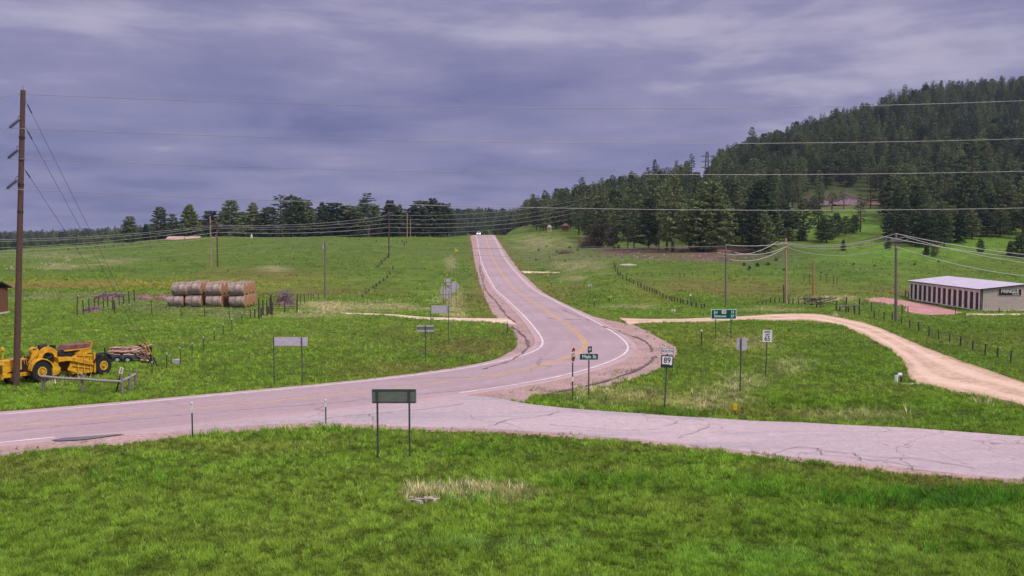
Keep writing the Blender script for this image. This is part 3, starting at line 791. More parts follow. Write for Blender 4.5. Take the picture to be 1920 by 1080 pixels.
def land_colour(x, y, z=None):
    if z is None: z = zsurf(x, y)
    a = fbm(x, y, 26, 1, 3)[:, None]; b_ = fbm(x, y, 6, 5, 3)[:, None]
    t = np.clip((a - 0.2) / 0.6, 0, 1)
    col = G1 * (1 - t) + G2 * t
    t = np.clip((b_ - 0.35) / 0.45, 0, 1) * 0.6; col = col * (1 - t) + G3 * t
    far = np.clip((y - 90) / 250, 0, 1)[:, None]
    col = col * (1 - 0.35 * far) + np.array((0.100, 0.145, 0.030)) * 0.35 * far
    px, py = project(x, y, z)
    wob = (fbm(x, y, 4.0, 21, 2) - 0.5)
    for (cx, cy, rx, ry, amt, c) in PATCH:
        d = np.sqrt(((px - cx) / rx) ** 2 + ((py - cy) / ry) ** 2) + wob * 1.3
        w = (np.clip(1.25 - d, 0, 1) * amt)[:, None]; w = np.where(w > 0, w, 0)
        col = col * (1 - w) + np.array(c) * w
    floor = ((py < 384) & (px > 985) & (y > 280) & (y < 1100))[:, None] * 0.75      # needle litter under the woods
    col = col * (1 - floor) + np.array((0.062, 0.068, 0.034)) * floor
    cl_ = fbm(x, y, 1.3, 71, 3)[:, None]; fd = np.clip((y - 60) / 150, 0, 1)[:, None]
    col = col * (1 - fd * 0.15) * (0.84 + 0.32 * np.clip((cl_ - 0.25) / 0.5, 0, 1))  # clump-sized mottling: tuft shadows and lit blades put into the colour
    return col

# ------------------------------------------------------------------ the ground, one sheet to the horizon
rows = list(np.arange(-70, 14, 6.0)) + list(np.arange(14, 112, 0.36))
y = rows[-1]
while y < 3800: y += max(0.36, y * 0.0105 - 0.7); rows.append(y)
rows = np.array(rows)
NC = 430
tt = np.linspace(-1, 1, NC); tt = np.sign(tt) * np.abs(tt) ** 1.15
half = 0.72 * np.maximum(rows, 0) + 36
GX = (tt[None, :] * half[:, None]).ravel(); GY = np.repeat(rows, NC)
GZ = zsurf(GX, GY)
pav = on_pavement(GX, GY)
rd = road_dist(GX, GY)
amp = np.clip((rd - 6) / 8, 0.0, 1) * np.clip(GY / 60, 0.3, 1.0)
bump = (fbm(GX, GY, 9, 31, 3) - 0.5) * 0.32 + (fbm(GX, GY, 1.9, 37, 2) - 0.5) * 0.16
# roughen also the hillside
bump = bump + (fbm(GX, GY, 60, 41, 3) - 0.5) * np.clip((GY - 260) / 200, 0, 1) * 7
GZt = GZ + bump * amp
# keep turf edges low near pavements, and cut them away under pavements
GZt = np.where(pav, GZ - 0.16, GZt)
me = bpy.data.meshes.new('ground')
nr = len(rows)
me.vertices.add(nr * NC); me.vertices.foreach_set('co', np.stack([GX, GY, GZt], 1).ravel())
q = (np.arange(nr - 1)[:, None] * NC + np.arange(NC - 1)[None, :]).ravel()
faces = np.stack([q, q + 1, q + NC + 1, q + NC], 1)
me.loops.add(faces.size); me.polygons.add(len(faces))
me.loops.foreach_set('vertex_index', faces.ravel()); me.polygons.foreach_set('loop_start', np.arange(0, faces.size, 4))
me.update(calc_edges=True)
me.polygons.foreach_set('use_smooth', np.ones(len(faces), bool))
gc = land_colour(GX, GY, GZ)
th = (np.clip((120 - GY) / 60, 0, 1) * 0.55)[:, None]      # thatch and soil tone near by, darkened to paint shade between the tufts
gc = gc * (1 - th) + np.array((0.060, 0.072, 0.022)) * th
# bare brown margin along the highway gravel
near = (np.clip(1 - np.abs(rd - 6.5) / 2.5, 0, 1) * 0.35 * (GY < 420))[:, None]
gc = gc * (1 - near) + np.array(BRN) * near
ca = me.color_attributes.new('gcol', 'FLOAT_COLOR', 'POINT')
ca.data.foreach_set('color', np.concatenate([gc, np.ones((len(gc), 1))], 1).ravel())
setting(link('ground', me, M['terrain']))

def terr_z(x, y):
    x = np.atleast_1d(x).astype(float); y = np.atleast_1d(y).astype(float)
    r = road_dist(x, y)
    a = np.clip((r - 6) / 8, 0, 1) * np.clip(y / 60, 0.3, 1.0)
    b_ = (fbm(x, y, 9, 31, 3) - 0.5) * 0.32 + (fbm(x, y, 1.9, 37, 2) - 0.5) * 0.16 + (fbm(x, y, 60, 41, 3) - 0.5) * np.clip((y - 260) / 200, 0, 1) * 7
    return zsurf(x, y) + b_ * a

# ------------------------------------------------------------------ grass
def grass_field(name, n, y0, y1, hgt, wid, blades, seed, keep=None, colfn=None, pxr=None, spread=0.11):
    r = np.random.default_rng(seed)
    Yv = 1.0 / (1.0 / y1 + r.random(n) * (1.0 / y0 - 1.0 / y1))
    X = (r.random(n) * 2 - 1) * (0.60 * Yv + 3)
    m = ~on_pavement(X, Yv) if name != 'roadside_weeds' else np.ones(n, bool)
    if keep is not None: m &= keep(X, Yv, r)
    X, Yv = X[m], Yv[m]; n = len(X)
    Z = terr_z(X, Yv); C = land_colour(X, Yv, Z) if colfn is None else colfn(X, Yv, Z, r)
    hv = 0.85 + 0.25 * fbm(X, Yv, 2.2, 51, 2) + 0.40 * (fbm(X, Yv, 0.5, 53, 2) > 0.60)
    sc = (Yv / y0) ** 0.55
    verts = np.zeros((n, blades, 3, 3)); cols = np.zeros((n, blades, 3, 4)); cols[..., 3] = 1
    gap = np.clip((fbm(X, Yv, 0.34, 57, 1) - 0.20) / 0.35, 0, 1)
    hv = hv * (0.55 + 0.6 * gap)
    cj = (0.50 + 0.75 * r.random((n, 1))) * (0.62 + 0.55 * gap)[:, None]  # blades in the gaps coloured darker, painting the shade between clumps
    for b_ in range(blades):
        an = r.random(n) * 2 * pi; rad = r.random(n) * spread * sc; lean = r.random(n) * 0.9 + 0.1; la = r.random(n) * 2 * pi
        h = hgt * sc ** 0.6 * hv * (0.6 + 0.7 * r.random(n)); w = wid * sc * (0.7 + 0.6 * r.random(n))
        bx = X + rad * np.cos(an); by = Yv + rad * np.sin(an); wa = r.random(n) * pi
        dx, dy = np.cos(wa) * w, np.sin(wa) * w
        verts[:, b_, 0] = np.stack([bx - dx, by - dy, Z - 0.03], 1)
        verts[:, b_, 1] = np.stack([bx + dx, by + dy, Z - 0.03], 1)
        verts[:, b_, 2] = np.stack([bx + np.cos(la) * lean * h, by + np.sin(la) * lean * h, Z + h], 1)
        c = C * 1.9 * cj * (0.8 + 0.4 * r.random((n, 1)))
        cols[:, b_, :, :3] = c[:, None, :]
    N = n * blades
    me = bpy.data.meshes.new(name); me.vertices.add(N * 3); me.vertices.foreach_set('co', verts.ravel())
    me.loops.add(N * 3); me.polygons.add(N); me.loops.foreach_set('vertex_index', np.arange(N * 3)); me.polygons.foreach_set('loop_start', np.arange(0, N * 3, 3))
    me.update(calc_edges=True)
    ca = me.color_attributes.new('gcol', 'FLOAT_COLOR', 'POINT'); ca.data.foreach_set('color', cols.ravel())
    o = link(name, me, M['grass']); o['kind'] = 'stuff'; return o
tag(grass_field('grass', 80000, 22, 52, 0.115, 0.0125, 11, 1, spread=0.07), 'bright green mown grass of the lawn in front of the side road', 'grass')
tag(grass_field('grass', 70000, 48, 150, 0.13, 0.020, 8, 2, spread=0.12), 'green pasture grass on both sides of the curving highway', 'grass')
def thin(X, Y, r): return r.random(len(X)) < 0.9 * np.clip((fbm(X, Y, 7, 61, 2) - 0.35) * 3, 0.08, 1)
tag(grass_field('grass', 26000, 130, 420, 0.30, 0.055, 5, 3, thin, spread=0.3), 'coarse tufts of grass on the rising pastures below the pine woods', 'grass')
def weed_keep(X, Y, r):
    rd_ = road_dist(X, Y); m = in_poly(X, Y, POLYS[0]) | in_poly(X, Y, POLYS[2])
    m &= (rd_ > 5.0) & ~in_poly(X, Y, POLYS[1]) & ~in_poly(X, Y, POLYS[4])
    return m & (r.random(len(X)) < np.clip((fbm(X, Y, 1.4, 91, 2) - 0.5) * 3, 0, 1) * np.clip((rd_ - 4.9) / 2.5, 0.15, 1))
def dry_keep(blobs):
    def k(X, Y, r):
        px, py = project(X, Y, zsurf(X, Y)); m = np.zeros(len(X), bool)
        for (cx, cy, rx, ry, p) in blobs:
            m |= (((px - cx) / rx) ** 2 + ((py - cy) / ry) ** 2 < 1) & (r.random(len(X)) < p)
        return m
    return k
def dry_col(X, Y, Z, r):
    t = r.random((len(X), 1)); return np.array((0.55, 0.47, 0.33)) * t + np.array((0.33, 0.27, 0.14)) * (1 - t)
tag(grass_field('dry_grass', 90000, 24, 110, 0.26, 0.011, 4, 5, dry_keep([(790,930,40,18,0.7),(870,918,70,12,0.6),(960,915,40,8,0.35),(1350,745,60,20,0.12),(1290,757,55,12,0.10),(1400,715,40,22,0.10),
    (1480,690,30,22,0.10),(540,800,60,10,0.5),(640,797,30,8,0.3),(1620,776,90,8,0.12),(1880,752,60,12,0.6),(110,712,90,10,0.25),(1560,590,60,6,0.5),(1150,742,90,18,0.10),(850,585,20,18,0.5),(680,580,150,12,0.10),(430,800,60,8,0.25)]), dry_col), 'tall dry straw coloured grass standing among the green', 'dry grass')
tag(grass_field('roadside_weeds', 90000, 26, 260, 0.11, 0.014, 6, 9, weed_keep, lambda X, Y, Z, r: land_colour(X, Y, Z) * 0.6 + np.array((0.10, 0.08, 0.04)) * r.random((len(X), 1))), 'low weeds and dead stems sprouting from the gravel along the road edges', 'weeds')
def lush_col(X, Y, Z, r):
    t = r.random((len(X), 1)); return np.array((0.035, 0.11, 0.010)) * t + np.array((0.085, 0.20, 0.018)) * (1 - t)
tag(grass_field('tall_grass', 90000, 24, 110, 0.27, 0.013, 5, 6, dry_keep([(1750,938,220,20,0.6),(1420,925,110,10,0.4),(1130,905,120,8,0.3),(870,935,70,14,0.45),(620,803,22,10,0.9),(1270,775,80,7,0.6),(1080,752,60,8,0.4),
    (900,850,70,8,0.35),(480,820,120,8,0.2),(1210,700,70,20,0.2),(1800,1030,90,9,0.35),(1500,1005,110,8,0.25),(1150,960,80,6,0.25),(260,900,120,14,0.2),(90,740,120,8,0.2),(360,816,14,6,0.8),(1560,760,200,6,0.15)]), lush_col), 'long dark green grass growing in thick clumps', 'tall grass')

# ------------------------------------------------------------------ poles and wires
def wire(name, label, pts, r=0.02, mat='wire', group=None, cat='power line', seg=14):
    """pts: list of (A, B, sag) spans"""
    mb = MB(); path = []
    for (A, B, s) in pts:
        for i in range(seg + 1):
            t = i / seg; p = Vector(A).lerp(Vector(B), t); p.z -= 4 * s * t * (1 - t)
            if path and i == 0: continue
            path.append(p)
    mb.tube(path, r, 5)
    o = obj(name, mb, M[mat], None, True)
    return tag(o, label, cat, group)
def span(A, B, mid=None, sag=0.0):
    """sag solved so that the wire passes the photograph's pixel mid"""
    if mid is not None:
        best = None
        for i in range(1, 400):
            t = i / 400; p = Vector(A).lerp(Vector(B), t); px = 960 + F * p.x / (p.y * CP - (p.z - H) * SP)
            if best is None or abs(px - mid[0]) < best[0]: best = (abs(px - mid[0]), t, p)
        _, t, p = best; want = P(mid[0], mid[1], p.y).z; sag = (p.z - want) / (4 * t * (1 - t))
    return (Vector(A), Vector(B), sag)

# near transmission pole at the left
base = G(30, 721); base.z -= 0.3
YP = base.y
top = P(43.3, 169, YP - 0.5)
LP = thing('utility_pole', 'tall brown wooden transmission pole with three strings of insulators, leaning slightly at the left edge', 'utility pole', base)
v = top - base
mb = MB(); mb.tube([(0, 0, 0), v * 0.25, v * 0.5, v * 0.75, v], [0.205, 0.19, 0.175, 0.16, 0.145], 14); obj('pole', mb, M['pole_brown'], LP, True)
mb = MB().tube([v * 0.998, v * 0.998 + Vector((0, 0, 0.35))], 0.012, 5); obj('lightning_rod', mb, M['steel_dark'], LP)
mb = MB()
for k in range(6): mb.tube([v * (0.05 + k * 0.16) + Vector((0, -0.20 + k * 0.01, 0)), v * (0.05 + k * 0.16) + Vector((0, -0.21 + k * 0.01, 0))], 0.03, 6)
for z0 in (0.78, 0.70, 0.63): mb.ring(v * z0, 0.165, 0.19, -0.09, 0.09)
for z0 in (0.845, 0.775, 0.69, 0.60): obj('band', MB().tube([v * z0 - v.normalized() * 0.07, v * z0 + v.normalized() * 0.07], 0.185, 12), M['steel_dark'], LP)
ATT = []
for (ax, ay, bx, by) in ((40, 222, 17, 240), (37, 279, 14, 297), (35, 336, 12, 354)):
    A = P(ax, ay, YP - 0.45); B = P(bx, by, YP - 0.75); ATT.append(B)
    d = B - A; mb = MB()
    mb.tube([A - base, B - base], 0.022, 6)
    for k in range(6):
        c = A.lerp(B, 0.22 + 0.13 * k) - base; dn = d.normalized()
        mb.tube([c - dn * 0.045, c, c + dn * 0.035], [0.05, 0.155, 0.06], 12)
    obj('insulator', mb, M['insul'], LP, True)
    mb = MB(); pp = P(ax + 1, ay - 8, YP - 0.35) - base
    mb.tube([P(ax + 2, ay, YP - 0.3) - base, A - base], 0.03, 6)
    a1 = P(ax + 1, ay - 6, YP - 0.2) - base; mid_ = P(ax - 5, ay - 4, YP - 0.35) - base
    mb.tube([a1, mid_, P(ax - 6, ay + 4, YP - 0.45) - base], 0.022, 6)
    obj('bracket', mb, M['steel_dark'], LP)
topatt = P(38, 176.5, YP - 0.4)
mb = MB(); mb.tube([P(44, 176, YP - 0.3) - base, topatt - base], 0.03, 6); obj('bracket', mb, M['steel_dark'], LP)
LN = ['top', 'second', 'third', 'lowest']
RY = 74
ends = [((2250, 172), (960, 202)), ((2250, 247), (960, 267)), ((2250, 310), (960, 324.5)), ((2250, 380), (960, 388.5))]
for k, (A, (epx, mid)) in enumerate(zip([topatt] + ATT, ends)):
    B = P(epx[0], epx[1], RY); L_ = P(-260, [190, 250, 308, 364][k], YP - 8)
    lab = ['topmost long wire crossing the cloudy sky from the left pole to the wooded hill', 'second wire down from the top insulators, crossing sky and hillside',
           'third wire from the left pole, crossing low over the pine hillside', 'lowest and brightest wire of the left pole, crossing the pines halfway down'][k]
    wire('power_line', lab, [span(L_, A, sag=0.25), span(A, B, mid)], 0.019, group='wires of the tall left pole', seg=26)
# guys
anch = [G(286, 684), G(291, 687), G(297, 690)]
for k, ((tx, ty), an, lab) in enumerate(zip([(47, 187), (47.5, 238), (44, 314)], [anch[2], anch[1], anch[0]],
        ['upper guy wire running from the top of the left pole down to the grass', 'middle guy wire of the left pole, starting beside the first insulator', 'lowest guy wire of the left pole, starting between second and third insulator'])):
    A = P(tx, ty, YP - 0.2)
    t = thing('guy_wire', lab, 'guy wire', an, group='guy wires of the left pole')
    d = A - an; mb = MB(); mb.tube([(0, 0, 0), d], 0.012, 5); obj('strand', mb, M['wire_dark'], t)
    mb = MB(); mb.tube([d * 0.955, d * 0.985], 0.035, 6); obj('strain_insulator', mb, M['insul'], t)
    mb = MB(); mb.tube([d * 0.01, d * 0.045], 0.05, 6); obj('dark_guard', mb, M['steel_dark'], t)
    if k < 2:
        mb = MB(); mb.tube([d * 0.055, d * 0.11], 0.035, 6); obj('yellow_guard', mb, M['machine_rim'], t)

def pole(px, by, ty, label, mat='pole_grey', r=(0.17, 0.11), Y=None, name='utility_pole', arms=(), group=None, dx=0.0, insul=True, bpx=None):
    g = G(bpx or px, by)
    if Y is not None:
        p = P(px, by, Y); g = Vector((p.x, Y, ground(p.x, Y)))
    tp = P(px + dx, ty, g.y); h = tp.z - g.z
    t = thing(name, label, 'utility pole', g, group=group)
    off = tp.x - g.x
    mb = MB(); mb.tube([(0, 0, -0.4), (off * 0.5, 0, h * 0.5), (off, 0, h)], [r[0], (r[0] + r[1]) / 2, r[1]], 10); obj('pole', mb, M[mat], t, True)
    for (z, w, th) in arms:     # distance below the top, half width, thickness
        mb = MB(); mb.box((off, -r[1] - th / 2, h - z), (2 * w, th, th * 1.2)); obj('crossarm', mb, M[mat], t)
        mb = MB()
        for s in (-1, 1): mb.bar((off, -r[1] - 0.02, h - z - w * 0.55), (off + s * w * 0.6, -r[1] - 0.02, h - z - th * 0.6), 0.05)
        obj('brace', mb, M[mat], t)
        if insul:
            for s in (-1, -0.45, 1):
              mb = MB(); mb.tube([(off + s * w * 0.92, -r[1] - th / 2, h - z + th * 0.5), (off + s * w * 0.92, -r[1] - th / 2, h - z + th * 0.5 + 0.12), (off + s * w * 0.92, -r[1] - th / 2, h - z + th * 0.5 + 0.22)], [0.04, 0.085, 0.05], 8)
              obj('insulator', mb, M['insul_grey'], t, True)
    return t, g, h
p1680, g1680, h1680 = pole(1680, 603, 437, 'grey wooden power pole with crossarm beside the dirt track, nearest to the storage units', 'pole_grey', (0.20, 0.14), arms=((0.95, 1.35, 0.13),))
p1474, g1474, h1474 = pole(1473.5, 570, 446, 'pale tan power pole with crossarm standing by the junk corral', 'pole_tan', (0.20, 0.14), arms=((0.95, 1.35, 0.13),))
p1361, g1361, h1361 = pole(1361, 573, 458, 'dark thin power pole with low crossarm behind the green distance sign', 'pole_grey', (0.15, 0.11), arms=((1.9, 1.15, 0.11),))
p610, g610, h610 = pole(609.5, 559, 453, 'single grey power pole standing in the pasture left of the highway', 'pole_grey', (0.16, 0.12))
mb = MB().tube([(-0.28, -0.15, h610 - 1.25), (-0.28, -0.15, h610 - 0.45)], 0.22, 10); obj('transformer', mb, M['insul_grey'], p610, True)
p1525, _, _ = pole(1525, 556, 489, 'short orange brown bare pole without wires behind the junk corral', 'pole_orange', (0.17, 0.13))
p729, g729, h729 = pole(729, 483, 395, 'weathered red brown power pole at the top of the left pasture fence', 'pole_brown', (0.22, 0.15), arms=((1.2, 1.3, 0.16),), dx=0.5)
pole(763.5, 449, 399, 'tall thin pale pole on the left ridge before the pines', 'pole_tan', (0.19, 0.14), Y=352)
pole(769.5, 449, 411, 'shorter pale pole just right of the tall thin pole on the left ridge', 'pole_tan', (0.16, 0.12), Y=356)
pole(1097, 424, 360, 'pale power pole with crossarm among the pines above the highway crest', 'pole_tan', (0.26, 0.18), Y=398, arms=((2.6, 2.2, 0.22),))
# H frame
hb = G(402, 501); t = thing('h_frame_pole', 'wooden twin pole frame with cross brace in the left pasture', 'utility pole', hb)
s_ = hb.y / F
hh = P(402, 405, hb.y).z - hb.z
for sx, mt in ((-6.2, 'pole_tan'), (6.2, 'pole_brown')):
    mb = MB(); mb.tube([(sx * s_, 0, -0.3), (sx * s_, 0, hh)], [0.20, 0.14], 10); obj('pole', mb, M[mt], t, True)
mb = MB(); mb.box((0, -0.2, hh - 2.0), (3.6, 0.14, 0.2)); obj('crossarm', mb, M['pole_brown'], t)
obj('brace', MB().bar((-6.2 * s_, -0.2, hh - 4.6), (6.2 * s_, -0.2, hh - 6.6), 0.12), M['pole_tan'], t); obj('brace', MB().bar((6.2 * s_, -0.28, hh - 4.6), (-6.2 * s_, -0.28, hh - 6.6), 0.12), M['pole_tan'], t)
obj('jumper_loop', MB().ring((0.1, -0.25, hh - 2.2), 0.80, 0.86, -0.03, 0.03, 0, pi), M['pole_tan'], t)
# steel tower in the notch of the hill
tb = P(1325, 345, 560); tb.z = ground(tb.x, 560); tz = P(1325, 284, 560).z - tb.z
t = thing('lattice_tower', 'dark steel lattice tower rising from the notch in the pine hill', 'tower', tb)
mb = MB(); w0, w1 = 1.5, 0.5
for sx in (-1, 1):
    for sy in (-1, 1): mb.bar((sx * w0, sy * w0, -1), (sx * w1, sy * w1, tz), 0.26)
nb = 8
for i in range(nb):
    a = i / nb; c = (i + 1) / nb; wa_, wc = w0 + (w1 - w0) * a, w0 + (w1 - w0) * c
    for sx, sy in ((1, 1), (1, -1)):
        mb.bar((-wa_ * sx, -wa_, tz * a), (wc * sx, -wc, tz * c), 0.14); mb.bar((-wa_ * sx, wa_, tz * a), (wc * sx, wc, tz * c), 0.14)
obj('lattice', mb, M['steel_dark'], t)
for k, zz_ in enumerate((3.0, 6.5, 10.0)):
    mb = MB(); mb.bar((-3.6, 0, tz - zz_), (3.6, 0, tz - zz_), 0.3); mb.bar((-3.6, 0, tz - zz_), (0, 0, tz - zz_ + 1.4), 0.16); mb.bar((3.6, 0, tz - zz_), (0, 0, tz - zz_ + 1.4), 0.16); obj('crossarm', mb, M['steel_dark'], t)

# local distribution wires
def pt(g, h, px, py): return P(px, py, g.y - 0.2)
L0 = P(-200, 492, 190)
gA = 'low wires over the pasture'
offL = P(-120, 486, 175); offL2 = P(-120, 497, 175)
wire('power_line', 'upper thin wire from the single pasture pole across the highway to the dark pole', [span(offL, pt(g610, h610, 609, 454), (360, 468)), span(pt(g610, h610, 610, 454), pt(g1361, h1361, 1361, 461), (960, 466.3))], 0.03, group=gA, seg=20)
wire('power_line', 'lower thin wire from the single pasture pole across the highway to the dark pole', [span(offL2, pt(g610, h610, 609, 465), (360, 478)), span(pt(g610, h610, 610, 465), pt(g1361, h1361, 1361, 486), (960, 481))], 0.024, group=gA, seg=20)
wire('power_line', 'bright doubled wire just above the pasture, starting at the pine cluster', [span(P(1080, 463, 158), pt(g1361, h1361, 1361, 463), (1200, 462)), ], 0.022, group=gA)
SP1 = [((1361, 459), (1474, 455), (1420, 461)), ((1346, 473), (1458, 453), (1395, 477)), ((1377, 473), (1478, 460), (1420, 477)), ((1363, 485), (1474, 463), (1410, 488.5))]
SP2 = [((1474, 447), (1680, 438), (1590, 457)), ((1459, 453), (1661, 444), (1565, 462)), ((1490, 453), (1698, 444), (1600, 464)), ((1475, 461), (1680, 463), (1585, 479))]
SP3 = [((1680, 438), (2150, 492), (1800, 461)), ((1661, 444), (2150, 500), (1810, 470)), ((1698, 444), (2150, 508), (1850, 481)), ((1680, 462), (2150, 522), (1780, 492))]
nm = ['topmost', 'left crossarm', 'right crossarm', 'lowest']
for k in range(4):
    a = [pt(g1361, 0, *SP1[k][0]), pt(g1474, 0, *SP1[k][1]), pt(g1474, 0, *SP2[k][0]), pt(g1680, 0, *SP2[k][1]), pt(g1680, 0, *SP3[k][0])]
    e_ = P(*SP3[k][1], 92)
    wire('power_line', f'{nm[k]} drooping wire linking the dark, tan and grey power poles at right', [span(a[0], a[1], SP1[k][2]), span(a[1], a[3], SP2[k][2]), span(a[4], e_, SP3[k][2])], 0.032, 'wire_bright', group='drooping wires of the three right poles')
# sub transmission wires on the ridge
H0 = [(-150, 449), (-150, 453), (-150, 468), (-150, 474), (-150, 478)]
H1 = [(402, 422), (402, 425), (404, 428), (408, 435.5), (410, 444)]
H2 = [(728, 404), (728, 411), (728, 419), (729, 426), (729, 436)]
H3 = [(1094, 373), (1094, 380), (1096, 386), (1096, 394), (1096, 404)]
M1 = [(560, 421), (560, 425), (580, 429), (560, 437), (600, 444)]
M2 = [(900, 400), (900, 409), (900, 417), (900, 424), (900, 433)]
for k in range(5):
    a, c, d = P(*H1[k], hb.y), P(*H2[k], g729.y), P(*H3[k], 397); e_ = P(*H0[k], 170); f_ = P(1300, 336 + 5 * k, 560)
    wire('power_line', ['topmost', 'second', 'middle', 'fourth and brightest', 'lowest'][k] + ' wire climbing from the twin pole frame past the pines of the ridge',
         [span(e_, a, sag=1.2), span(a, c, M1[k]), span(c, d, M2[k]), span(d, f_, sag=2.0)], 0.045 if k != 3 else 0.06, group='wires along the left ridge')

# ------------------------------------------------------------------ road signs
def sgn(name, label, px, by, cat='road sign', group=None, rz=0.0, tilt=None):
    g = G(px, by); s = g.y / F * 1.0
    t = thing(name, label, cat, g, rz, group, tilt); return t, g, s
def post(t, x, y, h, w=0.055, mat='galv', name='post', off=0.0):
    mb = MB()   # U-channel post
    mb.box((x, y, h / 2 - 0.15), (w, w * 0.35, h + 0.3)); mb.box((x - w / 2 + 0.006, y + w * 0.4, h / 2 - 0.15), (0.012, w * 0.5, h + 0.3)); mb.box((x + w / 2 - 0.006, y + w * 0.4, h / 2 - 0.15), (0.012, w * 0.5, h + 0.3))
    return obj(name, mb, M[mat], t)
def rounded(w, h, r=0.04, n=4):
    pts = []
    for cx, cz, a0 in ((w / 2 - r, h / 2 - r, 0), (-w / 2 + r, h / 2 - r, pi / 2), (-w / 2 + r, -h / 2 + r, pi), (w / 2 - r, -h / 2 + r, 1.5 * pi)):
        for k in range(n + 1):
            a = a0 + pi / 2 * k / n; pts.append((cx + r * cos(a), cz + r * sin(a)))
    return pts
def plate(t, cx, cz, w, h, y, mat, name='panel', r=0.04, th=0.006, frame=None):
    mb = MB(); mb.prism([(a + cx, c + cz) for a, c in rounded(w, h, r)], y, y + th)
    o = obj(name, mb, M[mat], t)
    return o
def back_sign(name, label, x0, x1, y0, y1, by, posts, mat='alu', rails=(), group=None, rz=0.0, edge_mat=None, pw=0.055, by2=None):
    """a sign seen from behind: posts nearest the viewer, panel beyond them"""
    cx = (posts[0] + posts[-1]) / 2
    t, g, s = sgn(name, label, cx, by, group=group, rz=rz)
    w = (x1 - x0) * s; h = (y1 - y0) * s; px_ = ((x0 + x1) / 2 - cx) * s; top = (by - y0) * s; cz = top - h / 2
    plate(t, px_, cz, w, h, 0.035, mat)
    for p in posts: post(t, (p - cx) * s, 0.0, top - 0.01, pw)
    for r_ in rails:
        mb = MB(); mb.box((px_, 0.022, top - h * r_), (w * 0.96, 0.022, 0.045)); obj('stiffener', mb, M['galv'], t)
    if edge_mat:
        mb = MB(); e = 0.02
        mb.box((px_, 0.038, top + e / 2), (w + 2 * e, 0.02, e)); mb.box((px_, 0.038, top - h - e / 2), (w + 2 * e, 0.02, e))
        mb.box((px_ - w / 2 - e / 2, 0.038, cz), (e, 0.02, h)); mb.box((px_ + w / 2 + e / 2, 0.038, cz), (e, 0.02, h)); obj('rim', mb, M[edge_mat], t)
    return t, g, s
back_sign('road_sign', 'large two post sign seen from behind, nearest the camera on the front lawn', 697.5, 781.5, 727, 753.5, 858, [708, 768.5], 'alu_green', (0.08, 0.93), edge_mat='trim_white', pw=0.075)
back_sign('road_sign', 'wide grey sign seen from behind on two thin posts in the left pasture', 513, 578, 631, 647.5, 722, [514, 567], 'alu', (), pw=0.06, edge_mat=None)
back_sign('road_sign', 'grey two post sign back left of the curve behind the striped small sign', 807.5, 842, 572, 587, 640, [808, 841], 'alu', ())
# small sign on one post with two stiffeners
t, g, s = sgn('road_sign', 'small dark striped sign back on one post, left of the highway curve', 798, 679)
plate(t, 0.0, (679 - 615) * s, 32 * s, 11 * s, 0.03, 'alu_green')
for yy in (610.6, 619.6):
    mb = MB(); mb.box((0, 0.02, (679 - yy) * s), (32.5 * s, 0.02, 2.6 * s)); obj('stiffener', mb, M['alu'], t)
post(t, 0, 0, (679 - 609) * s, 0.065)
# cluster by the left roadside
t, g, s = sgn('road_sign', 'tall stacked sign backs on two posts, middle of the roadside cluster', 841, 577)
plate(t, -1 * s, (577 - 525.5) * s, 13.5 * s, 6.5 * s, 0.03, 'alu'); plate(t, 0, (577 - 537.5) * s, 10.5 * s, 14 * s, 0.03, 'alu')
mb = MB(); mb.bar((-4 * s, 0.02, (577 - 533) * s), (3 * s, 0.02, (577 - 541) * s), 0.06); mb.bar((3 * s, 0.015, (577 - 534) * s), (-3 * s, 0.015, (577 - 538) * s), 0.06); obj('stiffener', mb, M['galv'], t)
post(t, -5 * s, 0, 54.5 * s); post(t, 5 * s, 0, 54.5 * s)
t, g, s = sgn('road_sign', 'pointed grey sign back with cut corners, rightmost of the roadside cluster', 855.5, 576)
mb = MB(); mb.prism([(-9 * s, 32 * s), (-9 * s, 45 * s), (-5 * s, 49 * s), (-0.5 * s, 48.5 * s), (5.5 * s, 39.5 * s), (-0.5 * s, 28.5 * s), (-6 * s, 28 * s)], 0.03, 0.036); obj('panel', mb, M['alu'], t)
post(t, 0, 0, 45 * s)
t, g, s = sgn('road_sign', 'low group of three grey sign backs on two posts, leftmost of the roadside cluster', 836.5, 573)
plate(t, -6 * s, 33 * s, 7.5 * s, 6 * s, 0.03, 'alu'); plate(t, 0, 25 * s, 20 * s, 9 * s, 0.031, 'alu'); plate(t, 0.6 * s, 17 * s, 19 * s, 5 * s, 0.03, 'alu')
post(t, -5.5 * s, 0, 36 * s); post(t, 5.5 * s, 0, 29 * s)
mb = MB(); mb.box((0, 0.015, 20.5 * s), (20 * s, 0.02, 0.05)); obj('stiffener', mb, M['galv'], t)
back_sign('road_sign', 'little narrow sign back on a dark post above the roadside cluster', 848.5, 853.5, 497, 502.5, 522, [851], 'alu', ())
back_sign('road_sign', 'grey square sign back on one post right of the South 89 sign', 1380, 1399, 632.5, 655.5, 738, [1388], 'alu', (), pw=0.07, rz=radians(-4))
back_sign('road_sign', 'small cross shaped sign back on a thin post in the right verge near the highway', 1103, 1110, 532, 537, 558, [1106.5], 'alu', ())
# yellow pennant sign on the far bank
t, g, s = sgn('road_sign', 'yellow pennant shaped sign far up the left verge', 855, 478)
mb = MB(); mb.prism([(-1.5 * s, 5 * s), (-1.5 * s, 12 * s), (6 * s, 8.5 * s)], -0.03, -0.02); obj('panel', mb, M['yellow_sign'], t); post(t, 0, 0, 11 * s, 0.07)
t, g, s = sgn('road_sign', 'white square sign standing at the highway crest left of the car', 857, 441)
plate(t, 0, (441 - 432.5) * s, 4 * s, 4.6 * s, -0.03, 'white_sign'); post(t, 0, 0, 10 * s, 0.07)

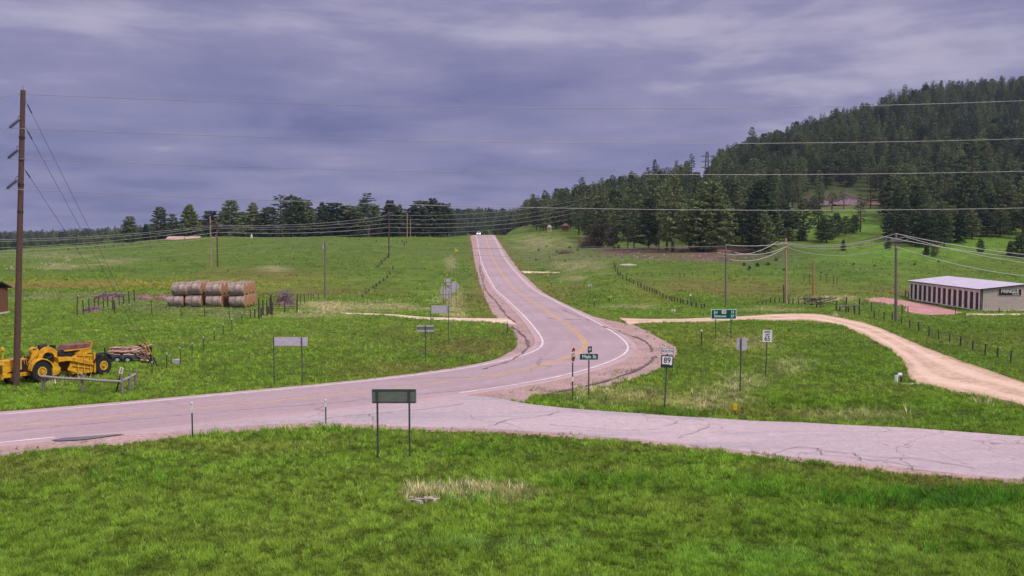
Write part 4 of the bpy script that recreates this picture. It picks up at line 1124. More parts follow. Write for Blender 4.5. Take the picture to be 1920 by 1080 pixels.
# stop sign, turned almost edge on
t, g, s = sgn('stop_sign', 'red stop sign seen almost edge on, on a post with a white reflective band', 1073.5, 751, 'stop sign')
rs = thing('stop_face', '', '', (0, 0, 0)); bpy.data.objects.remove(rs)
a = radians(68); Rm = Matrix.Rotation(a, 3, 'Z')
def rot_mb(mb, R): mb.v = [tuple(R @ Vector(p)) for p in mb.v]; return mb
zc_ = (751 - 663.5) * s; R0 = 15.3 * s
octo = [(R0 * 1.02 * cos(pi / 8 + k * pi / 4), zc_ + R0 * 1.02 * sin(pi / 8 + k * pi / 4)) for k in range(8)]
mb = MB(); mb.prism(octo, -0.035, -0.030); face = obj('rim', rot_mb(mb, Rm), M['white_sign'], t)
octo2 = [(R0 * 0.93 * cos(pi / 8 + k * pi / 4), zc_ + R0 * 0.93 * sin(pi / 8 + k * pi / 4)) for k in range(8)]
mb = MB(); mb.prism(octo2, -0.040, -0.0355); obj('face', rot_mb(mb, Rm), M['red_sign'], t)
tx = text('lettering', 'STOP', R0 * 0.95, M['legend_pure'], t, tuple(Rm @ Vector((0, -0.044, zc_))), (pi / 2, 0, a), 0.02, 0.9)
post(t, 0, 0, zc_ + R0 * 0.6, 0.075, 'galv')
mb = MB(); mb.box((0, -0.02, (751 - 710) * s), (0.085, 0.05, 8 * s)); obj('reflective_band', mb, M['white_sign'], t)

# street name sign with a small plate behind
t, g, s = sgn('street_sign', 'green Main St name sign with a small dark route plate above it', 1103.8, 748, 'street sign')
z0 = (748 - 667.5) * s
mb = MB(); mb.prism([(a_, c + z0) for a_, c in rounded(36 * s, 12.5 * s, 0.03)], -0.036, -0.031); obj('rim', mb, M['trim_white'], t)
mb = MB(); mb.prism([(a_, c + z0) for a_, c in rounded(33.6 * s, 10.4 * s, 0.03)], -0.041, -0.0365); obj('panel', mb, M['green_dark'], t)
text('lettering', 'Main St', 9.2 * s, M['legend_white'], t, (0.4 * s, -0.045, z0), bold=0.02, xs=0.98)
z1 = (748 - 653.5) * s; a = radians(38); Rm = Matrix.Rotation(a, 3, 'Z')
mb = MB(); mb.prism([(a_, c) for a_, c in rounded(10.5 * s, 11 * s, 0.03)], -0.03, -0.025); mb = rot_mb(mb, Rm); mb.v = [(x + 1.2 * s, y_, z + z1) for x, y_, z in mb.v]; obj('route_plate', mb, M['green_dark'], t)
text('lettering', '89', 6.5 * s, M['legend_pure'], t, (1.2 * s + sin(a) * 0.033, -cos(a) * 0.033, z1), (pi / 2, 0, a), 0.0, 0.9)
post(t, 0, 0, (748 - 649) * s, 0.075)

# SOUTH 89 marker
t, g, s = sgn('route_sign', 'South 89 route marker on a leaning post beside the gravel shoulder', 1246, 768, 'road sign', tilt=(0, radians(2.3), 0))
zs = (768 - 656.5) * s; z8 = (768 - 676) * s
mb = MB(); mb.prism([(a_, c + zs) for a_, c in rounded(23 * s, 11.4 * s, 0.02)], -0.036, -0.031); obj('direction_plate', mb, M['legend_black'], t)
mb = MB(); mb.prism([(a_, c + zs) for a_, c in rounded(21.4 * s, 9.8 * s, 0.02)], -0.040, -0.0365); obj('direction_face', mb, M['white_sign'], t)
text('lettering', 'SOUTH', 7.6 * s, M['legend_black'], t, (0, -0.044, zs), bold=0.015, xs=0.82)
mb = MB(); mb.prism([(a_, c + z8) for a_, c in rounded(23 * s, 23.5 * s, 0.03)], -0.036, -0.031); obj('route_plate', mb, M['green_dark'], t)
# outline of the state on the plate
st = [(-9.2, 9.0), (9.6, 9.0), (9.8, 5), (9.2, 4), (9.7, -6.0), (8.2, -7.4), (5, -6.2), (2, -5.6), (-9.2, -5.6)]
mb = MB(); mb.prism([(x * s, z * s + z8 + 0.4 * s) for x, z in st], -0.041, -0.0365); obj('route_face', mb, M['white_sign'], t)
text('lettering', '89', 15 * s, M['legend_black'], t, (0, -0.045, z8 + 1.9 * s), bold=0.014, xs=0.92)
post(t, 0, 0, (768 - 651) * s, 0.075)

# distance sign
t, g, s = sgn('distance_sign', 'green distance sign reading Jct 18 and Edgemont, beyond the dirt track', 1356, 634, 'road sign')
cx = 0.0; zc_ = (634 - 588.7) * s; W, Hh = 47.5 * s, 18.5 * s
mb = MB(); mb.prism([(a_, c + zc_) for a_, c in rounded(W, Hh, 0.05)], -0.056, -0.051); obj('rim', mb, M['legend_white'], t)
mb = MB(); mb.prism([(a_, c + zc_) for a_, c in rounded(W - 2.2 * s, Hh - 2.2 * s, 0.04)], -0.062, -0.0565); obj('panel', mb, M['green_sign'], t)
text('lettering', 'Jct', 6.6 * s, M['legend_white'], t, (-15 * s, -0.066, zc_ + 3.9 * s), bold=0.03)
mb = MB(); mb.prism([(a_ + 0.5 * s, c + zc_ + 4.2 * s) for a_, c in rounded(8.2 * s, 6.6 * s, 0.06)], -0.067, -0.063); obj('route_shield', mb, M['legend_pure'], t)
text('lettering', '18', 5.4 * s, M['legend_black'], t, (0.5 * s, -0.071, zc_ + 4.2 * s), bold=0.0)
text('lettering', '15', 6.4 * s, M['legend_white'], t, (16.5 * s, -0.066, zc_ + 3.9 * s), bold=0.03)
text('lettering', 'Edgemont', 6.4 * s, M['legend_white'], t, (-6.5 * s, -0.066, zc_ - 3.6 * s), bold=0.02, xs=0.86)
text('lettering', '27', 6.4 * s, M['legend_white'], t, (16.5 * s, -0.066, zc_ - 3.6 * s), bold=0.03)
post(t, -14.5 * s, 0, zc_ + Hh * 0.4, 0.075); post(t, 14.5 * s, 0, zc_ + Hh * 0.4, 0.075)

# speed limit
t, g, s = sgn('speed_limit_sign', 'white speed limit 65 sign on a thin post in the right ditch', 1435.5, 708, 'road sign', tilt=(0, radians(1.2), 0))
zc_ = (708 - 628.8) * s
mb = MB(); mb.prism([(a_, c + zc_) for a_, c in rounded(17.6 * s, 22.6 * s, 0.04)], -0.041, -0.036); obj('panel', mb, M['white_sign'], t)
text('lettering', 'SPEED', 5.4 * s, M['legend_black'], t, (0, -0.046, zc_ + 7.4 * s), bold=0.01, xs=0.8)
text('lettering', 'LIMIT', 4.6 * s, M['legend_black'], t, (0, -0.046, zc_ + 2.2 * s), bold=0.01, xs=0.85)
text('lettering', '65', 12.5 * s, M['legend_black'], t, (0, -0.046, zc_ - 5.2 * s), bold=0.012, xs=0.9)
post(t, 0, 0, zc_ + 9 * s, 0.065)

# delineators and markers
def delineator(px, by, ty, label, kind='white', group='roadside delineator posts'):
    g = G(px, by); s = g.y / F; h = (by - ty) * s
    t = thing('delineator_post', label, 'delineator', g, group=group)
    w = 0.09 if kind in ('white', 'dark') else 0.07
    if kind == 'white':
        mb = MB().box((0, 0, h / 2 - 0.1), (w * 0.7, 0.03, h + 0.2)); obj('post', mb, M['galv'], t)
        mb = MB().box((0, -0.02, h * 0.86), (w * 1.15, 0.02, h * 0.30)); mb.tube([(0, -0.02, h * 0.99), (0, -0.02, h * 1.03)], [0.06, 0.03], 8); obj('reflector', mb, M['white_post'], t)
        mb = MB().box((-w * 0.45, 0.0, h * 0.4), (w * 0.22, 0.035, h * 0.8)); obj('white_flange', mb, M['white_post'], t)
    elif kind == 'dark':
        mb = MB().box((0, 0, h / 2 - 0.1), (w, 0.03, h + 0.2)); obj('post', mb, M['steel_dark'], t)
        mb = MB().tube([(0, -0.04, h * 0.93), (0, -0.02, h * 0.93)], 0.085, 12); obj('reflector', mb, M['legend_white'], t)
    else:
        mb = MB().box((0, 0, h / 2 - 0.1), (w, 0.03, h + 0.2)); obj('post', mb, M['steel_dark'], t)
        mb = MB().box((0, -0.03, h * 0.85), (0.22, 0.02, h * 0.32)); obj('reflector', mb, M['yellow_sign'], t)
    return t
delineator(361, 821, 754, 'white topped delineator standing in the front grass at the left pavement edge')
delineator(611, 794, 749, 'white topped delineator on the pavement edge beside the two post sign')
delineator(951, 626, 601, 'dark delineator on the inside of the highway curve at the left dirt track', 'dark')
delineator(1315, 649, 617, 'dark delineator with pale round reflector beside the right dirt track', 'dark')
delineator(1114.5, 574, 561, 'dark delineator with pale reflector on the right verge above the curve', 'dark')
delineator(1034, 539, 527, 'dark delineator close to the pale dirt turn off on the right', 'dark')
delineator(1028, 525, 515, 'yellow marker low in the grass just below the pale dirt turn off', 'yellow')
delineator(1146, 567, 554, 'yellow topped marker in the right verge, right one of a close pair', 'yellow')
delineator(1142.5, 567, 556, 'dark post without reflector face, left one of a close pair in the right verge', 'dark')
delineator(839, 524, 514, 'yellow marker in the grass just above the roadside sign cluster', 'yellow')
delineator(846, 487, 480, 'yellow marker in the left verge below the pennant sign', 'yellow')
delineator(895, 518, 508, 'dark delineator at the left gravel edge on the climb, upper one', 'dark')
delineator(907, 552, 539, 'dark delineator at the left gravel edge on the climb, lower one', 'dark')
# yellow marker at the front right
t, g, s = sgn('pipeline_marker', 'bright yellow short marker post by the side road', 1378, 775, 'marker')
mb = MB(); mb.prism([(a_, c + 12.5 * s) for a_, c in rounded(7 * s, 12.5 * s, 0.03)], -0.035, -0.02); obj('panel', mb, M['yellow_sign'], t)
mb = MB().box((0, 0, 6 * s), (0.07, 0.03, 16 * s)); obj('post', mb, M['pole_brown'], t)
mb = MB().box((0, -0.04, 12.5 * s), (1.2 * s, 0.006, 6 * s)); obj('stripe', mb, M['machine'], t)
# culvert pipe frame beside the dirt track
t, g, s = sgn('bent_pipe', 'white bent pipe frame standing at the lower edge of the dirt track', 1686, 721, 'pipe')
mb = MB(); mb.tube([(-6 * s, 0, -0.2), (-6 * s, 0, 17 * s), (-2 * s, 0, 19 * s), (4 * s, 0, 18.5 * s)], 0.12, 8); obj('white_pipe', mb, M['white_post'], t, True)
mb = MB(); mb.tube([(5 * s, 0.1, -0.2), (5 * s, 0.1, 18 * s)], 0.07, 6); mb.tube([(-5 * s, 0.1, 19.5 * s), (8 * s, 0.1, 20 * s)], 0.07, 6); obj('dark_pipe', mb, M['wood_dark'], t, True)
t, g, s = sgn('concrete_slab', 'pale flat concrete slab lying in the grass at the track edge', 1708, 722, 'slab')
mb = MB(); mb.box((0, 0, 0.03), (1.1, 0.5, 0.14)); obj('slab', mb, M['concrete'], t)

# ------------------------------------------------------------------ fences
def fence(name, label, posts, mat='wood_dark', r=0.05, cat='fence', wires=3, seed=0, steel=False, rail=None):
    """posts: (px, base y, top y)"""
    rr = random.Random(seed); g0 = G(posts[0][0], posts[0][1]); t = thing(name, label, cat, g0)
    tops = []; prev = None
    for i, (px, by, ty) in enumerate(posts):
        g = G(px, by); s = g.y / F; h = (by - ty) * s; lean = Vector((rr.uniform(-0.05, 0.05) * h, rr.uniform(-0.05, 0.05) * h, h))
        b = g - g0; rad = r * rr.uniform(0.85, 1.2)
        mb = MB()
        if steel: mb.bar(b + Vector((0, 0, -0.2)), b + lean, 0.045); mb.bar(b + Vector((0, 0.02, -0.2)), b + lean + Vector((0, 0.02, 0)), 0.02, 0.06)
        else: mb.tube([b + Vector((0, 0, -0.2)), b + lean * 0.5, b + lean], [rad, rad * 0.97, rad * 0.88], 7)
        obj('post', mb, M[mat], t)
        if steel:
            mb = MB().bar(b + lean * 0.86, b + lean * 0.995, 0.055); obj('white_tip', mb, M['white_post'], t)
        tops.append((b, lean))
    mb = MB()
    for (b0, l0), (b1, l1) in zip(tops[:-1], tops[1:]):
        for k in range(wires):
            f = 0.92 - 0.27 * k; mb.tube([b0 + l0 * f, (b0 + l0 * f + b1 + l1 * f) / 2 - Vector((0, 0, 0.02)), b1 + l1 * f], 0.009, 4, False)
    if wires: obj('wire', mb, M['wire_dark'], t)
    if rail:
        mb = MB()
        for (i, f0, j, f1) in rail:
            a, b_ = tops[i][0] + tops[i][1] * f0, tops[j][0] + tops[j][1] * f1
            mb.tube([a + Vector((0, -0.09, 0)), (a + b_) / 2 + Vector((0, -0.1, -0.03)), b_ + Vector((0, -0.09, 0))], 0.075, 8)
        obj('rail', mb, M['wood_rail'], t, True)
    return t
fence('rail_fence', 'short weathered wooden rail fence corner in front of the yellow scraper',
      [(81.5,731,699),(154,736,701),(229.5,739,702),(243.5,730.5,698.5),(254,724.5,693.5)], 'wood_grey', 0.10, wires=0, seed=3, rail=[(0,0.82,1,0.74),(1,0.76,2,0.66),(2,0.68,4,0.76)])
# leaning marker with a pale plate
t, g, s = sgn('object_marker', 'leaning dark post with a pale yellow plate and a dark stripe at the rail fence', 217.5, 737, 'marker', tilt=(0, radians(15), 0))
hm = 51 * s
mb = MB().bar((0, 0, -0.2), (0, 0, hm), 0.075); obj('post', mb, M['steel_dark'], t)
mb = MB().box((0, -0.05, hm - 6.2 * s), (7.2 * s, 0.012, 12.5 * s)); obj('plate', mb, M['trim_cream'], t)
mb = MB().box((0.2 * s, -0.062, hm - 6.2 * s), (1.9 * s, 0.006, 8.5 * s)); obj('stripe', mb, M['rust'], t)
fence('wire_fence', 'line of thin steel posts running from the trailer up to the hay bales',
      [(285,700,677),(312,690,660),(339,676,650),(360,669,641),(382,656,630),(402,641.5,615),(419,631.5,605.5),(435.5,621.5,596),(454,609,585),(478,597,578)], 'steel_dark', 0.04, wires=2, seed=5, steel=True)
fence('corral_fence', 'weathered post corral left of the hay bales around the brush heap',
      [(144.5,591,556),(157,590,562.5),(167,587.5,559.5),(177.5,583,557.5),(184.5,580,557),(194,577,557),(202,575,556.5),(211,582,556),(215,587,563),(224,572,555),(232,569,555),(242,569,546),(252,566.5,543.5)], 'wood_dark', 0.07, wires=3, seed=6)
fence('corral_fence', 'sparse post and wire fence in front of the hay bales',
      [(215,587,566),(285.5,593,563),(340,591,573),(384,593,575),(430,595,578),(470,597,580)], 'steel_dark', 0.045, wires=3, seed=7)
fence('corral_fence', 'dark close set corral posts just right of the hay bales',
      [(478,598,579),(485.5,597,559),(489.5,594,578),(493.5,592,562),(501,591,563),(503.5,589,575),(507,590,558),(510.5,591,552)], 'wood_dark', 0.10, wires=2, seed=8)
t = fence('pipe_gate', 'rusty livestock gate panel right of the hay bales',
      [(512,582,566),(534,585,560),(557,583,551)], 'wood_dark', 0.08, 'gate', wires=0, seed=9)
g0 = G(512, 582); g1 = G(557, 583); d = g1 - g0
mb = MB()
for f in (0.3, 0.55, 0.85, 1.15, 1.45): mb.tube([Vector((0, -0.1, f)), d + Vector((0, -0.1, f))], 0.03, 5)
for f in (0.02, 0.25, 0.5, 0.75, 0.98): mb.tube([d * f + Vector((0, -0.1, 0.25)), d * f + Vector((0, -0.1, 1.5))], 0.025, 5)
obj('gate_panel', mb, M['rust'], t)
fence('wire_fence', 'row of short posts running right from the livestock gate to the single pole',
      [(563,569,551),(571,567,550),(578,563,548),(583.5,562,549),(587,562,551),(597,561,549)], 'wood_dark', 0.06, wires=2, seed=10)
fence('wire_fence', 'fence of wooden posts along the far side of the dirt track at right',
      [(1639,597,582),(1657.5,600,585),(1673,602,588),(1690,608,593),(1706,617,599),(1723,622,603),(1741.5,631,611),(1760,639,618),(1780.5,645,625),(1801,650,630),(1824,657,638),(1847,667,644),(1870,672,652),(1895,681,657),(1922,692,667),(1950,703,678)], 'wood_dark', 0.065, wires=3, seed=11)
pts = [(1152,502,491),(1154,509,496),(1158,515,503),(1163,519,509)]
for px, y in [(1168,523),(1174,526),(1181,529.5),(1188,533),(1196,536),(1202,539),(1208,542),(1213,545),(1218,547),(1223,549),(1228,551),(1232,552.5),(1237,555),(1243,558),(1249,561),(1256,563.5),(1260,564.5),(1265,565.5),(1270,566.5),(1276,568),(1281,569.5),(1289,571),(1297,574),(1305,576),(1315,578),(1321,577)]:
    pts.append((px, y, y - 8.5))
fence('wire_fence', 'long curving fence of closely set dark posts crossing the right pasture', pts, 'wood_dark', 0.10, wires=2, seed=12)
fence('pipe_fence', 'thin pipe rail fence crossing the far right pasture',
      [(1160,516,510.5),(1195,517,511),(1206,516,510.5),(1222,516,511),(1238,517,511.5),(1260,517,513),(1275,518,512),(1283,518,512),(1298,515.5,510.5),(1339,516,508),(1446,512,507),(1488,511,504)], 'wood_dark', 0.07, wires=2, seed=13)
fence('wire_fence', 'fence climbing the left pasture toward the red brown power pole',
      [(680,558,553),(686,551,546),(692,547,541.5),(700,541,535.5),(706,537,531),(712,532,526.5),(719,527,521.5),(726,522,516),(731,515,509),(737,505,498.5)], 'wood_dark', 0.16, wires=3, seed=14)
fence('wire_fence', 'short fence of dark posts just below the red brown pole on the left rise',
      [(708,503,497.5),(712,498,492),(716,494,488),(720,490,484.5),(723,487,481),(727,484,478)], 'wood_dark', 0.16, wires=3, seed=15)
fence('wire_fence', 'fence of small posts on the crest of the left pasture',
      [(640,451,447),(674,452,447.5),(706,456,450),(745,455.5,450.5),(754,457,450.5),(758,462,453),(762,458,451)], 'wood_dark', 0.13, wires=2, seed=16)
pts = [(x, 484 - (x - 128) * 0.112, 478.5 - (x - 128) * 0.112) for x in range(128, 312, 17)]
pts = [(x, 471 - (x - 128) * 0.085, 465 - (x - 128) * 0.085) for x in range(128, 312, 17)]
fence('rail_fence', 'long dark rail fence along the left skyline below the bright green bushes', pts, 'wood_dark', 0.14, wires=3, seed=17)
fence('wire_fence', 'short posts standing in the pasture behind the orange brown pole',
      [(1508,527,513),(1518,528,512),(1538,528,515),(1549,531,517),(1563,533,519),(1569,533,518)], 'wood_dark', 0.06, wires=1, seed=18)
# junk corral behind the dirt track
fence('corral_fence', 'jumbled old corral of dark posts between the tan power pole and the dirt track',
      [(1420.5,571,565),(1429.5,570.5,563.5),(1436.5,570,561.5),(1445,569,558.5),(1453,569,558),(1461,570,558),(1469.5,570,533),(1479,571,559.5),(1487,571,560),(1497.5,572,560.5),(1508,574,560),(1522,573,561),(1531,576,563),(1538,577,556)], 'wood_dark', 0.09, wires=2, seed=19)
t = thing('loading_chute', 'tangled heap of old boards and rails in the middle of the junk corral', 'scrap heap', G(1548, 576)); r_ = random.Random(5); s = G(1548, 576).y / F
for nme, mt, n in (('board', 'wood_grey', 14), ('rail', 'wood_dark', 18)):
    mb = MB()
    for k in range(n):
        x = r_.uniform(-38, 12) * s; z = r_.uniform(0.3, 1.3); L_ = r_.uniform(0.5, 1.4); an = r_.uniform(-0.5, 0.5)
        mb.bar((x - L_ * cos(an), r_.uniform(-0.6, 0.6), z - L_ * sin(an) * 0.5), (x + L_ * cos(an), r_.uniform(-0.6, 0.6), z + L_ * sin(an) * 0.5), 0.07)
    obj(nme, mb, M[mt], t)
fence('corral_fence', 'square wooden pen with a top rail at the right end of the junk corral',
      [(1568,582,565),(1574.5,582,572),(1586,584,557),(1591,585,574),(1602,589,573),(1611,591,559)], 'wood_dark', 0.10, wires=0, seed=20, rail=[(1,0.9,5,0.6),(0,0.5,3,0.9)])
fence('wire_fence', 'leaning posts between the square pen and the grey power pole',
      [(1634,584,567),(1691,588,572),(1702,587,574)], 'wood_dark', 0.07, wires=2, seed=21)
fence('hitching_rail', 'small dark wooden rail standing behind the far left corner of the storage units',
      [(1697,558,544),(1703,558,546)], 'wood_dark', 0.12, 'rail', wires=0, seed=22, rail=[(0,0.8,1,0.8)])
tag_posts = [('slim dark post standing right in front of the dark maroon doors', 1791, 589, 576), ('thin leaning stake in front of the tan gable wall', 1873, 588, 577), ('lone small post in the pasture right of the green distance sign', 1396, 574, 569)]
for lab, px, by, ty in tag_posts:
    g = G(px, by); s = g.y / F; t = thing('post', lab, 'post', g); obj('stake', MB().tube([(0, 0, -0.2), (0.05, 0, (by - ty) * s)], 0.05, 6), M['wood_dark'], t)
t, g, s = sgn('lamp_marker', 'leaning post with a pale round top at the lower end of the curving fence', 1296, 572, 'marker')
mb = MB().bar((0, 0, -0.2), (-1.5 * s, 0, 17 * s), 0.09); obj('post', mb, M['wood_dark'], t); mb = MB().box((-1.6 * s, -0.05, 19 * s), (3.2 * s, 0.05, 4.5 * s)); obj('plate', mb, M['trim_cream'], t)
for lab, px, by in (('left of two small pale boxes in the verge below the curving fence', 1260.5, 585), ('right of two small pale boxes in the verge below the curving fence', 1265, 585)):
    t, g, s = sgn('utility_box', lab, px, by, 'utility box', group='pale boxes below the curving fence'); obj('box', MB().box((0, 0, 2.6 * s), (2.8 * s, 0.25, 5.5 * s), taper=0.9), M['trim_cream'], t)
t, g, s = sgn('feed_trough', 'small grey box shaped trough beside the thin steel posts', 331, 683, 'trough')
mb = MB().box((0, 0, 5.5 * s), (12 * s, 0.35, 8 * s), taper=1.1); obj('tub', mb, M['alu'], t); mb = MB().bar((-7 * s, 0, 0), (-4 * s, 0, 11 * s), 0.06); mb.bar((7 * s, 0, 0), (7 * s, 0, 10 * s), 0.06); obj('leg', mb, M['steel_dark'], t)

# ------------------------------------------------------------------ hay bales
bg = G(398, 575); SB = bg.y / F
def bale_mesh(seed):
    r = random.Random(seed); n = 26; L = 0.5; R = 0.5; mb = MB(); rings = 8
    for i in range(rings + 1):
        x = -L + 2 * L * i / rings; e = 1 - 0.06 * (abs(2 * i / rings - 1) ** 6)
        for k in range(n):
            a = 2 * pi * k / n; rr = R * e * (1 + 0.018 * sin(3 * a + seed) + r.uniform(-0.016, 0.016)); z = rr * sin(a)
            if z < -0.44: z = -0.44 - (z + 0.44) * -0.2
            mb.v.append((x, rr * cos(a), z))
    for i in range(rings):
        for k in range(n):
            k2 = (k + 1) % n; mb.f.append((i * n + k, (i + 1) * n + k, (i + 1) * n + k2, i * n + k2))
    return mb, n, rings
bm_variants = []
for sd_ in range(4):
    mb, n, rings = bale_mesh(sd_); me = mb.mesh('wrap'); me.materials.append(M['bale']); me.polygons.foreach_set('use_smooth', [True] * len(me.polygons))
    eb_ = MB(); r = random.Random(sd_ + 50)
    for side in (-1, 1):
        o = len(eb_.v); base_i = 0 if side < 0 else rings * n
        for f in (1.0, 0.75, 0.5, 0.25):
            for k in range(n):
                p = mb.v[base_i + k]; eb_.v.append((side * (0.5 + 0.02 * (1 - f)) + r.uniform(-0.008, 0.008), p[1] * f, p[2] * f))
        eb_.v.append((side * 0.525, 0, 0)); c = len(eb_.v) - 1
        for j in range(3):
            for k in range(n): eb_.f.append((o + j * n + k, o + j * n + (k + 1) % n, o + (j + 1) * n + (k + 1) % n, o + (j + 1) * n + k))
        for k in range(n): eb_.f.append((o + 3 * n + k, o + 3 * n + (k + 1) % n, c))
    me2 = eb_.mesh('end_face'); me2.materials.append(M['bale_end'])
    bm_variants.append((me, me2))
BL, BD = 28.8 * SB, 24.2 * SB
nb_ = 0
def bale(px, top, row, label, dz=0.0, dx=0.0):
    global nb_
    cx = (px - 960) / F * bg.y; yy = bg.y + row * BD * 0.98 + random.uniform(-0.1, 0.1); zz = bg.z + (BD * 0.44 if not top else BD * 1.36) + dz
    # keep columns parallel to the line of sight of the photograph's stack : rows run straight back
    t = thing('hay_bale', label, 'hay bale', (cx + dx - row * 0.05, yy, zz - BD * 0.44), random.uniform(-0.03, 0.03), 'round hay bales in the stack')
    for me_, nm_ in zip(bm_variants[nb_ % 4], ('wrap', 'end_face')):
        o = bpy.data.objects.new(nm_, me_); COL.objects.link(o); o.parent = t; o.location = (0, 0, BD * 0.44); o.scale = (BL, BD, BD)
    nb_ += 1
cols_ = [(330.5, 'left end'), (362.5, 'second column from the left'), (402, 'third column from the left'), (445, 'right end')]
od = ['front', 'second', 'third', 'fourth']
for ci, (px, nm_) in enumerate(cols_):
    for row in range([2, 4, 4, 4][ci]):
        bale(px + (1.5 if ci == 1 else 0), False, row, f'ground level hay bale, {nm_}, {od[row]} row back', 0, 0)
tops_ = [(339, 0, 'left end'), (364, 1, 'second column from the left'), (402.5, 2, 'third column from the left'), (444, 3, 'right end')]
for px, ci, nm_ in tops_:
    for row in range([2, 3, 4, 4][ci]):
        bale(px, True, row, f'top layer hay bale, {nm_}, {od[row]} row back', [0.02, 0.10, 0.02, 0][ci])

# ------------------------------------------------------------------ brush, soil and rock heaps
def heap(name, label, px, by, wpx, hpx, mat, seed, cat='heap', dep=1.0, sticks=0, smat='brush'):
    g = G(px, by); s = g.y / F; r = random.Random(seed); t = thing(name, label, cat, g)
    mb = MB(); nx, ny = 22, 10; W = wpx * s / 2; Hh = hpx * s
    for j in range(ny + 1):
        for i in range(nx + 1):
            u = i / nx * 2 - 1; v = j / ny * 2 - 1
            e = max(0, 1 - abs(u) ** 2.4) * max(0, 1 - v * v)
            h = Hh * (0.6 if sticks else 1.0) * (e ** 0.6) * (0.62 + 0.6 * float(fbm(u * W * 3 + seed * 7, v * 5, 1.6, seed, 2))) + r.uniform(-0.04, 0.06) * (e > 0)
            mb.v.append((u * W, v * dep + r.uniform(-0.05, 0.05), h - 0.08))
    for j in range(ny):
        for i in range(nx):
            q = j * (nx + 1) + i; mb.f.append((q, q + 1, q + nx + 2, q + nx + 1))
    obj('mound', mb, M[mat], t)
    if sticks:
        mb = MB()
        for k in range(sticks):
            u = r.uniform(-0.95, 0.95); x = u * W; z = r.uniform(0.1, 1) * Hh * (1 - u * u * 0.7); L_ = r.uniform(0.3, 0.8) * min(Hh, 4) + 0.3; an = r.uniform(-0.7, 0.9)
            mb.tube([(x - L_ * cos(an) * 0.7, r.uniform(-dep, dep) * 0.7, max(0.0, z - L_ * sin(an) * 0.5)), (x + L_ * cos(an) * 0.7, r.uniform(-dep, dep) * 0.9 - 0.2, z + L_ * abs(sin(an)) * 0.5 + 0.05)], [0.05 + 0.012 * Hh, 0.02], 4)
        obj('branches', mb, M[smat], t)
    return t
heap('brush_heap', 'long purple brown heap of dead brush behind the corral fence', 206, 561, 56, 11.5, 'soil_pile', 1, sticks=60)
heap('soil_heap', 'low purple brown soil heap left of the hay bales', 271, 561, 31, 10, 'soil_pile', 2)
heap('soil_heap', 'low soil heap partly hidden behind the left end of the hay stack', 303, 561, 30, 10, 'soil_pile', 3)
heap('brush_heap', 'small dark brush heap inside the corral fence', 178, 584, 36, 9, 'soil_pile', 4, sticks=40)
heap('brush_heap', 'grey upright heap of old branches behind the livestock gate', 536, 574, 20, 26, 'brush', 5, sticks=70)
heap('log_heap', 'left heap of purple grey cut logs at the foot of the hillside pines', 1537, 385, 44, 17, 'brush', 6, sticks=90, dep=3)
heap('log_heap', 'larger right heap of purple grey cut logs at the foot of the hillside pines', 1586, 384, 60, 20, 'brush', 7, sticks=130, dep=3)
heap('brush_heap', 'low reddish brush heap right of the purple log heaps', 1650, 384, 56, 11, 'brush_red', 8, sticks=80, dep=3, smat='brush_red')
heap('brush_heap', 'dark reddish brush heap with dead branches under the pines right of the crest', 1107, 464, 40, 22, 'shrub_dark', 9, sticks=90, dep=2, smat='brush_red')
heap('brush_heap', 'small dark heap of branches in the grass below the reddish brush', 1062, 476, 30, 8, 'shrub_dark', 10, sticks=40, dep=1.5, smat='brush_red')
heap('brush_heap', 'long low reddish brush band at the lower edge of the pine cluster', 1365, 471, 100, 7, 'brush_red', 11, sticks=130, dep=3, smat='brush_red')
heap('rock_outcrop', 'pinkish brown rock bank between the pines at the right edge', 1914, 342, 40, 16, 'soil_pile', 12, sticks=0, dep=6, cat='rock')
heap('rock_outcrop', 'pale eroded dirt bank under the left end of the pine cluster', 1178, 496, 30, 1.6, 'rock', 13, dep=4, cat='rock')
def rock_mesh(seed):
    r = random.Random(seed); mb = MB(); n, m_ = 8, 5
    for j in range(m_ + 1):
        for k in range(n):
            a = 2 * pi * k / n; b_ = pi / 2 * j / m_; rr = cos(b_) * r.uniform(0.75, 1.1); mb.v.append((rr * cos(a), rr * sin(a) * 0.8, sin(b_) * r.uniform(0.6, 0.85)))
    for j in range(m_):
        for k in range(n): mb.f.append((j * n + k, j * n + (k + 1) % n, (j + 1) * n + (k + 1) % n, (j + 1) * n + k))
    me = mb.mesh('boulder'); me.materials.append(M['rock']); return me
rms = [rock_mesh(i) for i in range(4)]
rk = []
r_ = random.Random(44)
for _ in range(46):
    rk.append((r_.uniform(1150, 1400), r_.triangular(462, 498, 480), 1.6, 'pale boulder strewn on the bank below the pine cluster', 'boulders below the pine cluster'))
for _ in range(14): rk.append((r_.uniform(75, 112), r_.uniform(491, 500), 1.4, 'pale rock in the stony patch on the far left pasture', 'rocks on the far left pasture'))
for _ in range(6): rk.append((r_.uniform(122, 136), r_.uniform(485, 490), 1.8, 'pale rock in the small stony patch up the left pasture', 'rocks up the left pasture'))
for _ in range(7): rk.append((r_.uniform(8, 26), r_.uniform(500, 507), 1.8, 'pale rock at the far left edge behind the big pole', 'rocks at the left edge'))
for (x, y) in ((1491,487),(1497,499),(1547,483),(1596,506),(1603,506),(1607,506),(1617,505),(1625,506),(1701,511),(1639,406),(1455,512)): rk.append((x, y, 1.7, 'pale field stone lying in the pasture below the hill', 'field stones below the hill'))
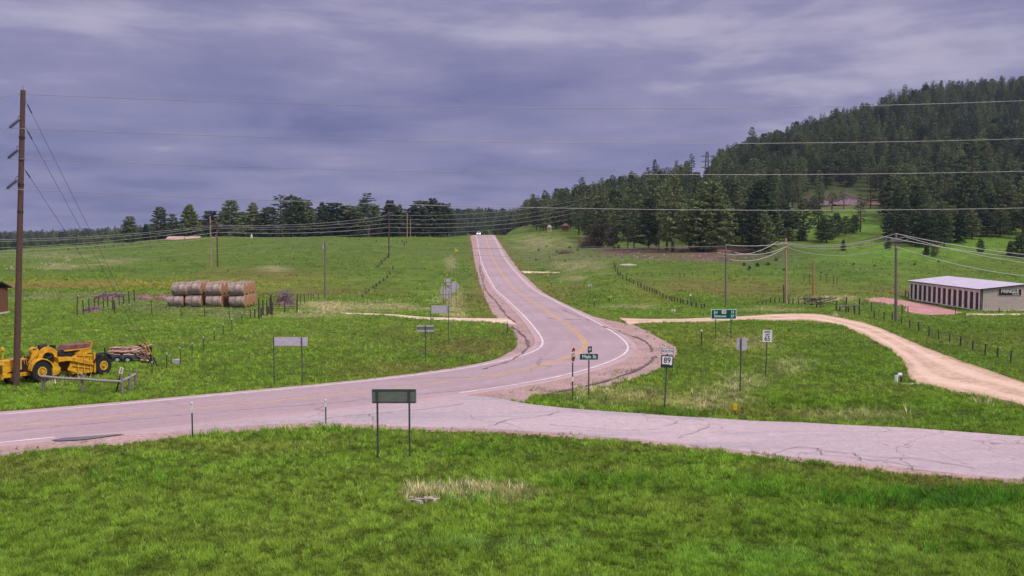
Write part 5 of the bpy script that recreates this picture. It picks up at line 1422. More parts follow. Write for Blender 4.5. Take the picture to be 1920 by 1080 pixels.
for (px, py, sz, lab, grp) in rk:
    sz *= 1.35
    g = G(px, py); s = g.y / F * sz * r_.uniform(0.6, 1.2); o = bpy.data.objects.new('boulder', rms[r_.randrange(4)]); COL.objects.link(o); o.location = g; o.scale = (s, s, s * 0.8); o.rotation_euler = (0, 0, r_.uniform(0, 6)); tag(o, lab, 'boulder', grp)
# stones and matted straw at the mouth of the little ditch in the lawn
t = thing('culvert_stones', 'few flat stones and a stick lying in the dry grass patch of the front lawn', 'stones', G(796, 942))
mb = MB(); r_ = random.Random(3)
for k in range(7): mb.box((r_.uniform(-0.5, 0.5), r_.uniform(-0.2, 0.3), 0.06), (r_.uniform(0.15, 0.35), r_.uniform(0.1, 0.25), r_.uniform(0.08, 0.18)), r_.uniform(0, 3), taper=0.7)
obj('stones', mb, M['rock'], t); obj('stick', MB().tube([(-0.6, -0.1, 0.1), (0.1, -0.15, 0.2), (0.55, 0.0, 0.12)], 0.03, 5), M['snag'], t)

# ------------------------------------------------------------------ yellow scraper
g = G(80, 713); SC = g.y / F
ang = radians(50)
t = thing('tractor_scraper', 'old yellow earthmoving tractor and scraper with rusty top parked in the grass', 'scraper', g, ang); t.scale = (0.80, 0.90, 0.92); t.location.x -= 0.45
def wheel(x, y, R, rimr, w, name='wheel', zc=None, steer=0):
    z = zc if zc is not None else R - 0.04
    wt = MB(); n = 30; prof = [(rimr, -w / 2 + 0.03), (R * 0.9, -w / 2), (R, -w * 0.32), (R, w * 0.32), (R * 0.9, w / 2), (rimr, w / 2 - 0.03)]
    for k in range(n):
        a = 2 * pi * k / n
        for (rr, yy) in prof: wt.v.append((x + rr * cos(a), y + yy, z + rr * sin(a)))
    m_ = len(prof)
    for k in range(n):
        k2 = (k + 1) % n
        for j in range(m_): j2 = (j + 1) % m_; wt.f.append((k * m_ + j, k * m_ + j2, k2 * m_ + j2, k2 * m_ + j))
    ty = obj(name, wt, M['tyre'], t); smooth(ty, 30)
    lug = MB()
    for k in range(22):
        a = 2 * pi * k / 22; c = Vector((x + (R + 0.005) * cos(a), y, z + (R + 0.005) * sin(a))); lug.box(c, (0.05, w * 0.7, 0.05), m=Matrix.Rotation(-a, 3, 'Y'))
    obj('tread', lug, M['tyre'], ty)
    rb = MB(); rb.ring((x, y, z), rimr * 0.72, rimr * 1.0, -w / 2 + 0.0, -w / 2 + 0.12, n=24); rb.ring((x, y, z), 0.02, rimr * 0.78, -w / 2 + 0.07, -w / 2 + 0.1, n=24); rb.ring((x, y, z), 0.01, rimr * 0.3, -w / 2 - 0.06, -w / 2 + 0.1, n=14)
    for k in range(8):
        a = 2 * pi * k / 8; rb.tube([(x + rimr * 0.5 * cos(a), y - w / 2 + 0.07, z + rimr * 0.5 * sin(a)), (x + rimr * 0.5 * cos(a), y - w / 2 + 0.03, z + rimr * 0.5 * sin(a))], 0.03, 6)
    rb.ring((x, y, z), 0.01, rimr * 0.95, w / 2 - 0.1, w / 2 - 0.05, n=24)
    obj('rim', rb, M['machine_rim'], ty)
Y0 = -0.95
wheel(0, Y0, 0.76, 0.36, 0.48); wheel(0, -Y0, 0.76, 0.36, 0.48)
wheel(5.05, -0.85, 0.70, 0.34, 0.46); wheel(5.05, 0.85, 0.70, 0.34, 0.46)
wheel(-2.35, -0.42, 0.42, 0.22, 0.24); wheel(-2.35, 0.42, 0.42, 0.22, 0.24)
for yy in (Y0, -Y0):
    mb = MB(); mb.ring((0.0, yy, 0.74), 0.84, 0.91, -0.32, 0.32, radians(12), radians(172), 20); mb.ring((0, yy, 0.74), 0.70, 0.91, 0.22 if yy < 0 else -0.3, 0.3 if yy < 0 else -0.22, radians(20), radians(170), 20); obj('fender', mb, M['machine'], t)
mb = MB(); mb.prism([(0.75, 0.35), (1.25, 0.45), (1.42, 0.85), (1.0, 1.35), (0.78, 1.2)], Y0 - 0.3, Y0 - 0.22); obj('step_plate', mb, M['machine'], t)
# hood, grille
mb = MB(); mb.prism([(-3.35, 0.62), (-3.35, 1.48), (-3.22, 1.62), (-1.35, 1.72), (-1.35, 0.95), (-2.7, 0.85)], -0.48, 0.48); obj('hood', mb, M['machine'], t)
mb = MB(); mb.box((-3.36, 0, 1.0), (0.03, 0.80, 0.62)); gr = obj('grille', mb, M['black_iron'], t)
mb = MB(); mb.box((-3.385, 0, 1.0), (0.03, 0.07, 0.66))
for k in range(9): mb.box((-3.38, 0, 0.72 + k * 0.07), (0.012, 0.78, 0.018))
obj('grille_bars', mb, M['machine'], gr)
for yy in (-0.33, 0.33):
    hl = obj('headlight', MB().tube([(-3.30, yy, 1.40), (-3.42, yy, 1.40), (-3.47, yy, 1.40)], [0.09, 0.10, 0.085], 14), M['machine_rim'], t, True); obj('lens', MB().tube([(-3.472, yy, 1.40), (-3.485, yy, 1.40)], [0.08, 0.06], 14), M['glass_lens'], hl)
mb = MB(); mb.box((-3.42, 0, 0.52), (0.20, 1.15, 0.24)); mb.box((-2.0, -0.50, 0.62), (2.9, 0.14, 0.26)); mb.box((-2.0, 0.50, 0.62), (2.9, 0.14, 0.26)); obj('front_frame', mb, M['machine'], t)
mb = MB(); mb.box((-2.0, 0, 0.95), (1.7, 0.62, 0.55)); mb.box((-0.7, 0, 1.05), (1.1, 0.9, 0.9)); mb.tube([(-2.4, -0.36, 1.1), (-1.7, -0.40, 1.25), (-1.4, -0.42, 0.8)], 0.07, 8); obj('engine', mb, M['black_iron'], t)
mb = MB(); mb.tube([(-2.95, 0.15, 1.55), (-2.95, 0.15, 2.25)], [0.10, 0.085], 12); mb.tube([(-2.95, 0.15, 2.25), (-2.95, 0.15, 2.32), (-2.95, 0.15, 2.46), (-2.95, 0.15, 2.55)], [0.12, 0.21, 0.20, 0.10], 14); obj('air_cleaner', mb, M['machine_rim'], t, True)
mb = MB(); mb.box((-0.55, -0.1, 1.72), (0.5, 0.6, 0.14)); mb.prism([(-0.30, 1.7), (-0.12, 1.7), (-0.02, 2.25), (-0.16, 2.27)], -0.4, 0.2); obj('seat', mb, M['black_iron'], t)
mb = MB(); mb.tube([(-1.35, 0, 1.55), (-1.0, 0, 2.0)], 0.035, 6); mb.ring((0, 0, 0), 0.17, 0.21, -0.02, 0.02, n=18)
k0 = len(mb.v) - 18 * 4; Rw = Matrix.Rotation(radians(50), 3, 'Y') @ Matrix.Rotation(pi / 2, 3, 'X'); mb.v[k0:] = [tuple(Rw @ Vector(p) + Vector((-0.98, 0, 2.02))) for p in mb.v[k0:]]
obj('steering_wheel', mb, M['black_iron'], t)
for k, (x, z) in enumerate(((-1.15, 1.95), (-0.95, 2.1), (-0.3, 1.9), (-0.1, 2.02))): obj('lever', MB().tube([(x + 0.1, -0.45, 1.3), (x, -0.5, z)], 0.025, 5), M['machine'], t)
# control yoke arch and drums
mb = MB(); mb.ring((0.85, -0.30, 1.50), 0.48, 0.84, -0.14, 0.14, radians(-4), radians(184), 30); obj('arch_guard', mb, M['machine'], t)
mb = MB(); mb.ring((0.85, 0.1, 1.50), 0.10, 0.42, -0.3, 0.3, n=22); mb.tube([(0.55, -0.4, 1.4), (1.15, -0.35, 1.65)], 0.08, 8); mb.tube([(0.6, -0.4, 1.7), (1.1, -0.35, 1.35)], 0.05, 8); obj('cable_drum', mb, M['black_iron'], t)
mb = MB(); mb.tube([(0.0, -0.1, 2.05), (0.0, 0.45, 2.05)], 0.30, 18); mb.prism([(-0.85, 1.2), (-0.55, 1.25), (0.15, 2.0), (0.0, 2.25), (-0.3, 2.15)], -0.5, -0.35); mb.bar((-0.75, -0.55, 1.35), (-0.05, -0.5, 2.15), 0.12); obj('winch_housing', mb, M['machine'], t, False)
mb = MB(); mb.tube([(0.35, 0.1, 2.3), (0.95, 0.1, 2.36)], 0.20, 12); mb.prism([(1.35, 1.9), (1.62, 1.85), (1.66, 2.36), (1.42, 2.38)], 0.0, 0.5); obj('fuel_tank', mb, M['black_iron'], t)
# draft arms
for yy in (-1.0, 1.0):
    mb = MB(); mb.prism([(1.35, 1.28), (2.15, 1.30), (4.15, 0.78), (4.15, 0.98), (2.5, 1.52), (2.05, 1.60), (1.3, 1.55)], yy - 0.1, yy + 0.1); obj('draft_arm', mb, M['machine'], t)
mb = MB(); mb.box((1.5, 0, 1.42), (0.35, 2.0, 0.34)); mb.tube([(1.5, 0, 1.2), (1.45, 0, 0.6)], 0.14, 10); obj('gooseneck', mb, M['machine'], t)
# bowl
mb = MB()
for yy in (-0.88, 0.88):
    mb.prism([(2.1, 0.62), (2.55, 0.28), (4.1, 0.22), (4.2, 1.55), (2.9, 1.72), (2.45, 1.5), (2.3, 0.95)], yy - 0.04, yy + 0.04)
mb.box((4.15, 0, 0.9), (0.08, 1.8, 1.3)); mb.box((3.3, 0, 0.28), (1.7, 1.75, 0.08)); obj('bowl', mb, M['machine'], t)
mb = MB()
for x0_, z0_, x1_, z1_ in ((2.2, 0.62, 3.25, 0.22), (2.5, 0.9, 4.1, 0.55), (2.7, 1.2, 4.15, 1.05), (2.9, 1.62, 4.15, 1.45)):
    mb.bar((x0_, -0.96, z0_), (x1_, -0.96, z1_), 0.09)
for x_ in (2.95, 3.45, 3.95): mb.bar((x_, -0.97, 0.25), (x_, -0.97, 1.5), 0.08)
obj('rib', mb, M['machine_rim'], t)
mb = MB(); mb.box((4.3, -0.98, 0.95), (0.16, 0.14, 1.45)); mb.box((4.3, 0.98, 0.95), (0.16, 0.14, 1.45)); mb.box((4.75, 0, 0.7), (1.0, 0.5, 0.35)); obj('push_frame', mb, M['machine'], t)
mb = MB(); mb.box((2.35, 0, 1.55), (1.6, 1.3, 0.75)); mb.box((3.4, 0, 1.62), (1.4, 1.5, 0.5)); obj('dark_ejector', mb, M['black_iron'], t)
mb = MB(); mb.prism([(1.95, 2.02), (2.2, 2.34), (4.25, 2.34), (4.0, 2.0)], -0.7, 0.5); obj('rusty_hopper', mb, M['rust'], t)
mb = MB(); mb.bar((1.95, -0.73, 1.99), (4.15, -0.73, 1.99), 0.08); mb.bar((4.05, -0.73, 2.0), (4.32, -0.73, 2.42), 0.10); mb.bar((4.30, -0.7, 2.40), (4.30, 0.6, 2.40), 0.08); mb.prism([(2.75, 1.75), (3.3, 1.95), (4.1, 1.9), (4.1, 1.7), (3.2, 1.55)], -0.92, -0.84); obj('hopper_trim', mb, M['machine'], t)
mb = MB(); mb.ring((5.05, -0.85, 0.72), 0.78, 0.90, -0.28, 0.28, radians(25), radians(165), 18); mb.bar((4.2, -0.85, 1.5), (4.6, -0.85, 1.42), 0.2); obj('rear_fender', mb, M['black_iron'], t)

def squeeze(o):
    for ch in o.children:
        for vv in ch.data.vertices:
            if vv.co.x < -0.9: vv.co.x = -0.9 + (vv.co.x + 0.9) * 0.72
        squeeze(ch)
squeeze(t)
# ------------------------------------------------------------------ firewood trailer
g = G(243, 678); s = g.y / F
t = thing('firewood_trailer', 'small steel trailer piled high with split firewood behind the scraper', 'trailer', g, radians(-4)); t.scale = (1.18, 1.0, 0.86); t.location.x += 0.2
mb = MB(); mb.box((-0.35, 0, 0.50), (2.35, 1.3, 0.32)); mb.bar((-2.0, 0, 0.45), (-1.5, 0, 0.45), 0.1); obj('bed', mb, M['trailer_blue'], t)
for x in (-0.62, 0.05):
    mb = MB(); mb.tube([(x, -0.78, 0.28), (x, -0.60, 0.28)], 0.28, 18); w = obj('wheel', mb, M['tyre'], t); obj('rim', MB().tube([(x, -0.80, 0.28), (x, -0.79, 0.28)], 0.13, 12), M['alu'], w)
for x in (-1.48, 0.70): obj('stake', MB().box((x, -0.66, 0.85), (0.07, 0.07, 0.9)), M['steel_dark'], t)
mb = MB(); mb.box((1.55, -0.7, 0.72), (0.09, 0.08, 1.35)); mb.box((0.80, -0.7, 0.55), (0.09, 0.08, 1.1)); mb.bar((0.75, -0.72, 0.08), (1.58, -0.72, 0.08), 0.07); mb.bar((0.75, -0.72, 1.05), (1.58, -0.72, 1.2), 0.07); obj('rack', mb, M['steel_dark'], t)
r_ = random.Random(9)
cargo = thing('firewood_pile', 'pile of pinkish split logs heaped lengthwise on the trailer', 'firewood', g, radians(-4)); cargo.scale = (1.18, 1.0, 0.86); cargo.location.x += 0.2
mb, mb2 = MB(), MB()
for k in range(85):
    z = 0.70 + r_.random() ** 1.3 * 0.62; wx = 1.05 - (z - 0.7) * 0.75; x = r_.uniform(-wx, wx) - 0.35; y_ = r_.uniform(-0.62, 0.5); a = r_.uniform(-0.22, 0.22); L_ = r_.uniform(0.18, 0.36)
    (mb if k % 3 else mb2).tube([(x - L_, y_ - a * L_, z - a * 0.12), (x + L_, y_ + a * L_, z + a * 0.12)], [r_.uniform(0.05, 0.075)] * 2, 5)
obj('split_log', mb, M['log_bark'], cargo); obj('pale_log', mb2, M['log_end'], cargo)
cargo = thing('firewood_stack', 'stack of short reddish logs in the end rack of the trailer', 'firewood', g, radians(-4)); cargo.scale = (1.3, 1.1, 1.15)
mb, mb2 = MB(), MB()
for k in range(60):
    z = 0.15 + r_.random() * 1.1; x = r_.uniform(0.85, 1.48); y_ = -0.55 + r_.uniform(-0.1, 0.1); a = r_.uniform(-0.6, 0.6)
    (mb if k % 2 else mb2).tube([(x - 0.14 * cos(a), y_ - 0.1, z - 0.14 * sin(a)), (x + 0.14 * cos(a), y_ + 0.05, z + 0.14 * sin(a))], 0.055, 5)
obj('split_log', mb, M['brush_red'], cargo); obj('pale_log', mb2, M['log_end'], cargo)

# ------------------------------------------------------------------ shed at the left edge
g = G(-60, 592); s = g.y / F
t = thing('shed', 'brown board shed with dark roof cut off by the left picture edge', 'shed', g)
W, Dp, Hw = 80 * s, 4.0, 49 * s
mb = MB(); mb.box((0, Dp / 2, Hw / 2), (W, Dp, Hw)); obj('wall', mb, M['shed_wood'], t)
mb = MB()
for k in range(12): mb.box((-W / 2 + W * (k + 0.5) / 12, -0.012, Hw / 2), (0.05, 0.02, Hw * 0.98))
mb.box((W / 2 - 0.06, -0.02, Hw / 2), (0.12, 0.04, Hw)); obj('batten', mb, M['pole_brown'], t)
mb = MB(); mb.box((0, Dp / 2, 0.08), (W + 0.15, Dp + 0.15, 0.22)); obj('footing', mb, M['concrete'], t)
mb = MB(); mb.prism([(-0.35, Hw - 0.05), (-0.35, Hw + 0.12), (Dp * 0.5, Hw + 0.95), (Dp + 0.35, Hw + 0.12), (Dp + 0.35, Hw - 0.05), (Dp * 0.5, Hw + 0.78)], -W / 2 - 0.3, W / 2 + 0.42, 'x'); obj('roof', mb, M['shed_roof'], t)
mb = MB(); mb.box((0.05, -0.38, Hw + 0.02), (W + 0.75, 0.05, 0.16)); obj('eave_board', mb, M['alu'], t)

# ------------------------------------------------------------------ storage units
c1 = P(1838.5, 583, 133); c1.z = ground(c1.x, c1.y); c2 = P(1705, 560.5, 158)
d = (c2 - c1).to_2d(); LB = d.length; rz = atan2(d.y, d.x) - pi / 2
t = thing('storage_building', 'long tan metal storage building with a row of dark roll up doors', 'building', c1, rz)
HE, WB, RI = 3.15, 13.5, 0.75
hz = P(1838.5, 543, c1.y).z - c1.z; HE = hz
# local: y runs away along the doors (x = 0 is the door wall), x to the right along the gable
mb = MB(); mb.box((0.16, LB / 2, HE / 2), (0.2, LB - 0.02, HE)); mb.box((WB - 0.11, LB / 2, HE / 2), (0.2, LB - 0.02, HE)); obj('side_wall', mb, M['wall_tan'], t)
for yy, nm in ((0.1, 'gable_wall'), (LB - 0.1, 'gable_wall')):
    mb = MB(); mb.prism([(0.04, 0), (WB, 0), (WB, HE), (WB / 2, HE + RI), (0.04, HE)], yy - 0.09, yy + 0.09); obj(nm, mb, M['wall_tan'], t)
mb = MB()
for k in range(44): mb.box((0.3 + k * 0.3, -0.005, HE / 2 + 0.02), (0.05, 0.03, HE - 0.1))
obj('siding_rib', mb, M['wall_tan'], t)
mb = MB()
for (xa, za, xb, zb) in ((-0.35, HE + 0.01 - 0.03, WB / 2, HE + RI + 0.05), (WB + 0.35, HE + 0.01 - 0.03, WB / 2, HE + RI + 0.05)):
    o = len(mb.v)
    for yy in (-0.3, LB + 0.3):
        mb.v += [(xa, yy, za), (xb, yy, zb), (xb, yy, zb + 0.08), (xa, yy, za + 0.08)]
    mb.f += [(o, o + 1, o + 2, o + 3), (o + 4, o + 7, o + 6, o + 5), (o, o + 4, o + 5, o + 1), (o + 3, o + 2, o + 6, o + 7), (o, o + 3, o + 7, o + 4), (o + 1, o + 5, o + 6, o + 2)]
rf = obj('roof', mb, M['roof_metal'], t)
mb = MB()
for k in range(int(LB / 0.9)):
    y_ = 0.3 + k * 0.9; mb.bar((-0.33, y_, HE + 0.08), (WB / 2, y_, HE + RI + 0.145), 0.05, 0.03)
obj('roof_seam', mb, M['roof_metal'], rf)
mb = MB(); mb.box((-0.05, LB / 2, HE - 0.27), (0.12, LB, 0.42)); obj('fascia', mb, M['trim_cream'], t)
mb = MB(); mb.box((-0.40, LB / 2, HE + 0.0), (0.09, LB + 0.6, 0.10)); mb.bar((-0.36, -0.33, HE + 0.02), (WB / 2, -0.33, HE + RI + 0.05), 0.05, 0.16); obj('gutter', mb, M['black_iron'], t)
ND = 14; pitch_ = LB / ND
for k in range(ND):
    y_ = pitch_ * (k + 0.5); mb = MB(); mb.box((0.03, y_, (HE - 0.5) / 2), (0.05, pitch_ * 0.64, HE - 0.5))
    for j in range(12): mb.box((0.0, y_, 0.15 + j * 0.2), (0.03, pitch_ * 0.62, 0.04))
    obj('roll_up_door', mb, M['door_dark'], t)
mb = MB()
for k in range(ND + 1): mb.box((-0.03, min(max(pitch_ * k, 0.3), LB - 0.3), (HE - 0.48) / 2), (0.12, pitch_ * 0.36 if 0 < k < ND else 0.5, HE - 0.48))
obj('door_pier', mb, M['trim_cream'], t)
mb = MB(); mb.box((-0.05, -0.03, HE / 2), (0.12, 0.09, HE)); mb.tube([(0.2, -0.08, 0), (0.2, -0.08, HE)], 0.05, 6); obj('downspout', mb, M['black_iron'], t)
mb = MB(); mb.box((WB / 2, LB / 2, 0.03), (WB + 0.5, LB + 0.5, 0.14)); obj('slab', mb, M['concrete'], t)
# board on the gable
R2 = Matrix.Rotation(rz, 4, 'Z')
sw, sh = 3.35, 0.92; sc_ = c1 + (R2 @ Vector((4.75, -0.03, HE - 0.68)))
wx0 = P(1893, 548, c1.y); lx = (wx0.x - c1.x) / cos(rz)
sc_ = c1 + (R2 @ Vector((lx, -0.03, 0))); sc_.z = P(1893, 547.8, sc_.y).z
t = thing('wall_sign', 'black Pringle storage name board with white letters on the gable wall', 'sign', sc_, rz)
mb = MB().box((0, -0.02, 0), (sw + 0.12, 0.03, sh + 0.12)); obj('rim', mb, M['trim_cream'], t)
mb = MB().box((0, -0.045, 0), (sw, 0.03, sh)); obj('board', mb, M['legend_black'], t)
text('lettering', 'PRINGLE', 0.78, M['legend_pure'], t, (-0.05, -0.066, 0.12), bold=0.015, xs=0.88)
text('lettering', 'STORAGE', 0.24, M['legend_pure'], t, (0.85, -0.066, -0.33), bold=0.01, xs=1.0)

# ------------------------------------------------------------------ distant buildings
g = P(343, 453, 352); g.z = ground(g.x, 352) - 0.3; s = 352 / F
t = thing('long_barn', 'long low barn with pink roof on the left ridge', 'building', g, radians(3))
hb_ = max(0.6, P(343, 449.5, 352).z - g.z)
mb = MB(); mb.box((1.0, 0, hb_ / 2), (60 * s, 6, hb_)); obj('wall', mb, M['pole_brown'], t)
mb = MB(); mb.prism([(-3.4, hb_), (-3.4, hb_ + 0.15), (0, hb_ + 1.35), (3.4, hb_ + 0.15), (3.4, hb_)], -27 * s, 33 * s, 'x'); obj('roof', mb, M['roof_red'], t)
mb = MB()
for k in range(5): mb.box((-20 * s + k * 9 * s, -3.03, hb_ * 0.55), (1.1, 0.05, hb_ * 0.5))
obj('window', mb, M['glass_dark'], t)
def hut(px, by, Y, w, h, label, mat='trim_cream', roof='alu', name='cabin', cat='house'):
    p = P(px, by, Y); gz = ground(p.x, Y); t = thing(name, label, cat, (p.x, Y, min(p.z, gz)), radians(random.uniform(-20, 20))); s = Y / F; hh = p.z - min(p.z, gz) + h * s
    obj('wall', MB().box((0, 0, hh * 0.35), (w * s, w * s * 0.7, hh * 0.7)), M[mat], t)
    obj('roof', MB().prism([(-w * s * 0.58, hh * 0.66), (0, hh), (w * s * 0.58, hh * 0.66)], -w * s * 0.42, w * s * 0.42), M[roof], t)
    mb = MB(); mb.box((-w * s * 0.2, -w * s * 0.36, hh * 0.38), (w * s * 0.16, 0.05, hh * 0.22)); mb.box((w * s * 0.2, -w * s * 0.36, hh * 0.38), (w * s * 0.16, 0.05, hh * 0.22)); obj('window', mb, M['glass_dark'], t)
hut(1030, 432, 402, 7, 10, 'small pinkish cabin at the pines above the highway crest', 'roof_red', 'white_sign')
hut(1060, 428, 398, 13, 9, 'low brown house with pale windows in the shade of the pines above the crest', 'shed_wood', 'roof_red')
hut(1141, 412, 330, 12, 6, 'grey roofed hut glimpsed among the tall pines', 'alu', 'roof_metal')
hut(83, 484, 300, 12, 5, 'white roofed low shed on the far left pasture', 'wood_grey', 'white_sign', 'low_shed', 'shed')
hut(472, 452, 346, 3.4, 14, 'narrow white topped post box hut on the left ridge before the pines', 'white_sign', 'white_sign', 'pump_hut', 'hut')

# ------------------------------------------------------------------ car on the crest
ci = int((np.abs(CLX[:, 1] - 420)).argmin()); p = cl[ci] + norL[ci] * 1.7
t = thing('car', 'white car with lit headlamps coming over the highway crest', 'car', (p.x, p.y, p.z + 0.06))
t.scale = (1, 1, 1)
mb = MB(); mb.prism([(-2.2, 0.3), (-2.25, 0.75), (-1.1, 0.95), (-0.5, 1.55), (1.3, 1.6), (2.2, 1.1), (2.25, 0.35)], -0.9, 0.9, 'x')
mb.v = [(x * (1.0 if z < 1 else 0.82), y_, z) for x, y_, z in mb.v]; obj('body', mb, M['car_white'], t)
mb = MB(); mb.box((0, -0.82, 1.25), (1.35, 0.06, 0.42), m=Matrix.Rotation(radians(-35), 3, 'X')); obj('windscreen', mb, M['glass_dark'], t)
for x in (-0.62, 0.62): obj('headlight', MB().tube([(x, -2.2, 0.72), (x, -2.30, 0.72)], 0.17, 10), M['headlamp_on'], t)
mb = MB(); mb.box((0, -2.27, 0.6), (0.7, 0.05, 0.2)); obj('grille', mb, M['black_iron'], t)
for x in (-0.82, 0.82):
    for y_ in (-1.4, 1.35): obj('wheel', MB().tube([(x - 0.1, y_, 0.3), (x + 0.1, y_, 0.3)], 0.32, 14), M['tyre'], t)

# ------------------------------------------------------------------ trees
def pine_meshes(name, seed, Ht=18.0, cr=3.0, base=0.22, dens=1.0, top_round=0.0, gap=0.25, tri=0.42, lean=0.0):
    """trunk with limbs, and a crown of needle tufts hung on the limbs"""
    r = random.Random(seed); nr_ = np.random.default_rng(seed)
    tr = MB(); bend = [(r.uniform(-0.15, 0.15), r.uniform(-0.15, 0.15)) for _ in range(5)]
    tp = [Vector((bend[min(i, 4)][0] * i * 0.3, bend[min(i, 4)][1] * i * 0.3, Ht * i / 6)) for i in range(7)]; tp[0] = Vector((0, 0, -0.6))
    tr.tube(tp, [0.30, 0.26, 0.22, 0.17, 0.12, 0.07, 0.02], 7)
    cent = []; rad = []
    z = base * Ht
    while z < Ht * 0.985:
        f = (z - base * Ht) / (Ht * (1 - base))
        prof = (1 - f) ** (0.75 - 0.35 * top_round) * min(1, 0.55 + f * 2.2)
        nb2 = max(3, int((5.0 if f < 0.8 else 4) * dens))
        a0 = r.uniform(0, 6.3)
        for k in range(nb2):
            if r.random() < gap * (1.2 - f): continue
            a = a0 + k * 2 * pi / nb2 + r.uniform(-0.35, 0.35); L = cr * prof * r.uniform(0.55, 1.15) + 0.25
            up = r.uniform(-0.25, 0.12) + 0.45 * f; tip = Vector((cos(a) * L, sin(a) * L, z + up * L))
            c0 = Vector((0, 0, z)); i_ = min(5, int(z / Ht * 6)); c0 += tp[i_].lerp(tp[i_ + 1], z / Ht * 6 - i_) - Vector((0, 0, tp[i_].lerp(tp[i_ + 1], z / Ht * 6 - i_).z))
            tr.tube([c0, c0.lerp(tip, 0.5) + Vector((0, 0, 0.06 * L)), tip], [0.055, 0.04, 0.015], 3, False)
            n_ = max(1, int(L / 0.62))
            for j in range(n_):
                q = c0.lerp(tip, 0.30 + 0.74 * (j + 1) / n_); q += Vector((r.uniform(-.22, .22), r.uniform(-.22, .22), r.uniform(-.1, .25)))
                cent.append(q); rad.append(r.uniform(0.34, 0.62) * (0.8 + 0.2 * (1 - f)))
        z += Ht * r.uniform(0.028, 0.050) / max(dens, 0.7)
    cent.append(Vector((tp[6].x, tp[6].y, Ht))); rad.append(0.35)
    K = 13; nC = len(cent); C = np.repeat(np.array([tuple(c) for c in cent]), K, 0); Rr = np.repeat(np.array(rad), K)
    dv = nr_.normal(size=(len(C), 3)); dv /= np.linalg.norm(dv, axis=1)[:, None]; rr = nr_.random(len(C)) ** 0.4
    ctr = C + dv * (Rr * rr)[:, None] * np.array((1, 1, 0.62))
    u = nr_.normal(size=(len(C), 3)); u[:, 2] *= 0.5; u /= np.linalg.norm(u, axis=1)[:, None]
    w = np.cross(u, nr_.normal(size=(len(C), 3))); w /= np.linalg.norm(w, axis=1)[:, None]
    sz = tri * nr_.uniform(0.6, 1.25, len(C))[:, None]
    V = np.stack([ctr + u * sz, ctr - u * sz * 0.4 + w * sz * 0.42, ctr - u * sz * 0.4 - w * sz * 0.42], 1).reshape(-1, 3)
    N = len(C); me = bpy.data.meshes.new(name + '_crown'); me.vertices.add(N * 3); me.vertices.foreach_set('co', V.ravel())
    me.loops.add(N * 3); me.polygons.add(N); me.loops.foreach_set('vertex_index', np.arange(N * 3)); me.polygons.foreach_set('loop_start', np.arange(0, N * 3, 3)); me.update(calc_edges=True)
    tm = tr.mesh(name + '_trunk'); tm.materials.append(M['bark']); me.materials.append(M['needles'])
    return tm, me, Ht
VAR = {
 'tall': [pine_meshes('tall_pine', 1, 18, 3.0, 0.20, 1.0, 0.2, 0.22), pine_meshes('tall_pine', 2, 18, 2.7, 0.28, 0.9, 0.2, 0.3), pine_meshes('tall_pine', 3, 18, 3.3, 0.16, 1.05, 0.1, 0.25), pine_meshes('tall_pine', 4, 18, 2.6, 0.22, 1.1, 0.0, 0.15)],
 'broad': [pine_meshes('broad_pine', 11, 18, 4.6, 0.12, 1.25, 0.8, 0.12, 0.5), pine_meshes('broad_pine', 12, 18, 4.0, 0.15, 1.2, 1.0, 0.2, 0.5), pine_meshes('broad_pine', 13, 18, 5.2, 0.10, 1.3, 0.6, 0.15, 0.5)],
 'young': [pine_meshes('young_pine', 21, 18, 5.4, 0.05, 1.4, 0.1, 0.12, 0.6), pine_meshes('young_pine', 22, 18, 4.4, 0.07, 1.3, 0.2, 0.2, 0.6)],
 'open': [pine_meshes('open_pine', 31, 18, 3.4, 0.32, 0.85, 0.6, 0.45), pine_meshes('open_pine', 32, 18, 2.8, 0.45, 0.9, 0.6, 0.4)],
}
def plant_tree(kind, loc, h, rz, label, group, var=0, wide=1.0, name='pine_tree', cat='pine tree'):
    tm, cm, Ht = VAR[kind][var % len(VAR[kind])]
    t = thing(name, label, cat, loc, rz, group); k = h / Ht
    for me_, nm_ in ((tm, 'trunk'), (cm, 'crown')):
        o = bpy.data.objects.new(nm_, me_); COL.objects.link(o); o.parent = t; o.scale = (k * wide, k * wide, k)
    return t
r_ = random.Random(77); NT = 0
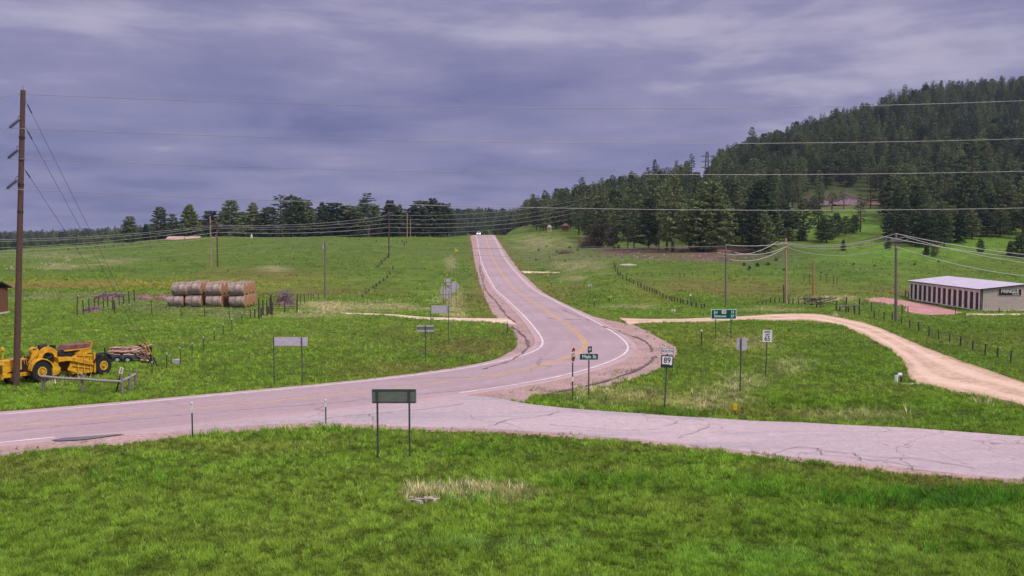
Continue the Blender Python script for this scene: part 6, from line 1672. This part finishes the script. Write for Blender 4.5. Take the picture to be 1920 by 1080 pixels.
# ridge of pines left of the highway: (px, top y, Y, kind, wide)
RIDGE = [(243,406,350,'broad',0.9),(273,420,365,'young',0.6),(300,389,360,'broad',0.8),(323,402,368,'broad',0.7),(355,385,362,'young',0.85),(380,412,375,'tall',1.3),(395,396,378,'tall',1.3),
 (433,376,366,'broad',0.95),(418,396,380,'broad',0.8),(474,380,372,'young',0.8),(455,398,388,'broad',0.8),(505,389,370,'tall',1.3),(492,402,392,'broad',0.9),(527,366,372,'open',1.3),(545,368,385,'broad',0.9),(558,372,376,'broad',0.85),(572,375,384,'broad',0.9),
 (604,379,374,'young',0.7),(588,392,394,'broad',0.9),(626,381,380,'tall',1.4),(643,390,390,'broad',0.9),(653,386,382,'tall',1.5),(670,388,384,'broad',0.8),(690,364,372,'open',1.2),(682,374,388,'broad',0.8),(703,385,394,'broad',0.8),(717,398,398,'broad',0.9),
 (732,377,384,'broad',0.8),(749,383,386,'young',0.6),(766,392,390,'tall',1.3),(777,388,392,'broad',0.8),(789,377,392,'tall',1.3),(802,386,396,'broad',0.8),(812,373,394,'broad',0.75),(826,381,398,'broad',0.8),(838,383,402,'broad',0.85),(846,398,410,'broad',0.8),(820,395,414,'broad',1.0),(790,398,414,'broad',1.0),(760,402,412,'broad',1.0),(735,400,410,'broad',1.0),(700,398,410,'broad',1.0),(660,402,410,'broad',1.0),(620,400,408,'broad',1.0),(575,398,406,'broad',1.0),(535,398,404,'broad',1.0),(500,408,404,'broad',1.0),(450,408,402,'broad',1.0),(410,412,400,'broad',1.0),(365,412,398,'broad',1.0),(335,416,398,'broad',0.9),(310,420,396,'broad',0.9)]
oth = ['first','second','third','fourth','fifth','sixth','seventh','eighth','ninth','tenth','eleventh','twelfth','thirteenth','fourteenth','fifteenth','sixteenth','seventeenth','eighteenth','nineteenth','twentieth','twenty first','twenty second','twenty third','twenty fourth','twenty fifth','twenty sixth','twenty seventh','twenty eighth','twenty ninth','thirtieth','thirty first','thirty second','thirty third','thirty fourth','thirty fifth','thirty sixth','thirty seventh','thirty eighth','thirty ninth','fortieth']
fr = sorted([x for x in RIDGE if x[2] < 403]); bk = sorted([x for x in RIDGE if x[2] >= 403])
kn = {'broad': 'broad dark', 'young': 'cone shaped dark', 'tall': 'slim dark', 'open': 'tall open crowned'}
for i, (px, ty, Y, kd, wd) in enumerate(fr):
    p = P(px, ty, Y); gz = ground(p.x, Y) - 0.3
    kd = 'broad' if kd == 'tall' else kd; plant_tree(kd, (p.x, Y, gz), p.z - gz, r_.uniform(0, 6), f'{kn[kd]} pine on the left ridge, {oth[min(i,39)]} from the left', 'pines on the left ridge', i, wd * 1.5); NT += 1
for i, (px, ty, Y, kd, wd) in enumerate(bk):
    p = P(px, ty, Y); gz = ground(p.x, Y) - 0.3
    plant_tree(kd, (p.x, Y, gz), p.z - gz, r_.uniform(0, 6), 'dark pine filling in behind the front row of the left ridge', 'back row pines of the left ridge', i, wd * 1.4); NT += 1
# meadow trees on the right
MEAD = [(1506,372,447,'tall',1.2),(1462,352,441,'tall',1.1),(1470,380,446,'broad',0.9),(1447,372,462,'broad',0.9),(1550,402,455,'broad',0.75),(1567,398,444,'broad',0.7),(1541,412,452,'broad',0.8),(1585,404,440,'broad',0.75),(1601,402,437,'broad',0.7),(1613,362,434,'tall',1.2),(1534,380,428,'tall',1.3),(1480,425,452,'broad',0.9),(1503,426,452,'broad',1.0),(1486,392,434,'broad',0.9),(1560,360,398,'open',1.2),(1582,352,393,'open',1.2),(1525,366,400,'tall',1.2),(1632,356,394,'open',1.2),(1655,350,392,'tall',1.3),
 (1668,398,450,'broad',0.8),(1682,390,446,'broad',0.8),(1692,400,456,'broad',0.8),(1703,386,452,'broad',0.9),(1716,392,462,'broad',0.8),(1728,384,458,'broad',0.9),(1741,394,464,'broad',0.9),(1757,388,456,'tall',1.4),(1770,392,462,'broad',0.8),(1783,384,454,'broad',0.8),(1800,396,456,'broad',0.8),(1822,390,448,'tall',1.4),(1838,380,440,'broad',0.9),(1850,396,444,'tall',1.4),(1875,390,442,'broad',0.8),(1838,446,474,'broad',0.7),(1893,450,478,'young',0.6),(1915,436,482,'broad',1.0),(1897,386,438,'broad',0.9),(1918,330,440,'tall',1.1),(1940,350,450,'broad',0.9),
 (1820,256,432,'open',1.1),(1581,447,470,'young',0.6),(1665,440,468,'broad',0.6),(1737,458,478,'young',0.8),(1434,400,476,'broad',0.8),(1418,392,474,'broad',0.9),(1752,448,482,'broad',0.6)]
def wh_(px): return 'in the clearing above the tan pole' if px < 1640 else ('in the grove behind the grey pole' if px < 1810 else 'on the right edge slope')
for i, (px, ty, by, kd, wd) in enumerate(MEAD):
    g = G(px, by); p = P(px, ty, g.y); h = p.z - g.z
    sz = 'very tall old' if h > 20 else ('tall' if h > 10 else ('mid sized' if h > 6 else 'small young'))
    where = wh_(px)
    wd *= 1.9 if h < 9 else (1.35 if h < 13 else 1.1)
    plant_tree(kd, g - Vector((0, 0, 0.3)), h, r_.uniform(0, 6), f'{sz} pine {where}, {oth[sum(1 for q in MEAD if wh_(q[0]) == where and q[0] < px)]} from left', f'pines {where}', i, wd); NT += 1
# wooded hillside
FOREST = np.array([(985,432),(1030,433),(1068,430),(1095,455),(1108,466),(1150,470),(1230,474),(1330,473),(1440,470),(1455,425),(1462,400),(1500,392),(1560,388),(1655,388),(1668,432),(1690,452),(1740,458),(1800,452),(1850,446),(1920,440),(2150,440),(2150,60),(900,60),(900,440)], float)
CLEAR = np.array([(1500,386),(1510,362),(1560,352),(1620,358),(1665,372),(1665,390)], float)
def forest_pts(y0, y1, spacing, seed, x_lo, x_hi):
    r = np.random.default_rng(seed); out = []
    ny = int((y1 - y0) / spacing)
    for j in range(ny):
        Yc = y0 + (j + 0.5) * spacing; n = int((x_hi(Yc) - x_lo(Yc)) / spacing)
        x = x_lo(Yc) + (np.arange(n) + 0.5) * spacing + (r.random(n) - 0.5) * spacing * 0.95; y_ = Yc + (r.random(n) - 0.5) * spacing * 0.95
        out.append(np.stack([x, y_], 1))
    return np.concatenate(out)
fp = forest_pts(235, 790, 6.7, 5, lambda Y: -0.02 * Y, lambda Y: 0.68 * Y)
fz = terr_z(fp[:, 0], fp[:, 1]); fx, fy = project(fp[:, 0], fp[:, 1], fz)
ok = in_poly(fx, fy, FOREST) & ~in_poly(fx, fy, CLEAR)
ok &= ~((np.abs(fx - 1315) < 22) & (fp[:, 1] > 470))
# keep the highway and its verges free
ok &= (road_dist(fp[:, 0], fp[:, 1]) > 26)
dens_ = fbm(fp[:, 0], fp[:, 1], 30, 88, 2); rr_ = np.random.default_rng(3).random(len(fp))
ok &= (rr_ < np.clip(0.35 + dens_ * 1.0, 0, 1)) & ((fbm(fp[:, 0], fp[:, 1], 16, 95, 2) > 0.33) | (fp[:, 1] > 350))
fp, fz, fx, fy = fp[ok], fz[ok], fx[ok], fy[ok]
order = np.argsort(fp[:, 1])
# hide from the list those far outside the frame
vis = (fx[order] > 930) & (fx[order] < 1965); near_idx = [i for i, v in zip(order, vis) if v][:300 - NT]
near_set = set(int(i) for i in near_idx)
fr_ = np.random.default_rng(8)
hts = 9.5 + 10 * fr_.random(len(fp)) ** 1.2; hts *= np.where(fp[:, 1] > 560, 0.92, 1.0)
hts = np.where((fx > 1090) & (fx < 1450) & (fp[:, 1] < 330), hts * 1.15, hts)
NAMES3 = {'tall': 'tall slim', 'broad': 'broad crowned', 'open': 'gappy high crowned', 'young': 'low spreading'}
def where_(i): return 'pines by the highway crest' if fx[i] < 1090 else ('left third of the pine cluster' if fx[i] < 1220 else ('middle of the pine cluster' if fx[i] < 1340 else ('right third of the pine cluster' if fx[i] < 1455 else ('wood above the clearing' if fx[i] < 1660 else 'right hand wood'))))
rank = {}
near_idx = sorted((int(i) for i in near_idx), key=lambda i: fx[i])
for i in near_idx:
    kd = r_.choices(['tall', 'broad', 'open', 'young'], [0.45, 0.33, 0.12, 0.10])[0]
    row = 'front row' if fp[i, 1] < 262 else ('second row' if fp[i, 1] < 285 else ('third row' if fp[i, 1] < 310 else 'inner'))
    w = where_(i); kk = (w, row); rank[kk] = rank.get(kk, 0) + 1
    lab = f'{NAMES3[kd]} {row} pine, {w}, {oth[rank[kk] - 1]} from left' if row != 'inner' and rank[kk] <= 40 else f'{NAMES3[kd]} pine standing well inside the {w}'
    plant_tree(kd, (fp[i, 0], fp[i, 1], fz[i] - 0.3), hts[i] * (0.6 if kd == 'young' else 1), r_.uniform(0, 6), lab, f'pines, {w}', r_.randrange(8), r_.uniform(0.95, 1.3)); NT += 1
# landmark lone pine on the skyline, and pointed tops along it
for k, (px, ty, hh, wd, lab) in enumerate([(1410, 239, 20, 1.25, 'lone tall pine standing out on the hill skyline above the second wire'), (1297, 289, 18, 1.2, 'tall pine at the left side of the skyline notch'), (1343, 292, 18, 1.2, 'tall pine at the right side of the skyline notch'),
        (1228, 300, 14, 1.0, 'pointed pine on the skyline left of the notch'), (1092, 333, 15, 1.2, 'pointed pine on the skyline over the pale crossarm pole'), (1670, 168, 17, 1.0, 'pointed pine on the upper skyline, left one of two tall tops'), (1697, 158, 18, 1.1, 'pointed pine on the upper skyline, right one of two tall tops'),
        (1765, 151, 17, 1.1, 'tallest looking pine top near the crown of the hill'), (1788, 152, 17, 1.1, 'pine top just right of the tallest one on the hill crown'), (1888, 156, 17, 1.0, 'pointed pine top on the hill crown near the right edge')]):
    best = None
    for Yc in np.arange(420, 800, 6):
        p = P(px, ty, Yc); dz = p.z - hh - ground(p.x, Yc)
        if best is None or abs(dz) < abs(best[0]): best = (dz, Yc, p)
    dz, Yc, p = best; gz = ground(p.x, Yc)
    plant_tree('tall', (p.x, Yc, gz - 0.4), p.z - gz + 0.4, k * 1.1, lab, 'pines on the hill skyline', k, wd); NT += 1
# a few dead trunks
def snag(px, by, ty, label):
    g = G(px, by); h = P(px, ty, g.y).z - g.z; t = thing('dead_tree', label, 'dead tree', g)
    obj('trunk', MB().tube([(0, 0, -0.3), (0.1, 0, h * 0.6), (0.25, 0, h)], [0.22, 0.15, 0.05], 7), M['snag'], t)
    mb = MB()
    for k in range(9): a = k * 2.1; z = h * (0.45 + 0.055 * k); mb.tube([(0.08, 0, z), (cos(a) * (1.4 - 0.1 * k), sin(a) * 0.8, z + 0.4)], [0.06, 0.02], 4, False)
    obj('branch', mb, M['snag'], t)
snag(1777, 380, 336, 'bleached dead trunk with broken limbs above the grove'); snag(1716, 352, 324, 'thin bleached dead trunk inside the wood'); snag(1480, 404, 378, 'short dead trunk at the left end of the log heaps')
snag(1759, 195, 172, 'pale dead trunk on the ridge below the skyline'); snag(1730, 232, 204, 'pale dead trunk high on the hillside')

# the rest of the woods, past what can be counted: one object of points carrying trees
def wood(name, label, pts, hts, kinds, seed):
    n = len(pts); me = bpy.data.meshes.new(name); me.vertices.add(n); me.vertices.foreach_set('co', np.asarray(pts, float).ravel())
    r = np.random.default_rng(seed)
    a = me.attributes.new('h', 'FLOAT', 'POINT'); a.data.foreach_set('value', np.asarray(hts, float) / 18.0)
    a = me.attributes.new('rz', 'FLOAT', 'POINT'); a.data.foreach_set('value', r.random(n) * 6.28)
    a = me.attributes.new('wd', 'FLOAT', 'POINT'); a.data.foreach_set('value', r.uniform(0.85, 1.3, n))
    o = link(name, me, None); o['kind'] = 'stuff'; tag(o, label, 'forest')
    ng = bpy.data.node_groups.new(name, 'GeometryNodeTree')
    ng.interface.new_socket('Geometry', in_out='INPUT', socket_type='NodeSocketGeometry'); ng.interface.new_socket('Geometry', in_out='OUTPUT', socket_type='NodeSocketGeometry')
    gi = ng.nodes.new('NodeGroupInput'); go = ng.nodes.new('NodeGroupOutput'); ip = ng.nodes.new('GeometryNodeInstanceOnPoints')
    gti = []
    for kd, vi in kinds:
        jn = ng.nodes.new('GeometryNodeJoinGeometry')
        for me_ in VAR[kd][vi][:2]:
            src = next(ob for ob in bpy.data.objects if ob.data is me_)
            oi = ng.nodes.new('GeometryNodeObjectInfo'); oi.inputs['Object'].default_value = src; ng.links.new(oi.outputs['Geometry'], jn.inputs[0])
        gi2 = ng.nodes.new('GeometryNodeGeometryToInstance'); ng.links.new(jn.outputs[0], gi2.inputs[0]); gti.append(gi2)
    J = ng.nodes.new('GeometryNodeJoinGeometry')
    for x in gti: ng.links.new(x.outputs[0], J.inputs[0])
    ng.links.new(gi.outputs[0], ip.inputs['Points']); ng.links.new(J.outputs[0], ip.inputs['Instance']); ip.inputs['Pick Instance'].default_value = True
    def at(nm):
        x = ng.nodes.new('GeometryNodeInputNamedAttribute'); x.data_type = 'FLOAT'; x.inputs['Name'].default_value = nm; return x.outputs['Attribute']
    cb = ng.nodes.new('ShaderNodeCombineXYZ'); ng.links.new(at('rz'), cb.inputs[2]); ng.links.new(cb.outputs[0], ip.inputs['Rotation'])
    mu = ng.nodes.new('ShaderNodeMath'); mu.operation = 'MULTIPLY'; ng.links.new(at('h'), mu.inputs[0]); ng.links.new(at('wd'), mu.inputs[1])
    cs = ng.nodes.new('ShaderNodeCombineXYZ'); ng.links.new(mu.outputs[0], cs.inputs[0]); ng.links.new(mu.outputs[0], cs.inputs[1]); ng.links.new(at('h'), cs.inputs[2]); ng.links.new(cs.outputs[0], ip.inputs['Scale'])
    ng.links.new(ip.outputs[0], go.inputs[0])
    md = o.modifiers.new('trees', 'NODES'); md.node_group = ng
    return o
rest = np.array([i for i in range(len(fp)) if i not in near_set])
KN = [('tall', 0), ('tall', 1), ('tall', 2), ('tall', 3), ('tall', 0), ('open', 0), ('broad', 0)]
wood('pine_forest', 'dense pine forest covering the hillside right of the highway up to its ridge', np.stack([fp[rest, 0], fp[rest, 1], fz[rest] - 0.3], 1), hts[rest], KN, 4)
# bluish far wood beyond the crest
def far_wood(n, px0, px1, y0, y1, hl, hh, seed, label, cond=None):
    r = np.random.default_rng(seed); pts = []
    Y = 1 / (1 / y1 + r.random(n) * (1 / y0 - 1 / y1)); X = (px0 + r.random(n) * (px1 - px0) - 960) / F * Y
    Z = terr_z(X, Y)
    m = road_dist(X, Y) > 22
    if cond is not None: m &= cond(X, Y, *project(X, Y, Z))
    X, Y, Z = X[m], Y[m], Z[m]
    wood('pine_forest', label, np.stack([X, Y, Z - 0.3], 1), hl + r.random(len(X)) * (hh - hl), KN, seed + 1)
far_wood(900, 800, 1010, 620, 1500, 12, 18, 31, 'bluish far pine forest closing the valley behind the highway crest')
far_wood(900, -420, 300, 470, 900, 8, 13, 34, 'dark wood in the valley behind the left pasture')
far_wood(1600, -420, 330, 900, 2600, 12, 20, 32, 'dark far pine forest along the left horizon')
far_wood(500, 250, 860, 560, 1100, 10, 15, 33, 'pine forest standing far behind the trees of the left ridge')
# nearer dark wood at the far left and bright green bushes
i_ = 0
for (px, ty, Y, kd, wd) in [(-20,452,520,'broad',1.2),(5,449,510,'broad',1.2),(20,452,530,'broad',1.2),(45,449,540,'broad',1.2),(60,452,520,'broad',1.2),(75,453,540,'broad',1.2),(140,441,560,'young',0.9),(155,455,540,'broad',1.0),(205,443,520,'broad',1.0),(218,442,500,'broad',1.0),(225,446,480,'broad',1.0),(235,444,470,'broad',1.0),(258,440,460,'broad',0.9),(282,436,455,'broad',0.9),(190,446,530,'broad',1.0)]:
    p = P(px, ty, Y); gz = ground(p.x, Y) - 0.3; h = max(p.z - gz, 5); i_ += 1
    plant_tree(kd, (p.x, Y, gz), h, r_.uniform(0, 6), 'dark bushy pine low behind the long skyline fence at far left' if px > 100 else 'dark bushy pine at the far left beside the big pole', 'low dark pines at far left', i_, wd)
def bush_mesh(seed, mat, sz=0.09):
    nr2 = np.random.default_rng(seed); C = []
    for k in range(26):
        a = nr2.random() * 6.28; e = nr2.random() ** 0.6; z = nr2.random() * 0.95
        rr = 0.5 * math.sqrt(max(0.05, 1 - (z - 0.35) ** 2 / 0.5)) * e; C.append((rr * cos(a), rr * sin(a), z))
    C = np.array(C); K = 70; Cc = np.repeat(C, K, 0); d = nr2.normal(size=(len(Cc), 3)); d /= np.linalg.norm(d, axis=1)[:, None]
    ctr = Cc + d * 0.14 * (nr2.random(len(Cc)) ** 0.4)[:, None]; u = nr2.normal(size=(len(Cc), 3)); u /= np.linalg.norm(u, axis=1)[:, None]
    w = np.cross(u, nr2.normal(size=(len(Cc), 3))); w /= np.linalg.norm(w, axis=1)[:, None]; s = sz * 0.5
    V = np.stack([ctr + u * s, ctr - u * s * 0.6 + w * s * 0.6, ctr - u * s * 0.6 - w * s * 0.6], 1).reshape(-1, 3); V[:, 2] = np.maximum(V[:, 2], 0.0)
    mb = MB(); mb.v = [tuple(p) for p in V]; mb.f = [(3 * i, 3 * i + 1, 3 * i + 2) for i in range(len(Cc))]
    me = mb.mesh('foliage'); me.materials.append(M[mat]); return me
bl = [bush_mesh(1, 'leaves'), bush_mesh(2, 'leaves'), bush_mesh(3, 'shrub_dark')]
stm = MB()
for k in range(5): stm.tube([(0, 0, -0.05), (cos(k * 1.3) * 0.15, sin(k * 1.3) * 0.15, 0.45)], [0.03, 0.012], 4, False)
stm = stm.mesh('stem'); stm.materials.append(M['bark'])
def bush(px, by, ty, w, v, label, Y=None, group=None):
    g = G(px, by) if Y is None else P(px, by, Y)
    if Y is not None: g.z = ground(g.x, Y) - 0.2
    h = P(px, ty, g.y).z - g.z; wd = w * g.y / F; t = thing('bush', label, 'bush', g, r_.uniform(0, 6), group)
    for me_, nm_ in ((bl[v], 'foliage'), (stm, 'stem')):
        o = bpy.data.objects.new(nm_, me_); COL.objects.link(o); o.parent = t; o.scale = (wd, wd, h)
bush(284, 456, 434, 30, 0, 'bright green leafy bush left of the pink roofed barn', 372); bush(294, 457, 437, 24, 1, 'second bright green leafy bush touching the pink roofed barn', 366)
bush(272, 458, 441, 20, 0, 'smaller bright green bush at the left end of the bush group', 376); bush(378, 452, 436, 16, 1, 'bright green bush showing between the pines right of the barn', 360)
bush(98, 470, 458, 20, 1, 'pale green round bush on the far left flat', 420); bush(118, 470, 458, 12, 0, 'small pale green bush right beside the pale round bush', 425); bush(182, 466, 457, 34, 0, 'low spreading light green bush above the skyline fence', 400); bush(205, 464, 447, 22, 1, 'taller grey green bush above the skyline fence', 420)
bush(1125, 464, 410, 46, 2, 'dark purplish leafy shrub at the left end of the pine cluster'); bush(1150, 466, 430, 26, 2, 'dark low shrub at the foot of the first tall pines')
for k, (x, y, w) in enumerate([(1010,470,5),(1025,463,4),(1044,474,5),(1068,466,6),(1083,470,5),(1030,484,4),(1060,490,4),(1005,489,4),(1540,512,4),(1600,497,5),(1640,500,5),(1715,497,5),(1760,492,5),(1470,508,6),(1405,505,8),(1420,500,9),(1440,498,8),(1395,498,7),(1455,490,8)]):
    bush(x, y, y - w * 0.8, w, 2, 'little dark bush dotted over the open grass slope', group='little dark bushes on the slopes')

# ------------------------------------------------------------------ the air
zlo, zhi = float(GZt.min()) - 1.5, float(GZt.max()) + 40
hz = MB().box((0, 1880, (zlo + zhi) / 2), (6200, 4100, zhi - zlo)); me = hz.mesh('haze')
hm_ = bpy.data.materials.new('haze'); hm_.use_nodes = True; hm_.node_tree.nodes.clear()
o_ = hm_.node_tree.nodes.new('ShaderNodeOutputMaterial'); v_ = hm_.node_tree.nodes.new('ShaderNodeVolumePrincipled')
v_.inputs['Density'].default_value = 0.00009; v_.inputs['Color'].default_value = (0.62, 0.70, 1.0, 1); v_.inputs['Anisotropy'].default_value = 0.2
hm_.node_tree.links.new(v_.outputs[0], o_.inputs['Volume'])
me.materials.append(hm_); hz = bpy.data.objects.new('haze', me); COL.objects.link(hz); hz['kind'] = 'stuff'; tag(hz, 'thin blue air between the camera and the far pine forests', 'haze')
